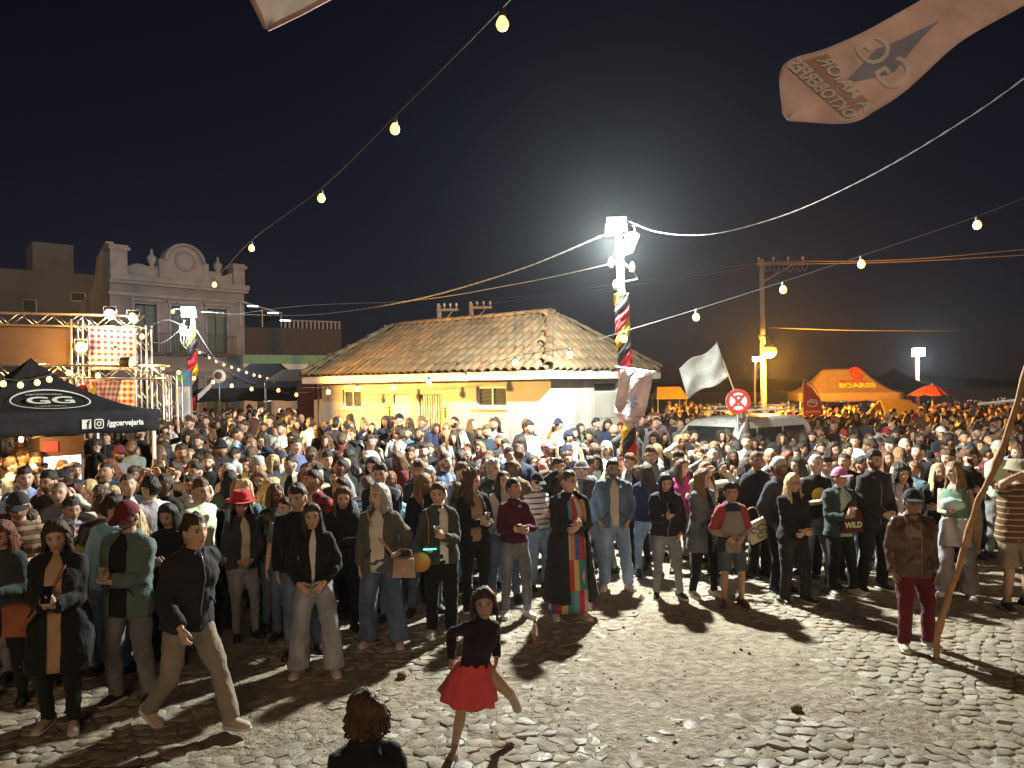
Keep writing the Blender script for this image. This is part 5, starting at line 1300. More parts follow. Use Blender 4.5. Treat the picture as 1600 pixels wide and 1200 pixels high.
c3 = U(467, 640, 24); dr = thing('awning', 'dark brown awning between the far black tent and the house', 'awning', (c3.x, c3.y, gz(c3.x, c3.y)))
p = MB(); p.prism([(-.9, -.6, 2.6), (.8, -.6, 2.6), (.8, 1.4, 3.0), (-.9, 1.4, 3.0)], (0, 0, .03)); p.build('canopy', [plain('awning_brown', (.09, .06, .045), .8)], dr, smooth=False)
p = MB(); p.box((.35, -.5, 1.3), (.5, .05, 2.6)); p.build('side_panel', [plain('awning_red', (.10, .035, .04), .8)], dr, smooth=False)
for sx_ in (-.85, .75):
    p = MB(); p.sweep([(sx_, -.55, 0), (sx_, -.55, 2.6)], .03, 6); p.build('post', [GREYM], dr)
# orange tent far right, with red emblem and writing
c4 = U(1338, 640, 36); TENTO = plain('tent_tan', (.25, .18, .10), .85, var=.16, bmp=.3, bscale=6, spec=.1)
t3 = tent('orange-lit tan gazebo tent with red emblem at the far right', (c4.x, c4.y+1.5), R(-10), 4.6, 3.2, 2.25, 3.42, .36, TENTO, WHITE, .06, .30, ridge=.9)
def roof3(a, b):
    t = b; return (a*.75, -1.6*(1-t)-.04, 2.25+1.17*(t+(t*t-t)*.6)+.03)
tm = MB(); lay(tm, text2d('SOARES', .62, .03), lambda a, b: roof3(.6+a, .40+b*.42)); tm.build('lettering', [plain('print_yellow', (.80, .62, .10), .7)], t3, smooth=False)
tm = MB(); lay(tm, illegible(12, .25, 5), lambda a, b: roof3(.6+a, .60+b*.42))
lay(tm, stroke2d([(.42*math.cos(a)*(1-.05*a), .17*math.sin(a)*(1-.05*a)) for a in np.linspace(.6, 6.6, 26)], .09), lambda a, b: roof3(.75+a, .82+b)); lay(tm, text2d('S', .5, .03), lambda a, b: roof3(.75+a, .82+b*.42)); tm.build('emblem', [plain('print_red', (.62, .05, .02), .7)], t3, smooth=False)
light('tent_bulb', U(1370, 625, 36.5), 260, (.85, .95, 1), .1)
c5 = U(1406, 640, 39); tent('black gazebo tent partly hidden behind the orange tent', (c5.x+1.2, c5.y+3), R(20), 4, 3.5, 2.35, 3.5, .3, TENTB, GREYM)
# parasol, half orange half purple panels
pu = U(1457, 640, 33); um = thing('parasol', 'orange and purple parasol right of the orange tent', 'parasol', (pu.x, pu.y, 0))
p = MB(); p.sweep([(0, 0, 0), (0, 0, 2.66)], .025, 6); p.build('pole', [WHITE], um)
for k in range(8):
    a0, a1 = k*math.pi/4, (k+1)*math.pi/4; Gd = [[(r*math.cos(a), r*math.sin(a), 2.60-.42*(r/.95)**1.5-.05*math.sin((a-a0)/(a1-a0)*math.pi)*(r/.95)) for a in np.linspace(a0, a1, 5)] for r in np.linspace(.02, .95, 6)]
    p = MB(); p.grid(Gd); o = p.build('panel', [plain('parasol_orange', (.50, .08, .03), .7) if k in (2, 3, 4, 5) else plain('parasol_purple', (.26, .07, .16), .7)], um); md = o.modifiers.new('thickness', 'SOLIDIFY'); md.thickness = .006
# feather flag, red
ff = U(1268, 700, 27); fe = thing('feather_flag', 'curved red feather flag left of the orange tent', 'flag', (ff.x, ff.y, 0))
A_ = U(1255, 598, 27)-Vector((ff.x, ff.y, 0))
H_ = A_.z; p = MB(); p.sweep(cat([(A_.x-.02, 0, 0), (A_.x-.02, 0, H_*.6), (A_.x, 0, H_), (A_.x+.2, 0, H_+.02), (A_.x+.5, 0, H_-.35), (A_.x+.68, 0, H_-1.0)], 4), .014, 5); p.build('pole', [GREYM], fe)
Gd = []
for i in range(13):
    t = i/12; z = H_-t*(H_-.6); wR = np.interp(t, [0, .08, .25, .5, 1], [.05, .30, .56, .70, .74]); Gd.append([(A_.x+wR*j/5, .03*nz(j*.8, t*5, 2), z-.05*j/5*t) for j in range(6)])
p = MB(); p.grid(Gd); o = p.build('cloth', [plain('flag_red', (.50, .04, .04), .8)], fe); md = o.modifiers.new('thickness', 'SOLIDIFY'); md.thickness = .006
tm = MB(); lay(tm, stroke2d([(.17*math.cos(a), .12*math.sin(a)) for a in np.linspace(0, 6.28, 20)[:-1]], .05, True), lambda a, b: (A_.x+.30+a, -.035, H_-.72+b)); lay(tm, stroke2d([(-.12, .02), (-.02, .06), (.1, .0)], .06), lambda a, b: (A_.x+.30+a, -.036, H_-.72+b)); tm.build('emblem', [WPRINT], fe, smooth=False)
tm = MB(); lay(tm, illegible(7, .13, 6), lambda a, b: (A_.x+.36+a, -.036, H_-1.02+b)); lay(tm, illegible(5, .09, 7), lambda a, b: (A_.x+.38+a, -.036, H_-1.18+b)); tm.build('lettering', [plain('print_gold', (.75, .5, .15), .7)], fe, smooth=False)
# yellow stand canopies further back
for k, (px, py, d, w_, lab) in enumerate(((1045, 612, 38, 1.5, 'yellow stall canopy just right of the house corner'), (1398, 634, 30, 1.5, 'yellow-lit stall counter in front of the orange tent'))):
    c = U(px, py, d); e = thing('market_stall', lab, 'stall', (c.x, c.y, 0)); H_ = c.z
    p = MB(); p.prism([(-w_/2, -.8, H_-.35), (w_/2, -.8, H_-.35), (w_*.38, 0, H_+.2), (-w_*.38, 0, H_+.2)], (0, 0, .04)); p.prism([(-w_/2, .8, H_-.35), (-w_*.38, 0.02, H_+.2), (w_*.38, .02, H_+.2), (w_/2, .8, H_-.35)], (0, 0, .04)); p.build('canopy', [plain('canvas_yellow', (.30, .20, .03), .85)], e, smooth=False)
    p = MB(); p.box((0, -.5, .5), (w_*.9, .6, 1.0)); p.build('counter', [plain('counter_wood', (.3, .2, .1), .8)], e, smooth=False)
    for sx_ in (-1, 1):
        for sy_ in (-1, 1): p = MB(); p.sweep([(sx_*w_*.46, sy_*.75, 0), (sx_*w_*.46, sy_*.75, H_-.3)], .025, 6); p.build('post', [GREYM], e)
# white tube bar sticking in at the right edge
qe = U(1650, 618, 19)-U(1528, 632, 20); p = MB(); p.sweep([(0, 0, 0), tuple(qe)], .035, 10); p.sweep([tuple(qe*.97), tuple(qe*.97-Vector((0, 0, qe.z+2.3)))], .03, 6); p.build('tent_pole', [WHITE], loc=U(1528, 632, 20), label='white tube slanting above the crowd at the right edge', cat='pole')
# ================================================================ banners and flags
def cloth_mat(name, col, through=.12):
    m, t, b = _nodes(name); co = obj_co(t); n = noise_tex(t, 5, 4, co)
    c = ramp(t, n.outputs['Fac'], ((.3, [x*.86 for x in col]), (.7, [min(1, x*1.12) for x in col])))
    d = t.nodes.new('ShaderNodeBsdfDiffuse'); tr = t.nodes.new('ShaderNodeBsdfTranslucent'); mx = t.nodes.new('ShaderNodeMixShader'); mx.inputs[0].default_value = through
    t.links.new(c, d.inputs[0]); t.links.new(c, tr.inputs[0]); t.links.new(d.outputs[0], mx.inputs[1]); t.links.new(tr.outputs[0], mx.inputs[2]); t.links.new(mx.outputs[0], t.nodes['Material Output'].inputs[0])
    bn = noise_tex(t, 9, 3, co); bp = t.nodes.new('ShaderNodeBump'); bp.inputs['Strength'].default_value = .5; bp.inputs['Distance'].default_value = .02; t.links.new(bn.outputs['Fac'], bp.inputs['Height']); t.links.new(bp.outputs[0], d.inputs['Normal']); return m
BAN = cloth_mat('banner_cloth', (.80, .62, .58)); BANW = cloth_mat('banner_print_white', (1.0, .95, .90)); BANB = cloth_mat('banner_print_blue', (.40, .43, .60)); BAND = cloth_mat('banner_print_brown', (.62, .43, .41)); BANY = cloth_mat('banner_gold', (.75, .48, .18))
FLAGC = cloth_mat('flag_pale_blue', (.74, .80, .82), .25)
def surf_cloth(name, parent, fn, nu, nv, mat, thick=.004):
    p = MB(); p.grid([[tuple(fn(a, b)) for a in np.linspace(-.5, .5, nu+1)] for b in np.linspace(0, 1, nv+1)]); o = p.build(name, [mat], parent)
    md = o.modifiers.new('thickness', 'SOLIDIFY'); md.thickness = thick; md.offset = 0; return o
def off(fn, k, n=Vector((0, -1, 0))):
    return lambda a, b: Vector(fn(a, b))+n*k
def gg(size): return text2d('GG', size, .0)
# pennant on the wrapped lamp pole (seen from its back, so its print is mirrored)
pb = U(970, 575, 12.85)
pen = thing('pennant_banner', 'pink pointed banner with mirrored print hanging from the wrapped lamp pole', 'banner', pb)
Lp = [(970, 577), (966, 600), (961, 630), (960, 645), (983, 673)]; Rp = [(1020, 581), (1018, 600), (1011, 635), (1006, 650), (983, 674)]
def pen_fn(a, b):
    k = b*4; i = min(3, int(k)); t = k-i
    l = np.array(Lp[i])*(1-t)+np.array(Lp[i+1])*t; r = np.array(Rp[i])*(1-t)+np.array(Rp[i+1])*t
    q = l*(.5-a)+r*(.5+a); return U(q[0], q[1], 12.85-.05*math.sin(a*7+b*3)-.03*math.sin(b*9))-pb
surf_cloth('cloth', pen, pen_fn, 14, 24, BAN)
def put_print(parent, fn, items, k=.006):
    for name, geo, (ca, cb), (sa, sb), mat in items:
        tm = MB(); f2 = off(fn, k); v, f = fine(geo, 4 if name in ('diamond', 'shield', 'white_corner', 'gold_band') else 1)
        tm.add(np.array([tuple(f2(max(-.49, min(.49, ca-x*sa)), max(.005, min(.985, cb-y*sb)))) for x, y in v]), f); tm.build(name, [mat], parent, smooth=False)
DIAM = (np.array([(0, .6), (.32, 0), (0, -.6), (-.32, 0)]), [(0, 1, 2, 3)])
SHIELD = (np.array([(-.45, .25), (-.2, .25), (0, .05), (.2, .25), (.45, .25), (.45, -.45), (-.45, -.45)]), [(0, 1, 2, 6), (2, 3, 4, 5), (2, 5, 6)])
put_print(pen, pen_fn, [('white_corner', (np.array([(-.42, -.2), (-.42, .5), (.48, .5), (.48, .36), (.1, .2)]), [(0, 4, 3, 2, 1)]), (0, .17), (-1, .32), BANW), ('shield', SHIELD, (0, .80), (.95, .2), BAND)], .007)
put_print(pen, pen_fn, [('diamond', DIAM, (.02, .50), (.55, .28), BANB)], .010)
put_print(pen, pen_fn, [('lettering', gg(.5), (.02, .50), (.95, .30), BANW), ('lettering', text2d('A MAIOR', .18), (.05, .735), (1.0, .36), BANW), ('lettering', text2d('OKTOBERFEST', .16, .003), (.02, .815), (.82, .40), BANW)], .013)
p = MB(); p.sweep([tuple(U(962, 573, 12.88)-pb), tuple(U(1024, 581, 12.82)-pb)], .014, 6); p.build('rod', [WHITE], pen)
# long banner streaming at the top right
tb = U(1280, 150, 6.0); big = thing('streaming_banner', 'long pink banner with mirrored print streaming at the top right', 'banner', tb)
E1 = cat(np.array([(1222, 178, 5.95), (1223, 103, 6.0), (1290, 76, 6.05), (1345, 52, 6.1), (1400, 22, 6.2), (1470, -18, 6.3), (1560, -72, 6.4)], float), 6); E2 = cat(np.array([(1232, 189, 5.95), (1326, 192, 5.95), (1370, 172, 5.95), (1420, 138, 6.0), (1500, 66, 6.1), (1600, 8, 6.2), (1690, -45, 6.3)], float), 6)
def big_fn(a, b):
    k = b*(len(E1)-1); i = min(len(E1)-2, int(k)); t = k-i
    q = (E1[i]*(1-t)+E1[i+1]*t)*(.5-a)+(E2[i]*(1-t)+E2[i+1]*t)*(.5+a)
    return U(q[0], q[1], q[2]+.05*math.sin(b*17+a*2)+.025*math.sin(a*8+b*5))-tb
surf_cloth('cloth', big, big_fn, 16, 60, BAN)
put_print(big, big_fn, [('shield', SHIELD, (-.02, .27), (.9, -.22), BAND), ('gold_band', (np.array([(-.4, -.5), (.4, -.5), (.4, .5), (-.4, .5)]), [(0, 1, 2, 3)]), (0, .93), (.9, -.09), BANY)], .007)
put_print(big, big_fn, [('diamond', DIAM, (0, .50), (.62, -.34), BANB)], .012)
put_print(big, big_fn, [('lettering', text2d('GG', .5, .0), (.02, .48), (1.1, -.36), BANW), ('lettering', text2d('A MAIOR', .18, .004), (.03, .295), (1.12, -.42), BANW), ('lettering', text2d('OKTOBERFEST', .18, .006), (-.06, .20), (.84, -.46), BANW)], .016)
p = MB(); p.sweep([tuple(big_fn(-.5, 1)), tuple(big_fn(0, 1)), tuple(big_fn(.5, 1))], .014, 6); p.build('rod', [WHITE], big)
p = MB(); p.sweep([tuple(big_fn(0, .99)), tuple(U(2300, -700, 6.5)-tb), tuple(U(3300, -1500, 6.5)-tb)], .008, 5); p.build('rope', [CABLEG], big)
# corner of a second banner at the top edge
t2b = U(450, 0, 6.6); sm = thing('streaming_banner', 'corner of a pale pink banner with a dark hem at the top edge', 'banner', t2b)
E3 = np.array([(416, 44, 6.6), (404, 20, 6.6), (380, -30, 6.6), (340, -110, 6.6)], float); E4 = np.array([(418, 45, 6.6), (470, 20, 6.5), (530, -12, 6.5), (640, -70, 6.5)], float)
def sm_fn(a, b):
    k = b*3; i = min(2, int(k)); t = k-i; q = (E3[i]*(1-t)+E3[i+1]*t)*(.5-a)+(E4[i]*(1-t)+E4[i+1]*t)*(.5+a); return U(q[0], q[1], q[2]+.04*math.sin(a*6+b*5))-t2b
surf_cloth('cloth', sm, sm_fn, 12, 14, BANW)
for e_, s_ in ((E3, -.5), (E4, .5)):
    p = MB(); p.sweep([tuple(sm_fn(s_, b)) for b in np.linspace(0, 1, 12)], .022, 6); p.build('hem', [BAND], sm)
# pale flag on a slanted staff
fb = U(1147, 610, 16.9); fg = thing('flag', 'pale blue-white flag on a slanted staff left of the round sign', 'flag', fb)
Q = [np.array(q, float) for q in ((1061, 574), (1120, 538), (1139, 589), (1075, 622))]
def flag_fn(a, b):
    q = (Q[0]*(.5-a)+Q[1]*(.5+a))*(1-b)+(Q[3]*(.5-a)+Q[2]*(.5+a))*b; return U(q[0], q[1]+3*math.sin(a*8), 16.9+.06*math.sin(a*9+b*4)+.04*math.sin(b*9+a*3))-fb
surf_cloth('cloth', fg, flag_fn, 18, 14, FLAGC)
put_print(fg, flag_fn, [('lettering', stroke2d([(.34, -.1), (.22, -.02), (.14, -.04), (.10, .2), (.08, -.02), (-.02, .04), (-.10, .0), (-.14, .16), (-.20, .02), (-.30, .12)], .03), (0, .45), (1, 1), BANW), ('lettering', stroke2d([(.26+k*-.055, -.30+.045*(k % 2)+.022*k*.2) for k in range(10)], .026), (0, .45), (1, 1), BANW)], .012)
p = MB(); p.sweep([tuple(U(1119, 534, 16.9)-fb), tuple(U(1150, 618, 16.9)-fb), tuple(U(1168, 664, 16.9)-fb)], .016, 6); p.build('staff', [plain('staff_wood', (.5, .38, .2), .7)], fg)
# furled black flag, upright, right of the round sign
ub = U(1170, 770, 14.2); fl_ = thing('furled_flag', 'furled dark flag standing upright below the round sign', 'flag', (ub.x, ub.y, gz(ub.x, ub.y)))
zt_ = U(1168, 650, 14.2).z-gz(ub.x, ub.y)
p = MB(); P = cat([(0, 0, zt_), (-.03, 0, zt_-.4), (-.02, 0, zt_-.9), (.04, 0, zt_-1.35)], 5); p.sweep(P, [(r, r*.7) for r in np.interp(np.linspace(0, 1, len(P)), [0, .3, .75, 1], [.02, .08, .12, .05])], 9); p.build('cloth', [fabric((.06, .035, .03))], fl_)
p = MB(); p.sweep([(0, 0.02, 0), (0, 0.02, zt_+.02)], .013, 6); p.build('staff', [GREYM], fl_)
# white roll-up banner with coloured top by the truss
wb = U(286, 590, 21.5); wz = thing('stand_banner', 'white banner with a blue and green top beside the left lamp pole', 'banner', (wb.x, wb.y, gz(wb.x, wb.y)))
zt_ = wb.z-gz(wb.x, wb.y); p = MB()
p.grid([[(x, .05*nz(x*5, z*2, 1), z) for x in np.linspace(-.17, .20, 7)] for z in np.linspace(.9, zt_-.25, 10)]); o = p.build('cloth', [fabric((.62, .60, .62))], wz); o.modifiers.new('thickness', 'SOLIDIFY').thickness = .006
p = MB(); p.box((0, 0, zt_-.02), (.4, .05, .44)); p.build('header', [plain('header_blue', (.10, .22, .55), .6)], wz, smooth=False)
p = MB(); p.ball((-.02, -.03, zt_-.02), (.13, .02, .14), 12, 8); p.build('roundel', [plain('header_green', (.06, .36, .10), .6)], wz)
p = MB(); p.sweep([(-.22, .03, 0), (-.22, .03, zt_+.2)], .02, 6); p.sweep([(.22, .03, 0), (.22, .03, zt_+.2)], .02, 6); p.build('posts', [GREYM], wz)
# slanted white banner with writing next to the far tent
cloth_panel('slanted_banner', 'narrow slanted white banner between the left lamp pole and the far tent', (U(308, 617, 22), U(330, 598, 22), U(331, 604, 22), U(309, 626, 22)), plain('banner_plain', (.55, .55, .52), .8), sag=.02)
ed = U(342, 588, 22.4); rd = thing('round_sign', 'round sign with brown and white disc above the far black tent', 'sign', ed)
p = MB(); p.lathe([(.001, -.02), (.20, -.02), (.20, .02), (.001, .02)], 20, axis=Matrix.Rotation(R(90), 3, 'X')); p.build('disc', [WHITE], rd); p = MB(); p.lathe([(.001, 0), (.11, 0), (.11, .01), (.001, .012)], 16, axis=Matrix.Rotation(R(90), 3, 'X'), c=(0, -.03, .02)); p.build('emblem', [plain('emblem_brown', (.12, .05, .05), .6)], rd)
p = MB(); p.sweep([(0, .03, 0), (0, .03, -1.0)], .02, 6); p.build('post', [GREYM], rd)

# ================================================================ round no-stopping sign
sg = U(1153, 627, 16.5); sb = Vector((sg.x, sg.y, gz(sg.x, sg.y)))
sn = thing('traffic_sign', 'round no-stopping sign with a red ring and red cross', 'traffic sign', sb); hz = sg.z-sb.z
SR = .265; RX = Matrix.Rotation(R(90), 3, 'X'); SRED = plain('sign_red', (.55, .035, .03), .45, var=.08)
p = MB(); p.lathe([(.001, -.008), (SR, -.008), (SR, .006), (.001, .006)], 36, axis=RX, c=(0, 0, hz)); p.build('plate', [plain('sign_white', (.78, .79, .78), .45, var=.06)], sn, smooth=False)
tm = MB(); pt = lambda y: (lambda a, b: (a, y, hz+b))
lay(tm, text2d('E', .33, .006), pt(-.0125)); tm.build('letter', [plain('sign_letter', (.12, .14, .16), .5)], sn, smooth=False)
tm = MB(); lay(tm, stroke2d([(.225*math.cos(a), .225*math.sin(a)) for a in np.linspace(0, 2*math.pi, 41)[:-1]], .075, True), pt(-.0165))
for s_ in (-1, 1): lay(tm, stroke2d([(-.19*s_, .19), (.0, 0), (.19*s_, -.19)], .05), pt(-.0165-.0004*s_))
tm.build('red_ring', [SRED], sn, smooth=False)
p = MB(); p.sweep([(0, .035, 0), (0, .035, hz+.15)], .03, 10); p.build('post', [GREYM], sn)

# ================================================================ van
vb = Vector((U(1144, 660, 17.6).x, 17.6, 0)); vb.z = gz(vb.x, vb.y)*.5
hd = Vector((-.78, -.626, 0)); van = thing('van', 'white van with a roof rack parked in the crowd', 'van', vb, math.atan2(hd.y, hd.x)); van.scale = (1, 1, 1.02)
VW = plain('van_white', (.66, .68, .68), .28, var=.05, spec=.6); VG = plain('van_glass', (.03, .035, .04), .08, spec=.9); RUB = plain('rubber', (.02, .02, .02), .8); TRM = plain('van_trim', (.04, .04, .042), .5)
prof = [(2.05, .45), (2.08, .75), (2.0, .98), (1.55, 1.10), (1.30, 1.16), (.72, 1.80), (.50, 1.90), (.0, 1.95), (-1.2, 1.96), (-1.75, 1.92), (-1.95, 1.75), (-2.05, 1.1), (-2.08, .45)]
W = .86; Gd = []
for yy, k in ((-1, 0), (-.93, .5), (-.8, .85), (-.4, 1), (0, 1.01), (.4, 1), (.8, .85), (.93, .5), (1, 0)):
    row = []
    for x, z in prof:
        tum = 1-.13*max(0, (z-1.05))
        row.append((x, yy*W*tum, (z-.06*(1-k)) if z > .8 else z))
    Gd.append(row)
mb = MB(); mb.grid(np.array(Gd))
for s_ in (-1, 1):
    row = [Gd[0], None, Gd[-1]][s_+1]; n = len(row); mb.add(row+[(0, s_*W*.9, .45)], [(i, i+1, n) if s_ > 0 else (i+1, i, n) for i in range(n-1)]+[((n-1, 0, n) if s_ > 0 else (0, n-1, n))])
mb.build('body', [VW], van, smooth=35)
def side_y(z, s_): return s_*(W*(1-.13*max(0, z-1.05))+.004)
for s_ in (-1, 1):
    for x0, x1, xt0, xt1 in ((.98, .25, .68, .25), (.18, -.75, .18, -.75), (-.82, -1.75, -.82, -1.68)):
        p = MB(); q4 = [(x0, side_y(1.14, s_), 1.14), (x1, side_y(1.14, s_), 1.14), (xt1, side_y(1.72, s_), 1.72), (xt0, side_y(1.72, s_), 1.72)]; p.prism(q4, (0, s_*.006, 0)); p.build('window', [VG], van, smooth=False)
    for x in (1.35, -1.35):
        wh = MB(); wh.lathe([(.12, -.10), (.31, -.10), (.33, -.06), (.33, .06), (.31, .10), (.12, .10)], 20, axis=RX, c=(x, s_*(W-.06), .33)); wh = wh.build('wheel', [RUB], van); p = MB(); p.lathe([(.01, -.03), (.2, -.02), (.2, .02), (.01, .03)], 14, axis=RX, c=(x, s_*(W+.03), .33)); p.build('hubcap', [GREYM], wh)
    p = MB(); p.box((.98, s_*(W+.10), 1.22), (.10, .2, .18)); p.build('mirror', [TRM], van, smooth=False)
    p = MB(); p.box((2.04, s_*.62, .80), (.10, .3, .2)); p.build('headlight', [GLASS], van, smooth=False)
p = MB(); p.prism([(1.262, -.70, 1.21), (1.262, .70, 1.21), (.775, .62, 1.75), (.775, -.62, 1.75)], (.006, 0, .006)); p.build('windscreen', [VG], van, smooth=False)
p = MB(); p.prism([(-2.052, .68, 1.15), (-2.052, -.68, 1.15), (-1.985, -.58, 1.72), (-1.985, .58, 1.72)], (-.008, 0, 0)); p.build('rear_window', [VG], van, smooth=False)
p = MB(); p.box((2.08, 0, .48), (.14, 1.66, .22)); p.build('bumper', [TRM], van, smooth=False)
rk = MB()
for s_ in (-1, 1):
    for z in (2.08, 2.17): rk.sweep(cat([(.38, s_*.60, z), (-.6, s_*.62, z), (-1.6, s_*.60, z)], 4), .013, 6)
    for x in np.linspace(.36, -1.58, 6): rk.sweep([(x, s_*.61, 1.93), (x, s_*.61, 2.17)], .011, 5)
for x in np.linspace(.38, -1.6, 9): rk.sweep([(x, -.60, 2.08), (x, .60, 2.08)], .012, 5)
for x in (.38, -1.6): rk.sweep([(x, -.60, 2.17), (x, .60, 2.17)], .013, 5)
rk.build('roof_rack', [plain('rack_white', (.62, .6, .55), .4, .2)], van)
# ================================================================ the people in front, one by one
K = fabric
BLACK = (.014, .014, .016)
def striped(name, stops, axis='Z', scale=1.0, off=0.0, rough=.9, wave=0):
    m, t, b = _nodes(name); co = obj_co(t); s = t.nodes.new('ShaderNodeSeparateXYZ'); t.links.new(co, s.inputs[0])
    if axis == 'ANG': k = mth(t, 'MULTIPLY_ADD', mth(t, 'ARCTAN2', s.outputs[0], s.outputs[1]), 1/(2*math.pi), .5)
    else: k = s.outputs['XYZ'.index(axis)]
    k = mth(t, 'FRACT', mth(t, 'MULTIPLY_ADD', k, scale, off))
    t.links.new(ramp(t, k, stops, 'CONSTANT'), b.inputs['Base Color']); b.inputs['Roughness'].default_value = rough
    n = noise_tex(t, 14, 3, co); bump(t, b, n.outputs['Fac'], .5, .02); return m
def tiered_dress():
    """colour-blocked dress: gores of colour that shift at each tier"""
    m, t, b = _nodes('tiered_dress'); co = obj_co(t); s = t.nodes.new('ShaderNodeSeparateXYZ'); t.links.new(co, s.inputs[0])
    a = mth(t, 'MULTIPLY_ADD', mth(t, 'ARCTAN2', s.outputs[0], s.outputs[1]), 1/(2*math.pi), .5)
    tier = mth(t, 'FLOOR', mth(t, 'DIVIDE', s.outputs[2], .36))
    k = mth(t, 'FRACT', mth(t, 'ADD', mth(t, 'MULTIPLY', a, 2.0), mth(t, 'MULTIPLY', tier, .29)))
    cols = [(.05, .22, .24), (.55, .40, .16), (.42, .05, .04), (.06, .10, .32), (.55, .22, .13), (.50, .46, .40), (.45, .04, .06), (.12, .30, .38)]
    t.links.new(ramp(t, k, [(i/8, c) for i, c in enumerate(cols)], 'CONSTANT'), b.inputs['Base Color']); b.inputs['Roughness'].default_value = .85
    n = noise_tex(t, 10, 3, co); bump(t, b, n.outputs['Fac'], .5, .02); return m
def zones(name, parts_, k_=1.2):
    """raglan hoodie: body colour, sleeve colour high up, darker forearms"""
    m, t, b = _nodes(name); co = obj_co(t, (k_, k_, k_)); s = t.nodes.new('ShaderNodeSeparateXYZ'); t.links.new(co, s.inputs[0])
    ax = mth(t, 'ABSOLUTE', s.outputs[0]); body_, sl, low, band = parts_
    arm = mth(t, 'GREATER_THAN', ax, mth(t, 'MULTIPLY_ADD', s.outputs[2], -.33, .57)); c = mix_rgb(t, arm, body_, sl)
    c = mix_rgb(t, mth(t, 'MULTIPLY', mth(t, 'GREATER_THAN', ax, .19), mth(t, 'LESS_THAN', s.outputs[2], 1.16)), c, band)
    c = mix_rgb(t, mth(t, 'MULTIPLY', mth(t, 'GREATER_THAN', ax, .125), mth(t, 'LESS_THAN', s.outputs[2], 1.07)), c, low)
    c = mix_rgb(t, mth(t, 'MULTIPLY', mth(t, 'GREATER_THAN', s.outputs[2], 1.44), mth(t, 'LESS_THAN', ax, .12)), c, low)
    t.links.new(c, b.inputs['Base Color']); b.inputs['Roughness'].default_value = .95; n = noise_tex(t, 14, 3, co); bump(t, b, n.outputs['Fac'], .5, .02); return m
JEANS = K((.09, .12, .18), 'denim'); JEANSL = K((.20, .26, .35), 'denim'); JEANSG = K((.20, .205, .215), 'denim'); JEANSP = K((.24, .25, .27), 'denim')
BLK_ = K(BLACK); BLK2 = K((.022, .022, .026)); NAVY = K((.022, .028, .06)); KHAKI = K((.26, .20, .13)); WHITEF = K((.66, .64, .60)); CREAM = K((.55, .49, .38)); TAN = K((.42, .28, .16))
taken = []; GRIP = []
HERO = []
def hero(px, ytop, yfeet, label, face=0, d=None, **P):
    """place a person by head column, head top and feet row in the photograph; face: turn of the body, degrees"""
    x_guess = px
    if d is None: d = HC*F/(yfeet-hor(px))
    T = U(px, ytop, d); z0 = gz(T.x, d); P['h'] = P.get('h') or max(.9, T.z-z0)
    if P.get('hat'): P['h'] -= .02
    P.setdefault('seed', len(taken)+1)
    parts, grip, hc = figure(P, 2)
    rz = R(face); off_ = Matrix.Rotation(rz, 3, 'Z') @ Vector((hc[0], hc[1], 0))
    loc = Vector((T.x-off_.x, d-off_.y, z0))
    e = dress_up(P, parts, loc, rz, label, None, P.get('topname', 'jacket'))
    taken.append((loc.x, loc.y, .34)); M = Matrix.Translation(loc) @ Matrix.Rotation(rz, 4, 'Z')
    return e, {k: M @ Vector(v) for k, v in grip.items()}, M, P['h']/1.72
def jk(bulk=.02, hem=.84, **k): return dict(bulk=bulk, hem=hem, collar=1, **k)
TEE = dict(bulk=.008, hem=.88, sleeve='short'); SWEAT = dict(bulk=.016, hem=.88, collar=.6)
H = {}
H[1] = hero(88, 814, 1138, 'person in a long black coat reading a phone, beige sneakers, at the far left front', 14, sex='f', skin=1, hair='wavy', hairc='dark', hl=.24, pitch=.30, yaw=.12, armR=('phone', (.02, -.26, 1.08)), armL=('phone', (.04, -.27, 1.08)), top=jk(.034, .50, open=.07, openlow=.8, flare=.03), topm=BLK_, shirtm=TAN, bot=dict(fit='slim'), botm=BLK_, shoec='tan', topname='coat', feet=((-.10, .03), (.12, -.06)), bw=1.08)
H[2] = hero(199, 781, 1098, 'person in a maroon cap and grey-green jacket looking down with a cup', -6, sex='m', skin=1, hair='short', hairc='black', hat='cap', hatm=K((.13, .018, .03)), beard=.4, pitch=.42, armR=('hold', (.04, -.25, 1.12)), armL=('hold', (.03, -.26, 1.10)), top=jk(.03, .76, open=.085), topm=K((.105, .15, .145)), shirtm=BLK_, bot=dict(fit='straight'), botm=K((.13, .13, .14), 'denim'), shoec='black', feet=((-.13, .0), (.14, .05)), bw=1.06)
H[3] = hero(304, 793, 1142, 'person striding right in a black jacket and khaki trousers', 62, sex='m', skin=1, hair='short', hairc='dark', lean=.16, armR=('down', (.25, -.30, .99)), armL=('down', (.24, .20, .92)), top=jk(.028, .84), topm=BLK2, bot=dict(fit='straight'), botm=K((.25, .215, .165)), shoec='tan', feet=((-.09, .33, .13, (0, -1, -.45)), (.10, -.36, .10, (0, -1, .12))), pz=-.05)
H[4] = hero(487, 787, 1052, 'person with a black jacket and pale grey wide jeans, thumbs in waistband', 8, sex='f', skin=1, hair='long', hairc='dark', hl=.36, yaw=.16, armR='belt', armL='belt', top=jk(.022, .94, open=.035, openlow=.25), topm=BLK_, shirtm=WHITEF, bot=dict(fit='wide'), botm=JEANSP, shoec='tan', feet=((-.16, -.02), (.20, -.05)), tilt=-.03)
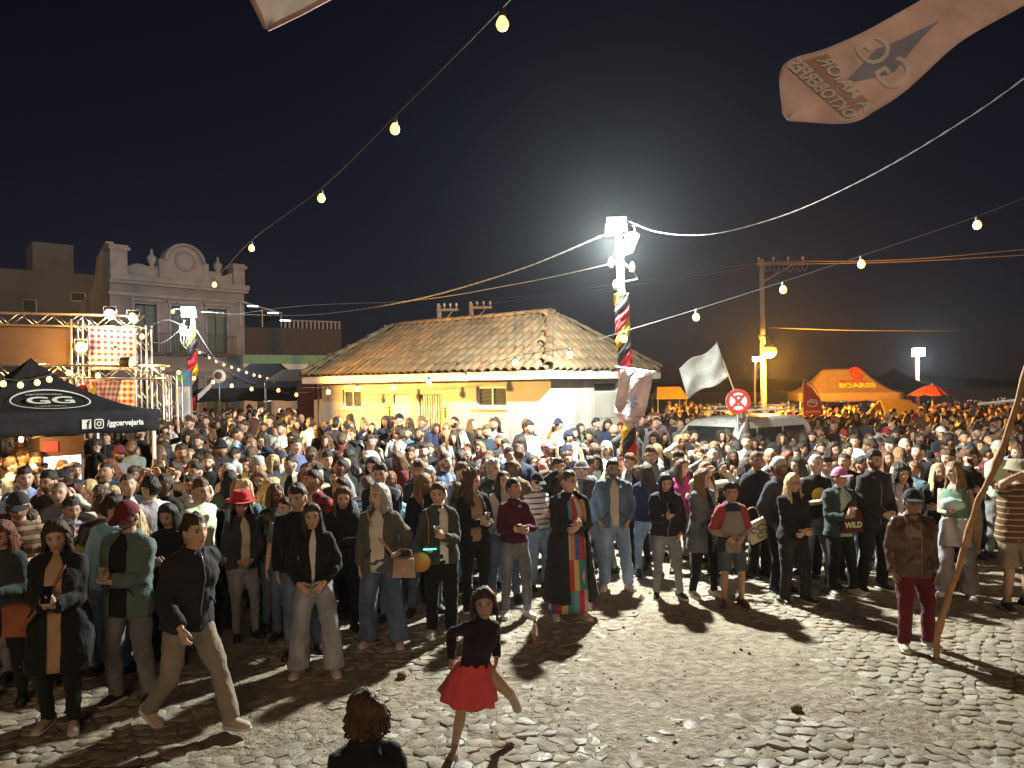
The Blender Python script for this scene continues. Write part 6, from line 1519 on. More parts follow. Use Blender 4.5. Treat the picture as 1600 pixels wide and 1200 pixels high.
H[5] = hero(592, 757, 1010, 'person with grey hair in an olive blazer and blue jeans, tan handbag at the side', -4, sex='f', skin=0, hair='bob', hairc='grey', yaw=-.75, armR='down', armL=('carry', (.22, -.10, 1.02)), top=jk(.026, .80, open=.075), topm=K((.10, .10, .075)), shirtm=K((.62, .56, .47)), bot=dict(fit='wide', waist=1.02), botm=K((.075, .10, .165), 'denim'), shoec='tan', feet=((-.15, .0), (.19, -.03)), bw=1.05)
H[6] = hero(684, 754, 994, 'person in a white headband and dark grey-green jacket holding a glowing phone', 6, sex='f', skin=1, hair='bun', hairc='brown', pitch=.12, armR=('carry', (.14, -.22, 1.04)), armL=('hold', (.06, -.25, 1.16)), top=jk(.024, .82, open=.05, openx=.03), topm=K((.055, .065, .058)), shirtm=WHITEF, bot=dict(fit='straight'), botm=BLK_, shoec='pink', feet=((-.09, .02), (.12, -.05)))
H[7] = hero(738, 736, 952, 'person with long curly hair in a black jacket holding a beer cup', 20, sex='f', skin=0, hair='curly', hairc='brown', hl=.32, yaw=.65, armR=('hold', (.0, -.27, 1.12)), armL=('hold', (.09, -.28, 1.09)), top=jk(.022, .86, open=.08), topm=BLK_, shirtm=K((.30, .20, .12)), bot=dict(fit='slim'), botm=BLK_, shoec='black', bw=1.06)
H[8] = hero(803, 747, 964, 'person with cropped hair in a maroon sweater and grey jeans, hands together', 14, sex='f', skin=2, hair='crop', hairc='black', yaw=.5, pitch=-.10, armR=('clasp', (.02, -.25, 1.12)), armL=('clasp', (.05, -.25, 1.14)), top=dict(bulk=.014, hem=.93, collar=.3), topname='sweater', topm=K((.075, .018, .032), 'knit'), bot=dict(fit='slim', waist=1.02), botm=K((.15, .165, .19), 'denim'), shoec='white', feet=((-.12, .03), (.15, -.03)))
H[9] = hero(888, 735, 966, 'person in a long dark coat over a multicoloured tiered dress', 12, sex='f', skin=0, hair='pony', hairc='brown', glasses=1, yaw=.55, armR=('hold', (.02, -.25, 1.12)), armL=('clasp', (.03, -.26, 1.10)), top=dict(bulk=.036, hem=.22, flare=.05, open=.12, openx=.06, collar=1), topname='coat', topm=K((.028, .030, .038)), shirtm=K((.5, .2, .12)), bot=dict(kind='dress', hem=.09, flare=.0), botm=tiered_dress(), shoec='pink', bw=1.10)
H[10] = hero(957, 718, 921, 'person with glasses in a blue denim jacket, hands in pockets, light jeans', 2, sex='m', skin=2, hair='crop', hairc='black', beard=.75, glasses=1, armR='pocket', armL='pocket', top=jk(.024, .84, open=.06), topm=K((.075, .11, .165), 'denim'), shirtm=K((.50, .44, .40)), bot=dict(fit='sack'), botm=K((.17, .24, .36), 'denim'), shoec='pink', feet=((-.12, .0), (.19, -.06)), bw=1.04)
H[11] = hero(1040, 739, 935, 'person in a black puffer jacket looking down at a phone, faded grey jeans', 4, sex='f', skin=1, hair='long', hairc='black', hl=.22, pitch=.35, yaw=-.05, armR=('phone', (.02, -.27, 1.16)), armL='pocket', top=jk(.042, .88), topm=BLK2, bot=dict(fit='slim'), botm=K((.20, .21, .23), 'denim'), shoec='black', feet=((-.12, .02), (.19, -.03)), bw=1.05)
H[12] = hero(1098, 733, 932, 'person in a long grey wool coat holding a phone at the chest', 30, sex='f', skin=0, hair='long', hairc='light', hl=.26, yaw=.5, armR=('phone', (.0, -.26, 1.18)), armL='down', top=jk(.036, .62, open=.05), topm=K((.12, .13, .15), 'knit'), shirtm=BLK_, bot=dict(fit='slim'), botm=BLK_, shoec='tan', topname='coat')
H[13] = hero(1142, 758, 947, 'short person in a beige and red raglan hoodie with shorts, hands in the pouch', 0, sex='m', skin=2, hair='short', hairc='black', hs=1.12, child=1, armR=('belt', (.12, -.15, 1.00)), armL=('belt', (.12, -.15, 1.00)), top=dict(bulk=.024, hem=.78, hood=1), topname='hoodie', topm=zones('raglan', ((.24, .20, .17), (.30, .045, .05), (.025, .025, .04), (.34, .27, .23))), bot=dict(kind='shorts'), botm=K((.07, .08, .10), 'denim'), shoec='maroon', feet=((-.12, 0), (.13, -.01)))
H[14] = hero(1239, 740, 942, 'person with long blond hair all in black with ripped knees', 10, sex='f', skin=1, hair='long', hairc='blond', hl=.24, glasses=1, yaw=.35, armR=('clasp', (-.02, -.24, 1.00)), armL=('clasp', (.04, -.26, .99)), top=dict(bulk=.02, hem=.84, collar=.4), topname='sweater', topm=BLK_, bot=dict(fit='straight'), botm=K((.02, .02, .022), 'denim'), shoec='black', feet=((-.13, .0), (.16, -.03)), bw=1.06)
H[15] = hero(1312, 730, 928, 'person in a pink cap and dark green jacket over a pale green shirt', 14, sex='m', skin=1, hair='short', hairc='dark', hat='cap', hatm=K((.48, .18, .32)), yaw=.25, armR=('hold', (.03, -.25, 1.10)), armL=('hold', (.06, -.24, 1.12)), top=jk(.028, .80, open=.10, openx=.03), topm=K((.04, .06, .06)), shirtm=K((.40, .60, .45)), bot=dict(fit='straight'), botm=BLK_, shoec='tan', feet=((-.14, .0), (.17, -.05)))
H[16] = hero(1425, 764, 1014, 'person in a black cap and brown leather jacket with maroon trousers', -2, sex='m', skin=3, hair='short', hairc='grey', hat='cap', hatm=K((.018, .02, .026)), armR='down', armL='down', top=jk(.024, .80), topm=K((.085, .04, .024), 'leather'), bot=dict(fit='straight'), botm=K((.11, .014, .022)), shoec='tan', feet=((-.13, -.02), (.16, .04)), bw=1.07, belly=.12)
H[17] = hero(1366, 704, 925, 'tall bearded person in a black blazer behind the pink cap wearer', 12, sex='m', skin=1, hair='short', hairc='dark', beard=.7, yaw=.2, armR='clasp', armL='clasp', top=jk(.026, .80), topm=BLK2, bot=dict(fit='straight'), botm=BLK_, shoec='black', bw=1.05)
H[18] = hero(1490, 722, 930, 'person in a sleeveless green top with a pale apron tied at the waist', -30, sex='f', skin=1, hair='long', hairc='light', hl=.18, yaw=-.6, armR=('hold', (.05, -.24, 1.10)), armL='down', top=dict(bulk=.006, hem=.98, sleeve='none', neck=1.38), topname='sleeveless_top', topm=K((.14, .22, .16)), bot=dict(fit='wide'), botm=K((.26, .24, .26)), shoec='white', bw=1.08)
H[19] = hero(1592, 716, 956, 'person in a brown striped shirt and khaki shorts shading the eyes at the right edge', 6, sex='m', skin=2, hair='short', hairc='dark', hat='bucket', hatm=K((.26, .24, .17)), armR='brow', armL='down', top=dict(bulk=.018, hem=.80, sleeve='short'), topname='striped_shirt', topm=striped('striped_knit', [(0, (.11, .055, .03)), (.62, (.42, .30, .17)), (.82, (.14, .07, .035))], 'Z', 14), bot=dict(kind='shorts'), botm=KHAKI, shoec='black', bw=1.08)
# children
H[20] = hero(756, 922, 1184, 'small person running in a black top and bright red skirt', 18, sex='f', skin=2, hair='wavy', hl=.07, hairc='dark', hs=1.20, child=1, yaw=-.25, lean=.20, armR=('down', (.22, .12, .95)), armL=('down', (.24, .02, 1.02)), top=dict(bulk=.016, hem=.90, collar=.5), topm=K((.022, .014, .022)), bot=dict(kind='skirt', hem=.58, flare=.10, wav=.09), botm=K((.66, .085, .09)), shoec='tan', feet=((-.22, .08, .10, (-.3, -1, -.15)), (.48, .38, .38, (.2, -.5, -.8), (-.75, -.35, .5))), pz=-.02, tilt=.14, hipx=-.02)
H[21] = hero(569, 1082, 0, 'small person in a dark jacket seen from behind at the bottom edge', 205, d=3.5, sex='f', skin=1, hair='wavy', hl=.02, nlk=60, hairc='brown', hs=1.0, child=1, yaw=.5, top=jk(.03, .84), topm=K((.018, .018, .022)), bot=dict(fit='slim'), botm=JEANS, shoec='white')

# ---------------------------------------------------------------- things they hold and wear loose
def cup(label, p, beer=True, ht=.115):
    e = thing('beer_cup', label, 'cup', Vector(p)-Vector((0, 0, .055)))
    m = MATS.get('clear_cup')
    if not m:
        m, t, b = _nodes('clear_cup'); b.inputs['Base Color'].default_value = (.9, .9, .9, 1); b.inputs['Roughness'].default_value = .12; b.inputs['Transmission Weight'].default_value = .85; b.inputs['IOR'].default_value = 1.2; MATS['clear_cup'] = m
    q = MB(); q.lathe([(.024, 0), (.026, .002), (.037, ht), (.038, ht), (.036, ht-.004), (.025, .006)], 14); q.build('cup', [m], e)
    q = MB(); q.lathe([(.023, .006), (.033, ht*.78), (.001, ht*.79)], 12); q.build('beer', [plain('beer', (.55, .22, .04), .15) if beer is True else plain('red_beer', (.42, .05, .03), .15)], e)
cup('clear cup of beer held by the person in the maroon cap', (H[2][1][-1]+H[2][1][1])/2+Vector((0, -.02, .02)))
cup('cup of red beer held by the curly-haired person', H[7][1][-1]+Vector((0, -.01, .03)), 'red')
cup('small cup held by the person with the headband', H[6][1][1]+Vector((0, 0, .03)))
cup('cup held by the person in the pink cap', H[15][1][-1]+Vector((0, -.01, .03)))
def phone(label, p, yaw, tilt=.6, screen=(.5, .6, .8), power=.8):
    e = thing('phone', label, 'phone', p, yaw); M = Matrix.Rotation(-tilt, 3, 'X')
    q = MB(); q.box((0, 0, 0), (.072, .010, .148), 0, M); q.build('case', [plain('phone_black', (.012, .012, .013), .3)], e, smooth=False)
    q = MB(); q.box(M@Vector((0, .0062, 0)), (.064, .002, .138), 0, M); q.build('screen', [emit('screen_%.2f' % sum(screen), screen, power)], e, smooth=False)
phone('phone held in both hands by the person in the long black coat', (H[1][1][-1]+H[1][1][1])/2+Vector((0, -.01, .04)), R(14), .7)
g6 = H[6][1][-1]+Vector((0, -.05, .02)); e = thing('phone', 'phone with a bright cyan light held flat by the headband wearer', 'phone', g6, R(10))
q = MB(); q.box((0, 0, 0), (.15, .075, .012)); q.build('case', [plain('phone_black', (.012, .012, .013), .3)], e, smooth=False); q = MB(); q.box((0, -.002, -.0075), (.14, .07, .003)); q.box((0, -.039, 0), (.14, .003, .010)); q.build('screen', [emit('screen_cyan', (.03, .85, .78), 5)], e, smooth=False)
phone('phone looked at by the person in the black puffer jacket', H[11][1][-1]+Vector((0, -.0, .05)), 0, .7)
phone('phone held at the chest by the person in the grey wool coat', H[12][1][-1]+Vector((0, 0, .05)), R(30), .6)
TANL = plain('bag_tan', (.42, .27, .20), .5, bmp=.3); ORL = plain('bag_orange', (.50, .22, .04), .55, bmp=.3); RUST = plain('bag_rust', (.30, .10, .04), .55, bmp=.2)
M5, s5 = H[5][2], H[5][3]
def strap(parent, M, o0, pts, mat, r=(.014, .004)):
    q = MB(); q.sweep(cat([tuple(M @ Vector(v)-o0) for v in pts], 5), [r]*(5*(len(pts)-1)+1), 6, ref=(1, .2, 0)); q.build('strap', [mat], parent)
o5 = U(632, 886, (M5 @ Vector((.2, -.2, 1)))[1]-.05)
e = thing('handbag', 'tan leather handbag hanging at the side of the olive blazer', 'handbag', o5)
q = MB(); q.box((0, 0, 0), (.24, .11, .20), taper=.86); q.build('bag_body', [TANL], e, smooth=False); q = MB(); q.box((0, -.060, .045), (.20, .012, .10)); q.build('flap', [plain('bag_tan2', (.36, .22, .16), .5)], e, smooth=False)
q = MB(); q.box((0, -.072, .0), (.03, .012, .03)); q.build('clasp', [plain('brass', (.6, .45, .2), .3, .9)], e, smooth=False); q = MB(); q.sweep(cat([(-.08, 0, .09), (-.06, 0, .18), (.06, 0, .18), (.08, 0, .09)], 4), .009, 6); q.build('handle', [TANL], e)
strap(e, M5, o5, [(-.12*s5, -.13*s5, 1.44*s5), (-.03*s5, -.155*s5, 1.25*s5), (.10*s5, -.165*s5, 1.08*s5), (.19*s5, -.17*s5, .97*s5)], TANL)
M6, s6 = H[6][2], H[6][3]; o6 = U(657, 878, (M6 @ Vector((0, -.2, 1)))[1]-.06)
e = thing('round_bag', 'round orange shoulder bag of the headband wearer', 'bag', o6)
q = MB(); q.lathe([(.001, -.04), (.09, -.042), (.11, -.025), (.115, 0), (.11, .025), (.09, .042), (.001, .04)], 24, axis=Matrix.Rotation(R(90), 3, 'X')); q.build('bag_body', [ORL], e); strap(e, M6, o6, [(-.15*s6, -.02, 1.43*s6), (-.12*s6, -.15*s6, 1.30*s6), (-.12*s6, -.17*s6, 1.1*s6), (-.13*s6, -.18*s6, .95*s6)], ORL, (.006, .004))
q = MB(); t_ = np.linspace(0, 2*math.pi, 30)
hb = MB(); hb.sweep([(.083*math.cos(a), .02+.0*a, .045+.083*math.sin(a)) for a in np.linspace(-.2, math.pi+.2, 20)], [(.014, .006)]*20, 6, ref=(0, 1, 0))
v, f, m = hb.arr(); hR6 = rotm(0, .12+.012); hc6 = np.array([0, -.012, 1.470+.115]); hcx = H[6][0]
obj('headband', mk_mesh('headband', ((v*np.array([1.12, 1, 1.12])+np.array([0, -.028, .0]))@hR6.T+hc6+np.array([0, .0, .0]))*s6, f, [WHITEF], m), H[6][0])
M1, s1 = H[1][2], H[1][3]; o1 = U(34, 968, (M1 @ Vector((0, -.1, 1)))[1]+.05); e = thing('shoulder_bag', 'rust brown shoulder bag hanging left of the long black coat', 'bag', o1)
q = MB(); q.box((0, 0, 0), (.28, .10, .26), taper=.8); q.build('bag_body', [RUST], e, smooth=False); q = MB(); q.box((0, -.055, .05), (.25, .012, .14)); q.build('flap', [RUST], e, smooth=False)
strap(e, M1, o1, [(.10*s1, -.16*s1, 1.38*s1), (-.02, -.19*s1, 1.15*s1), (-.14*s1, -.21*s1, .98*s1), (-.22*s1, -.17*s1, .88*s1)], RUST, (.012, .004))
# red drawstring bag on the pale green shirt
M15, s15 = H[15][2], H[15][3]; o15 = M15 @ Vector((.05, -.20, 1.08*s15))
e = thing('drawstring_bag', 'dark red drawstring bag with pale lettering on the pale green shirt', 'bag', o15, R(14))
q = MB(); q.prism([(-.15, 0, -.20), (.15, 0, -.20), (.13, 0, .05), (.02, 0, .20), (-.02, 0, .20), (-.13, 0, .05)], (0, .05, 0)); q.build('bag_body', [K((.12, .02, .018))], e, smooth=False)
tm = MB(); lay(tm, text2d('WILD', .10, .004), lambda a, b: (a, -.006, -.10+b)); tm.build('lettering', [plain('print_pale', (.6, .8, .5), .7)], e, smooth=False)
q = MB(); 
for s_ in (-1, 1): q.sweep([(0, .02, .19), (s_*.09, .035, .34), (s_*.10, .10, .40)], .006, 5)
q.build('cord', [BLK_], e)
# paper bag with print beside the hoodie
g13 = U(1186, 828, 10.25); e = thing('paper_bag', 'printed cream tote bag held right of the raglan hoodie', 'bag', g13, R(10)); e.rotation_euler = (0, R(-22), R(10))
q = MB(); q.box((0, 0, 0), (.34, .06, .27)); q.build('bag_body', [plain('tote_cream', (.50, .44, .32), .8)], e, smooth=False)
tm = MB()
for k, (a, b, wd) in enumerate(((-.08, .03, .05), (.03, .03, .06), (-.02, -.06, .05), (.10, -.04, .04))): lay(tm, stroke2d([(a+wd*math.cos(t)*.8, b+wd*.7*math.sin(t)) for t in np.linspace(0, 5.2, 14)], .018), lambda x, y: (x, -.033, y))
tm.build('print', [plain('print_brown', (.10, .09, .07), .8)], e, smooth=False)
q = MB(); q.sweep(cat([(-.08, 0, .13), (-.06, 0, .30), (.06, 0, .30), (.08, 0, .13)], 4), .008, 5); q.build('handle', [TAN], e)
# yellow print on the black t-shirt wearer is added with the crowd; apron bundle on the green top
M18, s18 = H[18][2], H[18][3]
q = MB(); Gd = [[(x*(1.25-.35*(z/s18-.66)/.36), -.155*s18-.035*math.cos(x*7)-.022*math.sin(x*34+z*6)+.03*nz(x*9, z*7, 2), z+.03*nz(x*6, 3, 1)) for x in np.linspace(-.15, .15, 28)] for z in np.linspace(.66*s18, 1.02*s18, 16)]; q.grid(Gd); o = q.build('apron', [K((.45, .42, .44))], H[18][0]); o.modifiers.new('thickness', 'SOLIDIFY').thickness = .03
q = MB(); q.ball((-.04, -.24, 1.20*s18), (.15, .08, .09), 12, 9); v, f, m = q.arr(); v += np.array([[.03*nz(a*14, b*14, c*14), .03*nz(a*15+4, b*15, c*15), .03*nz(a*14, b*14+3, c*14)] for a, b, c in v])
o = obj('plastic_bag', mk_mesh('plastic_bag', v, f, [plain('pale_plastic', (.42, .62, .55), .35)], m), None, None, label='crumpled pale green plastic bag held against the green top', cat='bag'); o.matrix_world = M18
# cap badge and jacket zip of the leather-jacket wearer; wooden pole beside it
M16, s16 = H[16][2], H[16][3]
stp = [(1463, 1030, 7.68), (1466, 985, 7.62), (1480, 940, 7.55), (1500, 880, 7.45), (1517, 820, 7.35), (1532, 775, 7.25), (1553, 735, 7.15), (1566, 700, 7.05), (1583, 650, 6.95), (1606, 575, 6.8), (1640, 470, 6.6)]
B0 = U(*stp[0]); e = thing('wooden_pole', 'crooked bare wooden pole leaning at the right, planted in front of the leather jacket', 'pole', B0)
P = cat([tuple(U(*q)-B0) for q in stp], 5); rr2 = np.array([.030+.007*nz(i*.35, 0, 2)+.012*math.exp(-((i % 13)-6)**2/2.0)*(i % 13 > 3) for i in range(len(P))]); q = MB(); q.sweep(P+np.array([[.012*nz(i*.4, 3, 1), 0, 0] for i in range(len(P))]), rr2*(1+.15*np.linspace(0, -1, len(P))), 9)
q.build('shaft', [plain('bare_branch', (.36, .19, .09), .7, var=.3, scale=9, bmp=.5)], e)
# plastic bottle standing on the ground
bp = stand(U(836, 1008, 8.3).x, HC*F/(1008-hor(836))); e = thing('bottle', 'empty plastic bottle standing on the ground in the middle', 'bottle', bp)
m, t, b = _nodes('pet_plastic'); b.inputs['Base Color'].default_value = (.75, .62, .55, 1); b.inputs['Roughness'].default_value = .15; b.inputs['Transmission Weight'].default_value = .7; b.inputs['IOR'].default_value = 1.25
q = MB(); q.lathe([(.030, 0), (.034, .01), (.034, .10), (.031, .11), (.034, .12), (.034, .17), (.020, .215), (.014, .23), (.014, .25)], 16); q.build('bottle_body', [m], e); q = MB(); q.lathe([(.016, .25), (.016, .268), (.001, .269)], 12); q.build('cap', [plain('bottle_cap', (.35, .06, .04), .5)], e); q = MB(); q.lathe([(.0346, .045), (.0346, .095)], 16); q.build('bottle_label', [plain('label_red', (.4, .12, .08), .6)], e)
for k, (px, py, lab) in enumerate(((1003, 938, 'crumpled white cup lying behind the denim jacket'), (628, 1060, 'dark clod of earth in the shadow at the middle left'), (1245, 1112, 'brown leaf clump on the ground at the lower right'))):
    dd = HC*F/(py-hor(px)); l0 = stand(U(px, py, dd).x, dd); q = MB(); q.ball((0, 0, .03), (.05, .04, .035) if k else (.035, .035, .05), 10, 7); v, f, m = q.arr()
    v += np.array([[.015*nz(a*30+k, b*30, c*30), .012*nz(a*30, b*30+k, c*30), .012*nz(a*30, b*30, c*30+k)] for a, b, c in v]); obj(('paper_cup', 'earth_clod', 'leaf_clump')[k], mk_mesh('litter', v, f, [(WHITE, plain('earth_crumb', (.12, .09, .06), .9), plain('leaf_litter', (.16, .10, .05), .8))[k]], m), None, l0, label=lab, cat=('cup', 'clod', 'leaves')[k])
# ================================================================ the crowd behind them
TOPC = {'black': (.014, .014, .016), 'charcoal': (.04, .04, .045), 'navy': (.022, .03, .065), 'grey': (.19, .19, .20), 'white': (.62, .61, .58), 'light blue': (.26, .38, .52), 'denim blue': (.08, .12, .19), 'maroon': (.12, .02, .03), 'red': (.42, .03, .035), 'olive': (.09, .09, .05), 'brown': (.13, .075, .045), 'cream': (.52, .46, .36), 'pink': (.48, .22, .26), 'green': (.10, .28, .12), 'purple': (.14, .09, .32), 'mustard': (.48, .29, .05), 'magenta': (.42, .05, .20), 'teal': (.05, .24, .26)}
ARCH = [
 ('m', dict(hair='short', armR='pocket', armL='pocket', top=jk(.024, .85), tn='jacket', pose='hands in pockets')),
 ('m', dict(hair='short', armR='cross', armL='cross', top=dict(SWEAT), tn='sweater', pose='arms folded')),
 ('m', dict(hair='crop', armR='hold', armL='down', top=dict(TEE), tn='t-shirt', pose='hand at the chest', yaw=.4)),
 ('m', dict(hair='short', armR='down', armL='down', top=dict(bulk=.024, hem=.84, hood=1), tn='hoodie', pose='arms at the sides', yaw=-.3)),
 ('m', dict(hair='bald', armR='clasp', armL='clasp', top=jk(.02, .85), tn='shirt', pose='hands clasped', scalp=.5, bw=1.06)),
 ('m', dict(hair='short', hat='cap', armR='phone', armL='phone', top=dict(TEE), tn='t-shirt', pose='looking at a phone', pitch=.3)),
 ('m', dict(hair='short', hat='cap', armR='pocket', armL='down', top=jk(.026, .84), tn='jacket', pose='wearing a cap')),
 ('m', dict(hair='none', hat='beanie', armR='cross', armL='cross', top=jk(.026, .84), tn='jacket', pose='beanie, arms folded', yaw=.3)),
 ('m', dict(hair='curlyshort', armR='down', armL='hold', top=dict(SWEAT), tn='sweater', pose='holding a drink up', yaw=.25)),
 ('m', dict(hair='short', armR='raise', armL='down', top=dict(SWEAT), tn='sweatshirt', pose='one arm raised', yaw=-.1)),
 ('m', dict(hair='crop', armR='down', armL='pocket', top=jk(.03, .82, open=.06), tn='open jacket', pose='looking aside', yaw=-.6)),
 ('m', dict(hair='short', armR='chin', armL='crossL', top=dict(SWEAT), tn='pullover', pose='hand at the chin', yaw=.15, bw=1.06)),
 ('f', dict(hair='long', hl=.28, armR='cross', armL='cross', top=jk(.02, .85), tn='jacket', pose='arms folded')),
 ('f', dict(hair='wavy', hl=.24, armR='phone', armL='phone', top=dict(SWEAT), tn='sweater', pose='looking at a phone', pitch=.35)),
 ('f', dict(hair='long', hl=.20, armR='down', armL='hold', top=dict(SWEAT), tn='pullover', pose='holding a cup', yaw=.5)),
 ('f', dict(hair='curly', hl=.2, armR='clasp', armL='clasp', top=jk(.02, .84, open=.05), tn='open jacket', pose='hands clasped', yaw=-.3)),
 ('f', dict(hair='bob', armR='pocket', armL='pocket', top=jk(.026, .82), tn='coat', pose='hands in pockets')),
 ('f', dict(hair='bun', armR='hold', armL='down', top=dict(SWEAT), tn='blouse', pose='hair tied up', yaw=.3)),
 ('f', dict(hair='pony', armR='down', armL='down', top=dict(TEE), tn='t-shirt', pose='arms at the sides', yaw=-.5)),
 ('f', dict(hair='long', hl=.32, armR='raise', armL='raise', top=dict(SWEAT), tn='blouse', pose='hands raised')),
 ('f', dict(hair='wavy', hl=.3, armR='down', armL='cross', top=jk(.024, .8), tn='coat', pose='one arm across', yaw=-.15)),
 ('f', dict(hair='long', hl=.24, armR='chin', armL='crossL', top=dict(TEE), tn='top', pose='hand at the chin', yaw=.2)),
]
AM = []
for k, (sx_, A) in enumerate(ARCH):
    P = dict(A); P.update(sex=sx_, h=1.72 if sx_ == 'm' else 1.63, seed=40+k, bot=dict(fit='straight' if sx_ == 'm' else 'slim'), tilt=rng.uniform(-.02, .02))
    parts, _, hc = figure(P, 1)
    # shoes join the body of these distant figures
    vb_, fb_, mb_, hb_ = parts['body']; vs_, fs_, ms_, hs_ = [vb_], list(fb_), list(mb_), [hb_]; n = len(vb_)
    for s2 in ('shoe0', 'shoe1'):
        v, f, m, _ = parts.pop(s2); vs_.append(v); fs_ += [tuple(i+n for i in q4) for q4 in f]; ms_ += [1]*len(f); hs_.append(np.full((len(v), 3), -9.0)); n += len(v)
    parts['body'] = (np.vstack(vs_), fs_, ms_, np.vstack(hs_))
    ml = {}
    for nm_, (v, f, m, hp) in parts.items(): ml[nm_] = mk_mesh(nm_, v, f, [BLK_, SHOEB] if nm_ in ('body', 'hat') else [BLK_], m, True, hp)
    AM.append((P, parts, ml, hc))
PLACE = ['at the left edge', 'behind the maroon cap', 'left of the red hat', 'around the red hat', 'behind the pale wide jeans', 'behind the olive blazer', 'behind the white headband', 'behind the maroon sweater', 'behind the tiered dress', 'behind the denim jacket', 'below the pink pennant', 'in front of the van', 'behind the blond hair', 'behind the pink cap', 'behind the leather jacket', 'at the right edge']
def place_word(px, ytop):
    b = max(0, min(15, int(px//100))); y = ytop-hor(px)
    row = 'second row' if y > 130 else 'third row' if y > 100 else 'mid crowd' if y > 72 else 'back rows' if y > 50 else 'far back'
    return row+' '+PLACE[b]
seen_labels = {}
def plaid(name, c1, c2, sc=11):
    m, t, b = _nodes(name); co = obj_co(t, (sc, sc, sc)); s = t.nodes.new('ShaderNodeSeparateXYZ'); t.links.new(co, s.inputs[0])
    a = mth(t, 'GREATER_THAN', mth(t, 'FRACT', s.outputs[0]), .5); c = mth(t, 'GREATER_THAN', mth(t, 'FRACT', s.outputs[2]), .5)
    t.links.new(mix_rgb(t, mth(t, 'MULTIPLY', mth(t, 'ADD', a, c), .5), c1, c2), b.inputs['Base Color']); b.inputs['Roughness'].default_value = .9
    n = noise_tex(t, 14, 3, co); bump(t, b, n.outputs['Fac'], .5, .02); return m
PATT = {'red plaid': plaid('plaid_red', (.30, .03, .03), (.03, .02, .03)), 'blue plaid': plaid('plaid_blue', (.10, .16, .30), (.03, .04, .08)), 'striped grey': striped('stripe_grey', [(0, (.34, .34, .34)), (.5, (.05, .05, .06))], 'Z', 16), 'striped white': striped('stripe_white', [(0, (.62, .60, .57)), (.7, (.05, .07, .16))], 'Z', 13), 'striped brown': striped('stripe_brown', [(0, (.16, .09, .05)), (.6, (.40, .32, .22))], 'Z', 12)}
for k_ in PATT: TOPC[k_] = (.2, .2, .2)
def crowd(px, ytop, arch, top, face=0, h=None, hairc=None, skin=None, bot=None, hatc=None, shirt=None, beard=None, d=None, label=None, hue=None):
    P0, parts, ml, hc = AM[arch]; h = h or P0['h']*rng.uniform(.95, 1.05)
    if d is None:
        d = 12.0
        for _ in range(25):
            x = U(px, ytop, d).x; zt = gz(x, d)+h; d = .5*d+.5*max(5, (HC-zt)*F/max(14, (ytop-hor(px))))
    x = U(px, ytop, d).x
    s = h/P0['h']; fem = P0['sex'] == 'f'
    P = dict(P0); col = TOPC[top]
    col = [max(.006, c*rng.uniform(.8, 1.2)) for c in col]; col = [round(c, 2) if c > .05 else round(c, 3) for c in col]
    kind = 'denim' if top == 'denim blue' else 'leather' if (top == 'black' and rng.random() < .15) else 'cloth'
    P['topm'] = fabric(tuple(col), kind); P['topm'] = PATT.get(top, P['topm']); P['shirtm'] = K(TOPC[shirt or rng.choice(('white', 'grey', 'black', 'cream'))])
    P['botm'] = bot or rng.choice((JEANS, JEANS, BLK_, BLK_, JEANSG, JEANSL, KHAKI)); P['skin'] = skin if skin is not None else rng.choice((0, 0, 1, 1, 1, 2, 2, 3, 4))
    P['hairc'] = hairc or rng.choice(('black', 'dark', 'dark', 'brown', 'brown', 'black', 'light' if fem else 'dark', 'blond' if fem else 'grey', 'red' if fem else 'black'))
    P['brow'] = 'black' if P['hairc'] == 'black' else 'dark'; P['beard'] = beard if beard is not None else (0 if fem else rng.choice((0, .2, .35, .6, .8)))
    P['hatm'] = K(TOPC[hatc] if hatc else TOPC[rng.choice(('black', 'navy', 'charcoal', 'black', 'maroon', 'grey'))])
    rz = R(face); oo = Matrix.Rotation(rz, 3, 'Z') @ Vector((hc[0]*s, hc[1]*s, 0))
    loc = Vector((x-oo.x, d-oo.y, gz(x, d)))
    lb = label or 'person in %s %s, %s, %s' % (top, P0['tn'], P0['pose'], place_word(px, ytop))
    if lb in seen_labels: lb = 'person in %s %s and %s, %s' % (top, P0['tn'], {JEANS: 'dark jeans', BLK_: 'black trousers', JEANSG: 'grey jeans', JEANSL: 'light jeans', KHAKI: 'khaki trousers'}.get(P['botm'], 'trousers'), place_word(px, ytop))
    seen_labels[lb] = 1
    e = dress_up(P, parts, loc, rz, lb, 'crowd standing in the square', P0['tn'].replace(' ', '_').replace('-', '_').replace('open_jacket', 'jacket'), 1, ml)
    e.scale = (s*rng.uniform(.96, 1.08), s*rng.uniform(.97, 1.05), s); taken.append((loc.x, loc.y, .33)); return e
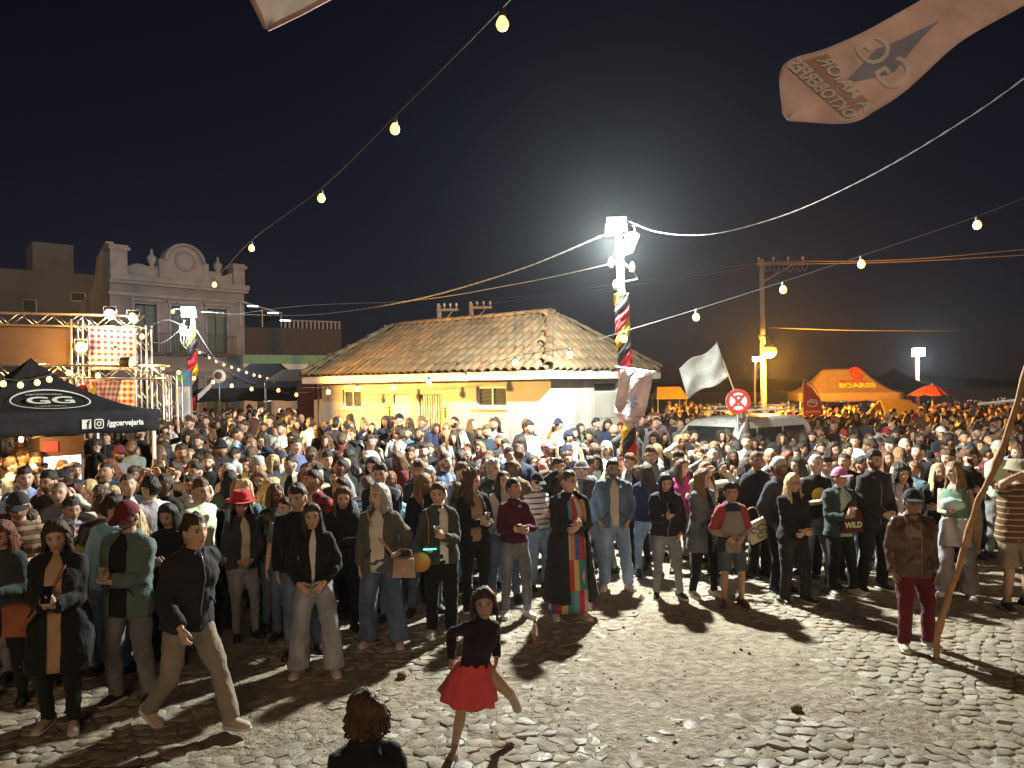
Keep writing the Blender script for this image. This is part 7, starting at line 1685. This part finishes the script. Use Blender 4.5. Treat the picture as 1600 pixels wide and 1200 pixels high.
# people one can pick out behind the front row: column, head top, figure, top colour, turn
for a in [
 (465, 757, 3, 'black', 10, dict(d=8.1)), (535, 733, 20, 'black', 20, dict(hairc='brown', d=8.9)), (655, 722, 0, 'navy', 5, dict(beard=.9, skin=1)), (609, 737, 12, 'cream', 15, dict(hairc='red')), (438, 706, 6, 'white', 170, dict(hatc='navy')),
 (511, 706, 0, 'black', 25, dict(skin=2)), (377, 766, 15, 'charcoal', 35, dict(d=8.6, hairc='black', bot=JEANSG, label='person in a charcoal open jacket and a wide red hat')), (262, 762, 13, 'black', 5, dict(hairc='black', d=7.9)), (289, 716, 10, 'navy', 10, dict(shirt='white')), (208, 730, 11, 'brown', 15, dict(beard=.7)),
 (186, 700, 7, 'grey', 50, dict(skin=4, beard=.9)), (118, 724, 1, 'navy', 55, dict(hairc='dark')), (76, 752, 20, 'cream', 60, dict(hairc='blond')), (28, 776, 12, 'black', 0, dict(hairc='dark')), (2, 820, 13, 'charcoal', 10, dict(d=6.9)), (60, 735, 15, 'black', 40, dict(hairc='brown')),
 (104, 786, 17, 'mustard', 50, dict(d=7.5)), (796, 700, 1, 'black', 35, dict(hairc='dark')), (1016, 698, 3, 'grey', 15, dict(skin=1, beard=.4)), (1066, 718, 14, 'magenta', 0, dict(hairc='brown')), (1165, 716, 16, 'black', 175, dict(hairc='dark')),
 (1218, 716, 0, 'charcoal', 35, dict(hairc='grey')), (1275, 711, 2, 'black', 5, dict(hairc='grey', skin=0, beard=0, label='person in a black t-shirt with a round yellow print')), (1410, 728, 15, 'cream', 5, dict(hairc='black', shirt='olive')), (1450, 706, 5, 'black', 10, dict(hatc='black')), (1466, 725, 12, 'black', -10, {}),
 (1372, 662, 1, 'light blue', 170, dict(hairc='dark')), (1585, 690, 0, 'light blue', -30, {}), (1545, 680, 4, 'white', -10, dict(hairc='grey')), (1510, 700, 12, 'black', 20, {}), (1405, 700, 16, 'grey', 180, dict(hairc='light')),
 (1383, 670, 6, 'red', 20, dict(hatc='red')), (1318, 672, 6, 'charcoal', 0, dict(hatc='red')), (1332, 667, 6, 'black', 190, dict(hatc='green')), (1470, 668, 6, 'charcoal', 200, dict(hatc='white')), (1253, 668, 6, 'light blue', 120, dict(hatc='red')),
 (1285, 650, 0, 'light blue', -50, {}), (855, 690, 6, 'pink', 60, dict(hatc='pink')), (822, 656, 0, 'navy', 10, dict(skin=4)), (842, 656, 21, 'purple', 40, {}), (872, 655, 6, 'white', -40, dict(hatc='navy')), (907, 662, 14, 'green', 0, dict(hairc='black')), (922, 645, 0, 'light blue', 15, {}), (932, 654, 0, 'charcoal', 40, {}),
 (948, 690, 16, 'white', 10, dict(hairc='white')), (1025, 645, 9, 'grey', -20, {}), (760, 665, 0, 'navy', 10, dict(beard=.8)), (737, 655, 12, 'black', 60, {}), (710, 652, 13, 'charcoal', 15, dict(hairc='black')), (665, 645, 12, 'purple', -15, {}), (596, 648, 12, 'black', 5, dict(hairc='black')), (548, 647, 14, 'grey', 80, dict(hairc='black')),
 (531, 645, 1, 'olive', 60, {}), (578, 680, 1, 'pink', 60, dict(skin=1)), (636, 668, 1, 'denim blue', 0, {}), (620, 690, 4, 'charcoal', 10, dict(skin=1)), (1100, 690, 19, 'charcoal', 30, {}), (1135, 672, 6, 'olive', 40, dict(hatc='olive')), (1330, 690, 16, 'teal', 15, {}), (1360, 655, 0, 'navy', 150, {}), (1465, 652, 0, 'purple', 170, {}), (1575, 655, 3, 'red', 20, {}),
 (430, 760, 16, 'black', 40, dict(d=9.0, hairc='brown')), (350, 725, 12, 'black', -20, dict(hairc='black')), (325, 710, 2, 'black', 0, {}), (405, 735, 13, 'charcoal', 15, dict(hairc='light')), (570, 715, 5, 'black', 15, {}), (640, 700, 8, 'black', 0, {}), (690, 695, 4, 'navy', 20, {}), (720, 705, 8, 'black', 180, {}), (762, 712, 20, 'pink', 175, dict(hairc='red')),
]:
    crowd(*a[:5], **a[5])
# the wide red hat, and the yellow print
def child_of_place(px, ytop): pass
rh = [o for o in bpy.data.objects if o.get('label', '').endswith('wide red hat')][0]; P0 = AM[15][0]
v, f, m = hat_parts('fedora', 2); hRr = rotm(P0.get('yaw', 0), P0.get('pitch', 0)+.012); hc = AM[15][3]
obj('hat', mk_mesh('hat', (v*1.10)@hRr.T+np.array(hc)+np.array([0, 0, .012]), f, [K((.50, .035, .04)), K((.34, .02, .03))], m), rh)
yp = [o for o in bpy.data.objects if o.get('label', '').endswith('yellow print')][0]
tm = MB(); lay(tm, (np.array([(.105*math.cos(a), .105*math.sin(a)) for a in np.linspace(0, 6.283, 25)[:-1]]), [tuple(range(24))]), lambda a, b: (a, -.158+.35*a*a, 1.20+b)); tm.build('shirt_print', [plain('print_mustard', (.50, .35, .04), .8)], yp, smooth=False)
# fill the rest of the square
FRONT = ([-60, 60, 120, 200, 330, 420, 500, 600, 700, 800, 900, 960, 1050, 1150, 1250, 1340, 1420, 1500, 1560, 1660], [6.9, 7.0, 7.3, 7.7, 8.4, 8.7, 8.5, 9.0, 9.4, 10.0, 10.4, 11.0, 11.0, 11.0, 10.8, 11.0, 11.3, 11.5, 12.0, 12.3])
hM = Matrix((L_, R_, Vector((0, 0, 1))))
def blocked(x, y):
    q = hM @ (Vector((x, y, 0))-HC_)
    if -.35 < q.x < WL+.4 and -.35 < q.y < WR+.6: return True
    q = Matrix.Rotation(-math.atan2(hd.y, hd.x), 3, 'Z') @ (Vector((x, y, 0))-Vector((vb.x, vb.y, 0)))
    if abs(q.x) < 2.3 and abs(q.y) < 1.1: return True
    for (bx_, by_, r_) in ((b0.x, b0.y, .35), (bB.x, bB.y, .5), (sb.x, sb.y, .25), (fr.x, fr.y+.3, .7), (ub.x, ub.y, .25), (c4.x, c4.y+1.5, 3.0), (wb.x, wb.y, .4)):
        if (x-bx_)**2+(y-by_)**2 < r_*r_: return True
    return False
cand = []
cell = {}
def free(x, y, r):
    for (a, b, q) in taken:
        if abs(a-x) < .8 and abs(b-y) < .8 and (a-x)**2+(b-y)**2 < (max(r, q)*1.0)**2*1.25: return False
    return True
tries = 0; r3 = random.Random(5)
while tries < 60000 and len(cand) < 860:
    tries += 1
    px = r3.uniform(-30, 1630); d = math.sqrt(r3.uniform(7.2**2, 44**2)) if r3.random() < .4 else r3.uniform(7.2, 19)
    if d < np.interp(px, *FRONT): continue
    x = (px-800)/F*d; y = d
    lim = 16.5 if px < 250 else 30 if px < 480 else 24 if px < 1040 else 44
    if d > lim: continue
    if px > 1040 and d > 30 and r3.random() < .35: continue
    if px < 110 and d > 10.3 and r3.random() < .6: continue
    if blocked(x, y): continue
    rad = .35 if d < 12.5 else .42 if d < 15 else .50
    if not free(x, y, rad): continue
    taken.append((x, y, rad)); cand.append((d, px, x))
cand.sort()
nind = 300-len([o for o in bpy.data.objects if o.name.split('.')[0] == 'person'])
far = cand[nind:]
tw = ['black']*7+['charcoal']*3+['navy']*3+['grey']*3+['white']*3+['light blue', 'denim blue', 'denim blue', 'maroon', 'red', 'olive', 'brown', 'brown', 'cream', 'pink', 'light blue', 'navy', 'white', 'grey', 'black']
mw = list(tw[:19])+['black', 'charcoal', 'brown', 'maroon', 'denim blue', 'olive', 'cream', 'light blue']; tw = tw+list(PATT)
WCH = [k for k in range(len(ARCH)) for _ in range(1 if k in (4, 5, 6, 7) else 3)]
for d, px, x in cand[:nind]:
    a = r3.choice(WCH); h = AM[a][0]['h']*r3.uniform(.91, 1.07)
    back = r3.random() < .15
    face = (180 if back else math.degrees(math.atan2(x, d))*-.6)+r3.gauss(0, 42)
    zt = gz(x, d)+h; yt = hor(px)+(HC-zt)*F/d; taken.pop() if False else None
    crowd(px, yt, a, r3.choice(tw), face, h=h, d=d)
# beyond about 300, the far crowd is one mass of small figures
MT = []; fm = random.Random(11)
pal = {}
MM = []
def mi(m):
    if m.name not in pal: pal[m.name] = len(MM); MM.append(m)
    return pal[m.name]
for k in range(0, len(ARCH)):
    P = dict(AM[k][0]); P['seed'] = 90+k; parts, _, _ = figure(P, 0); MT.append(parts)
V, Fc, Mi, Hp = [], [], [], []; n0 = 0
for d, px, x in far:
    k = fm.choice(WCH); s = fm.uniform(.94, 1.06); rz = (math.pi if fm.random() < .15 else 0)+fm.gauss(0, .6); z0 = gz(x, d)
    c, s2 = math.cos(rz), math.sin(rz)
    P = AM[k][0]
    top = [round(q, 2) if q > .05 else round(q, 3) for q in TOPC[fm.choice(mw)]]
    ms = {'body': skinmat(SKIN[fm.choice((0, 1, 1, 2, 3))], HAIRC['dark'], 0 if P['sex'] == 'f' else fm.choice((0, .35, .8))), 'hair': hairmat(HAIRC[fm.choice(('black', 'dark', 'dark', 'brown', 'light' if P['sex'] == 'f' else 'black'))]), 'top': fabric(tuple(top)), 'shirt': WHITEF, 'trousers': fm.choice((JEANS, BLK_, JEANSG)), 'hat': K(TOPC[fm.choice(('black', 'navy', 'red', 'white'))]), 'shoe0': SHOEB, 'shoe1': SHOEB}
    for nm_, (v, f, m, hp) in MT[k].items():
        w_ = v*s; V.append(np.stack([w_[:, 0]*c-w_[:, 1]*s2+x, w_[:, 0]*s2+w_[:, 1]*c+d, w_[:, 2]+z0], 1)); Fc += [tuple(i+n0 for i in q4) for q4 in f]; Mi += [mi(ms[nm_])]*len(f); Hp.append(hp if hp is not None else np.full((len(v), 3), -9.0)); n0 += len(v)
obj('crowd', mk_mesh('crowd', np.vstack(V), Fc, MM, Mi, True, np.vstack(Hp)), kind='stuff', label='dense far crowd of people filling the back of the square', cat='crowd')
print('CROWD', len(cand), 'individual', nind, 'mass', len(far), 'tries', tries)
# ================================================================ thin night haze that makes the lamps glow
hz_m = bpy.data.materials.new('night_haze'); hz_m.use_nodes = True; t = hz_m.node_tree
for n in list(t.nodes):
    if n.type != 'OUTPUT_MATERIAL': t.nodes.remove(n)
pv = t.nodes.new('ShaderNodeVolumePrincipled'); pv.inputs['Density'].default_value = .00028; pv.inputs['Color'].default_value = (.80, .91, 1, 1); pv.inputs['Anisotropy'].default_value = .82
t.links.new(pv.outputs[0], [n for n in t.nodes if n.type == 'OUTPUT_MATERIAL'][0].inputs['Volume'])
mb = MB(); mb.box((0, 110, 7), (330, 310, 26)); mb.build('haze', [hz_m], smooth=False, kind='stuff', label='thin night haze over the whole square', cat='haze')
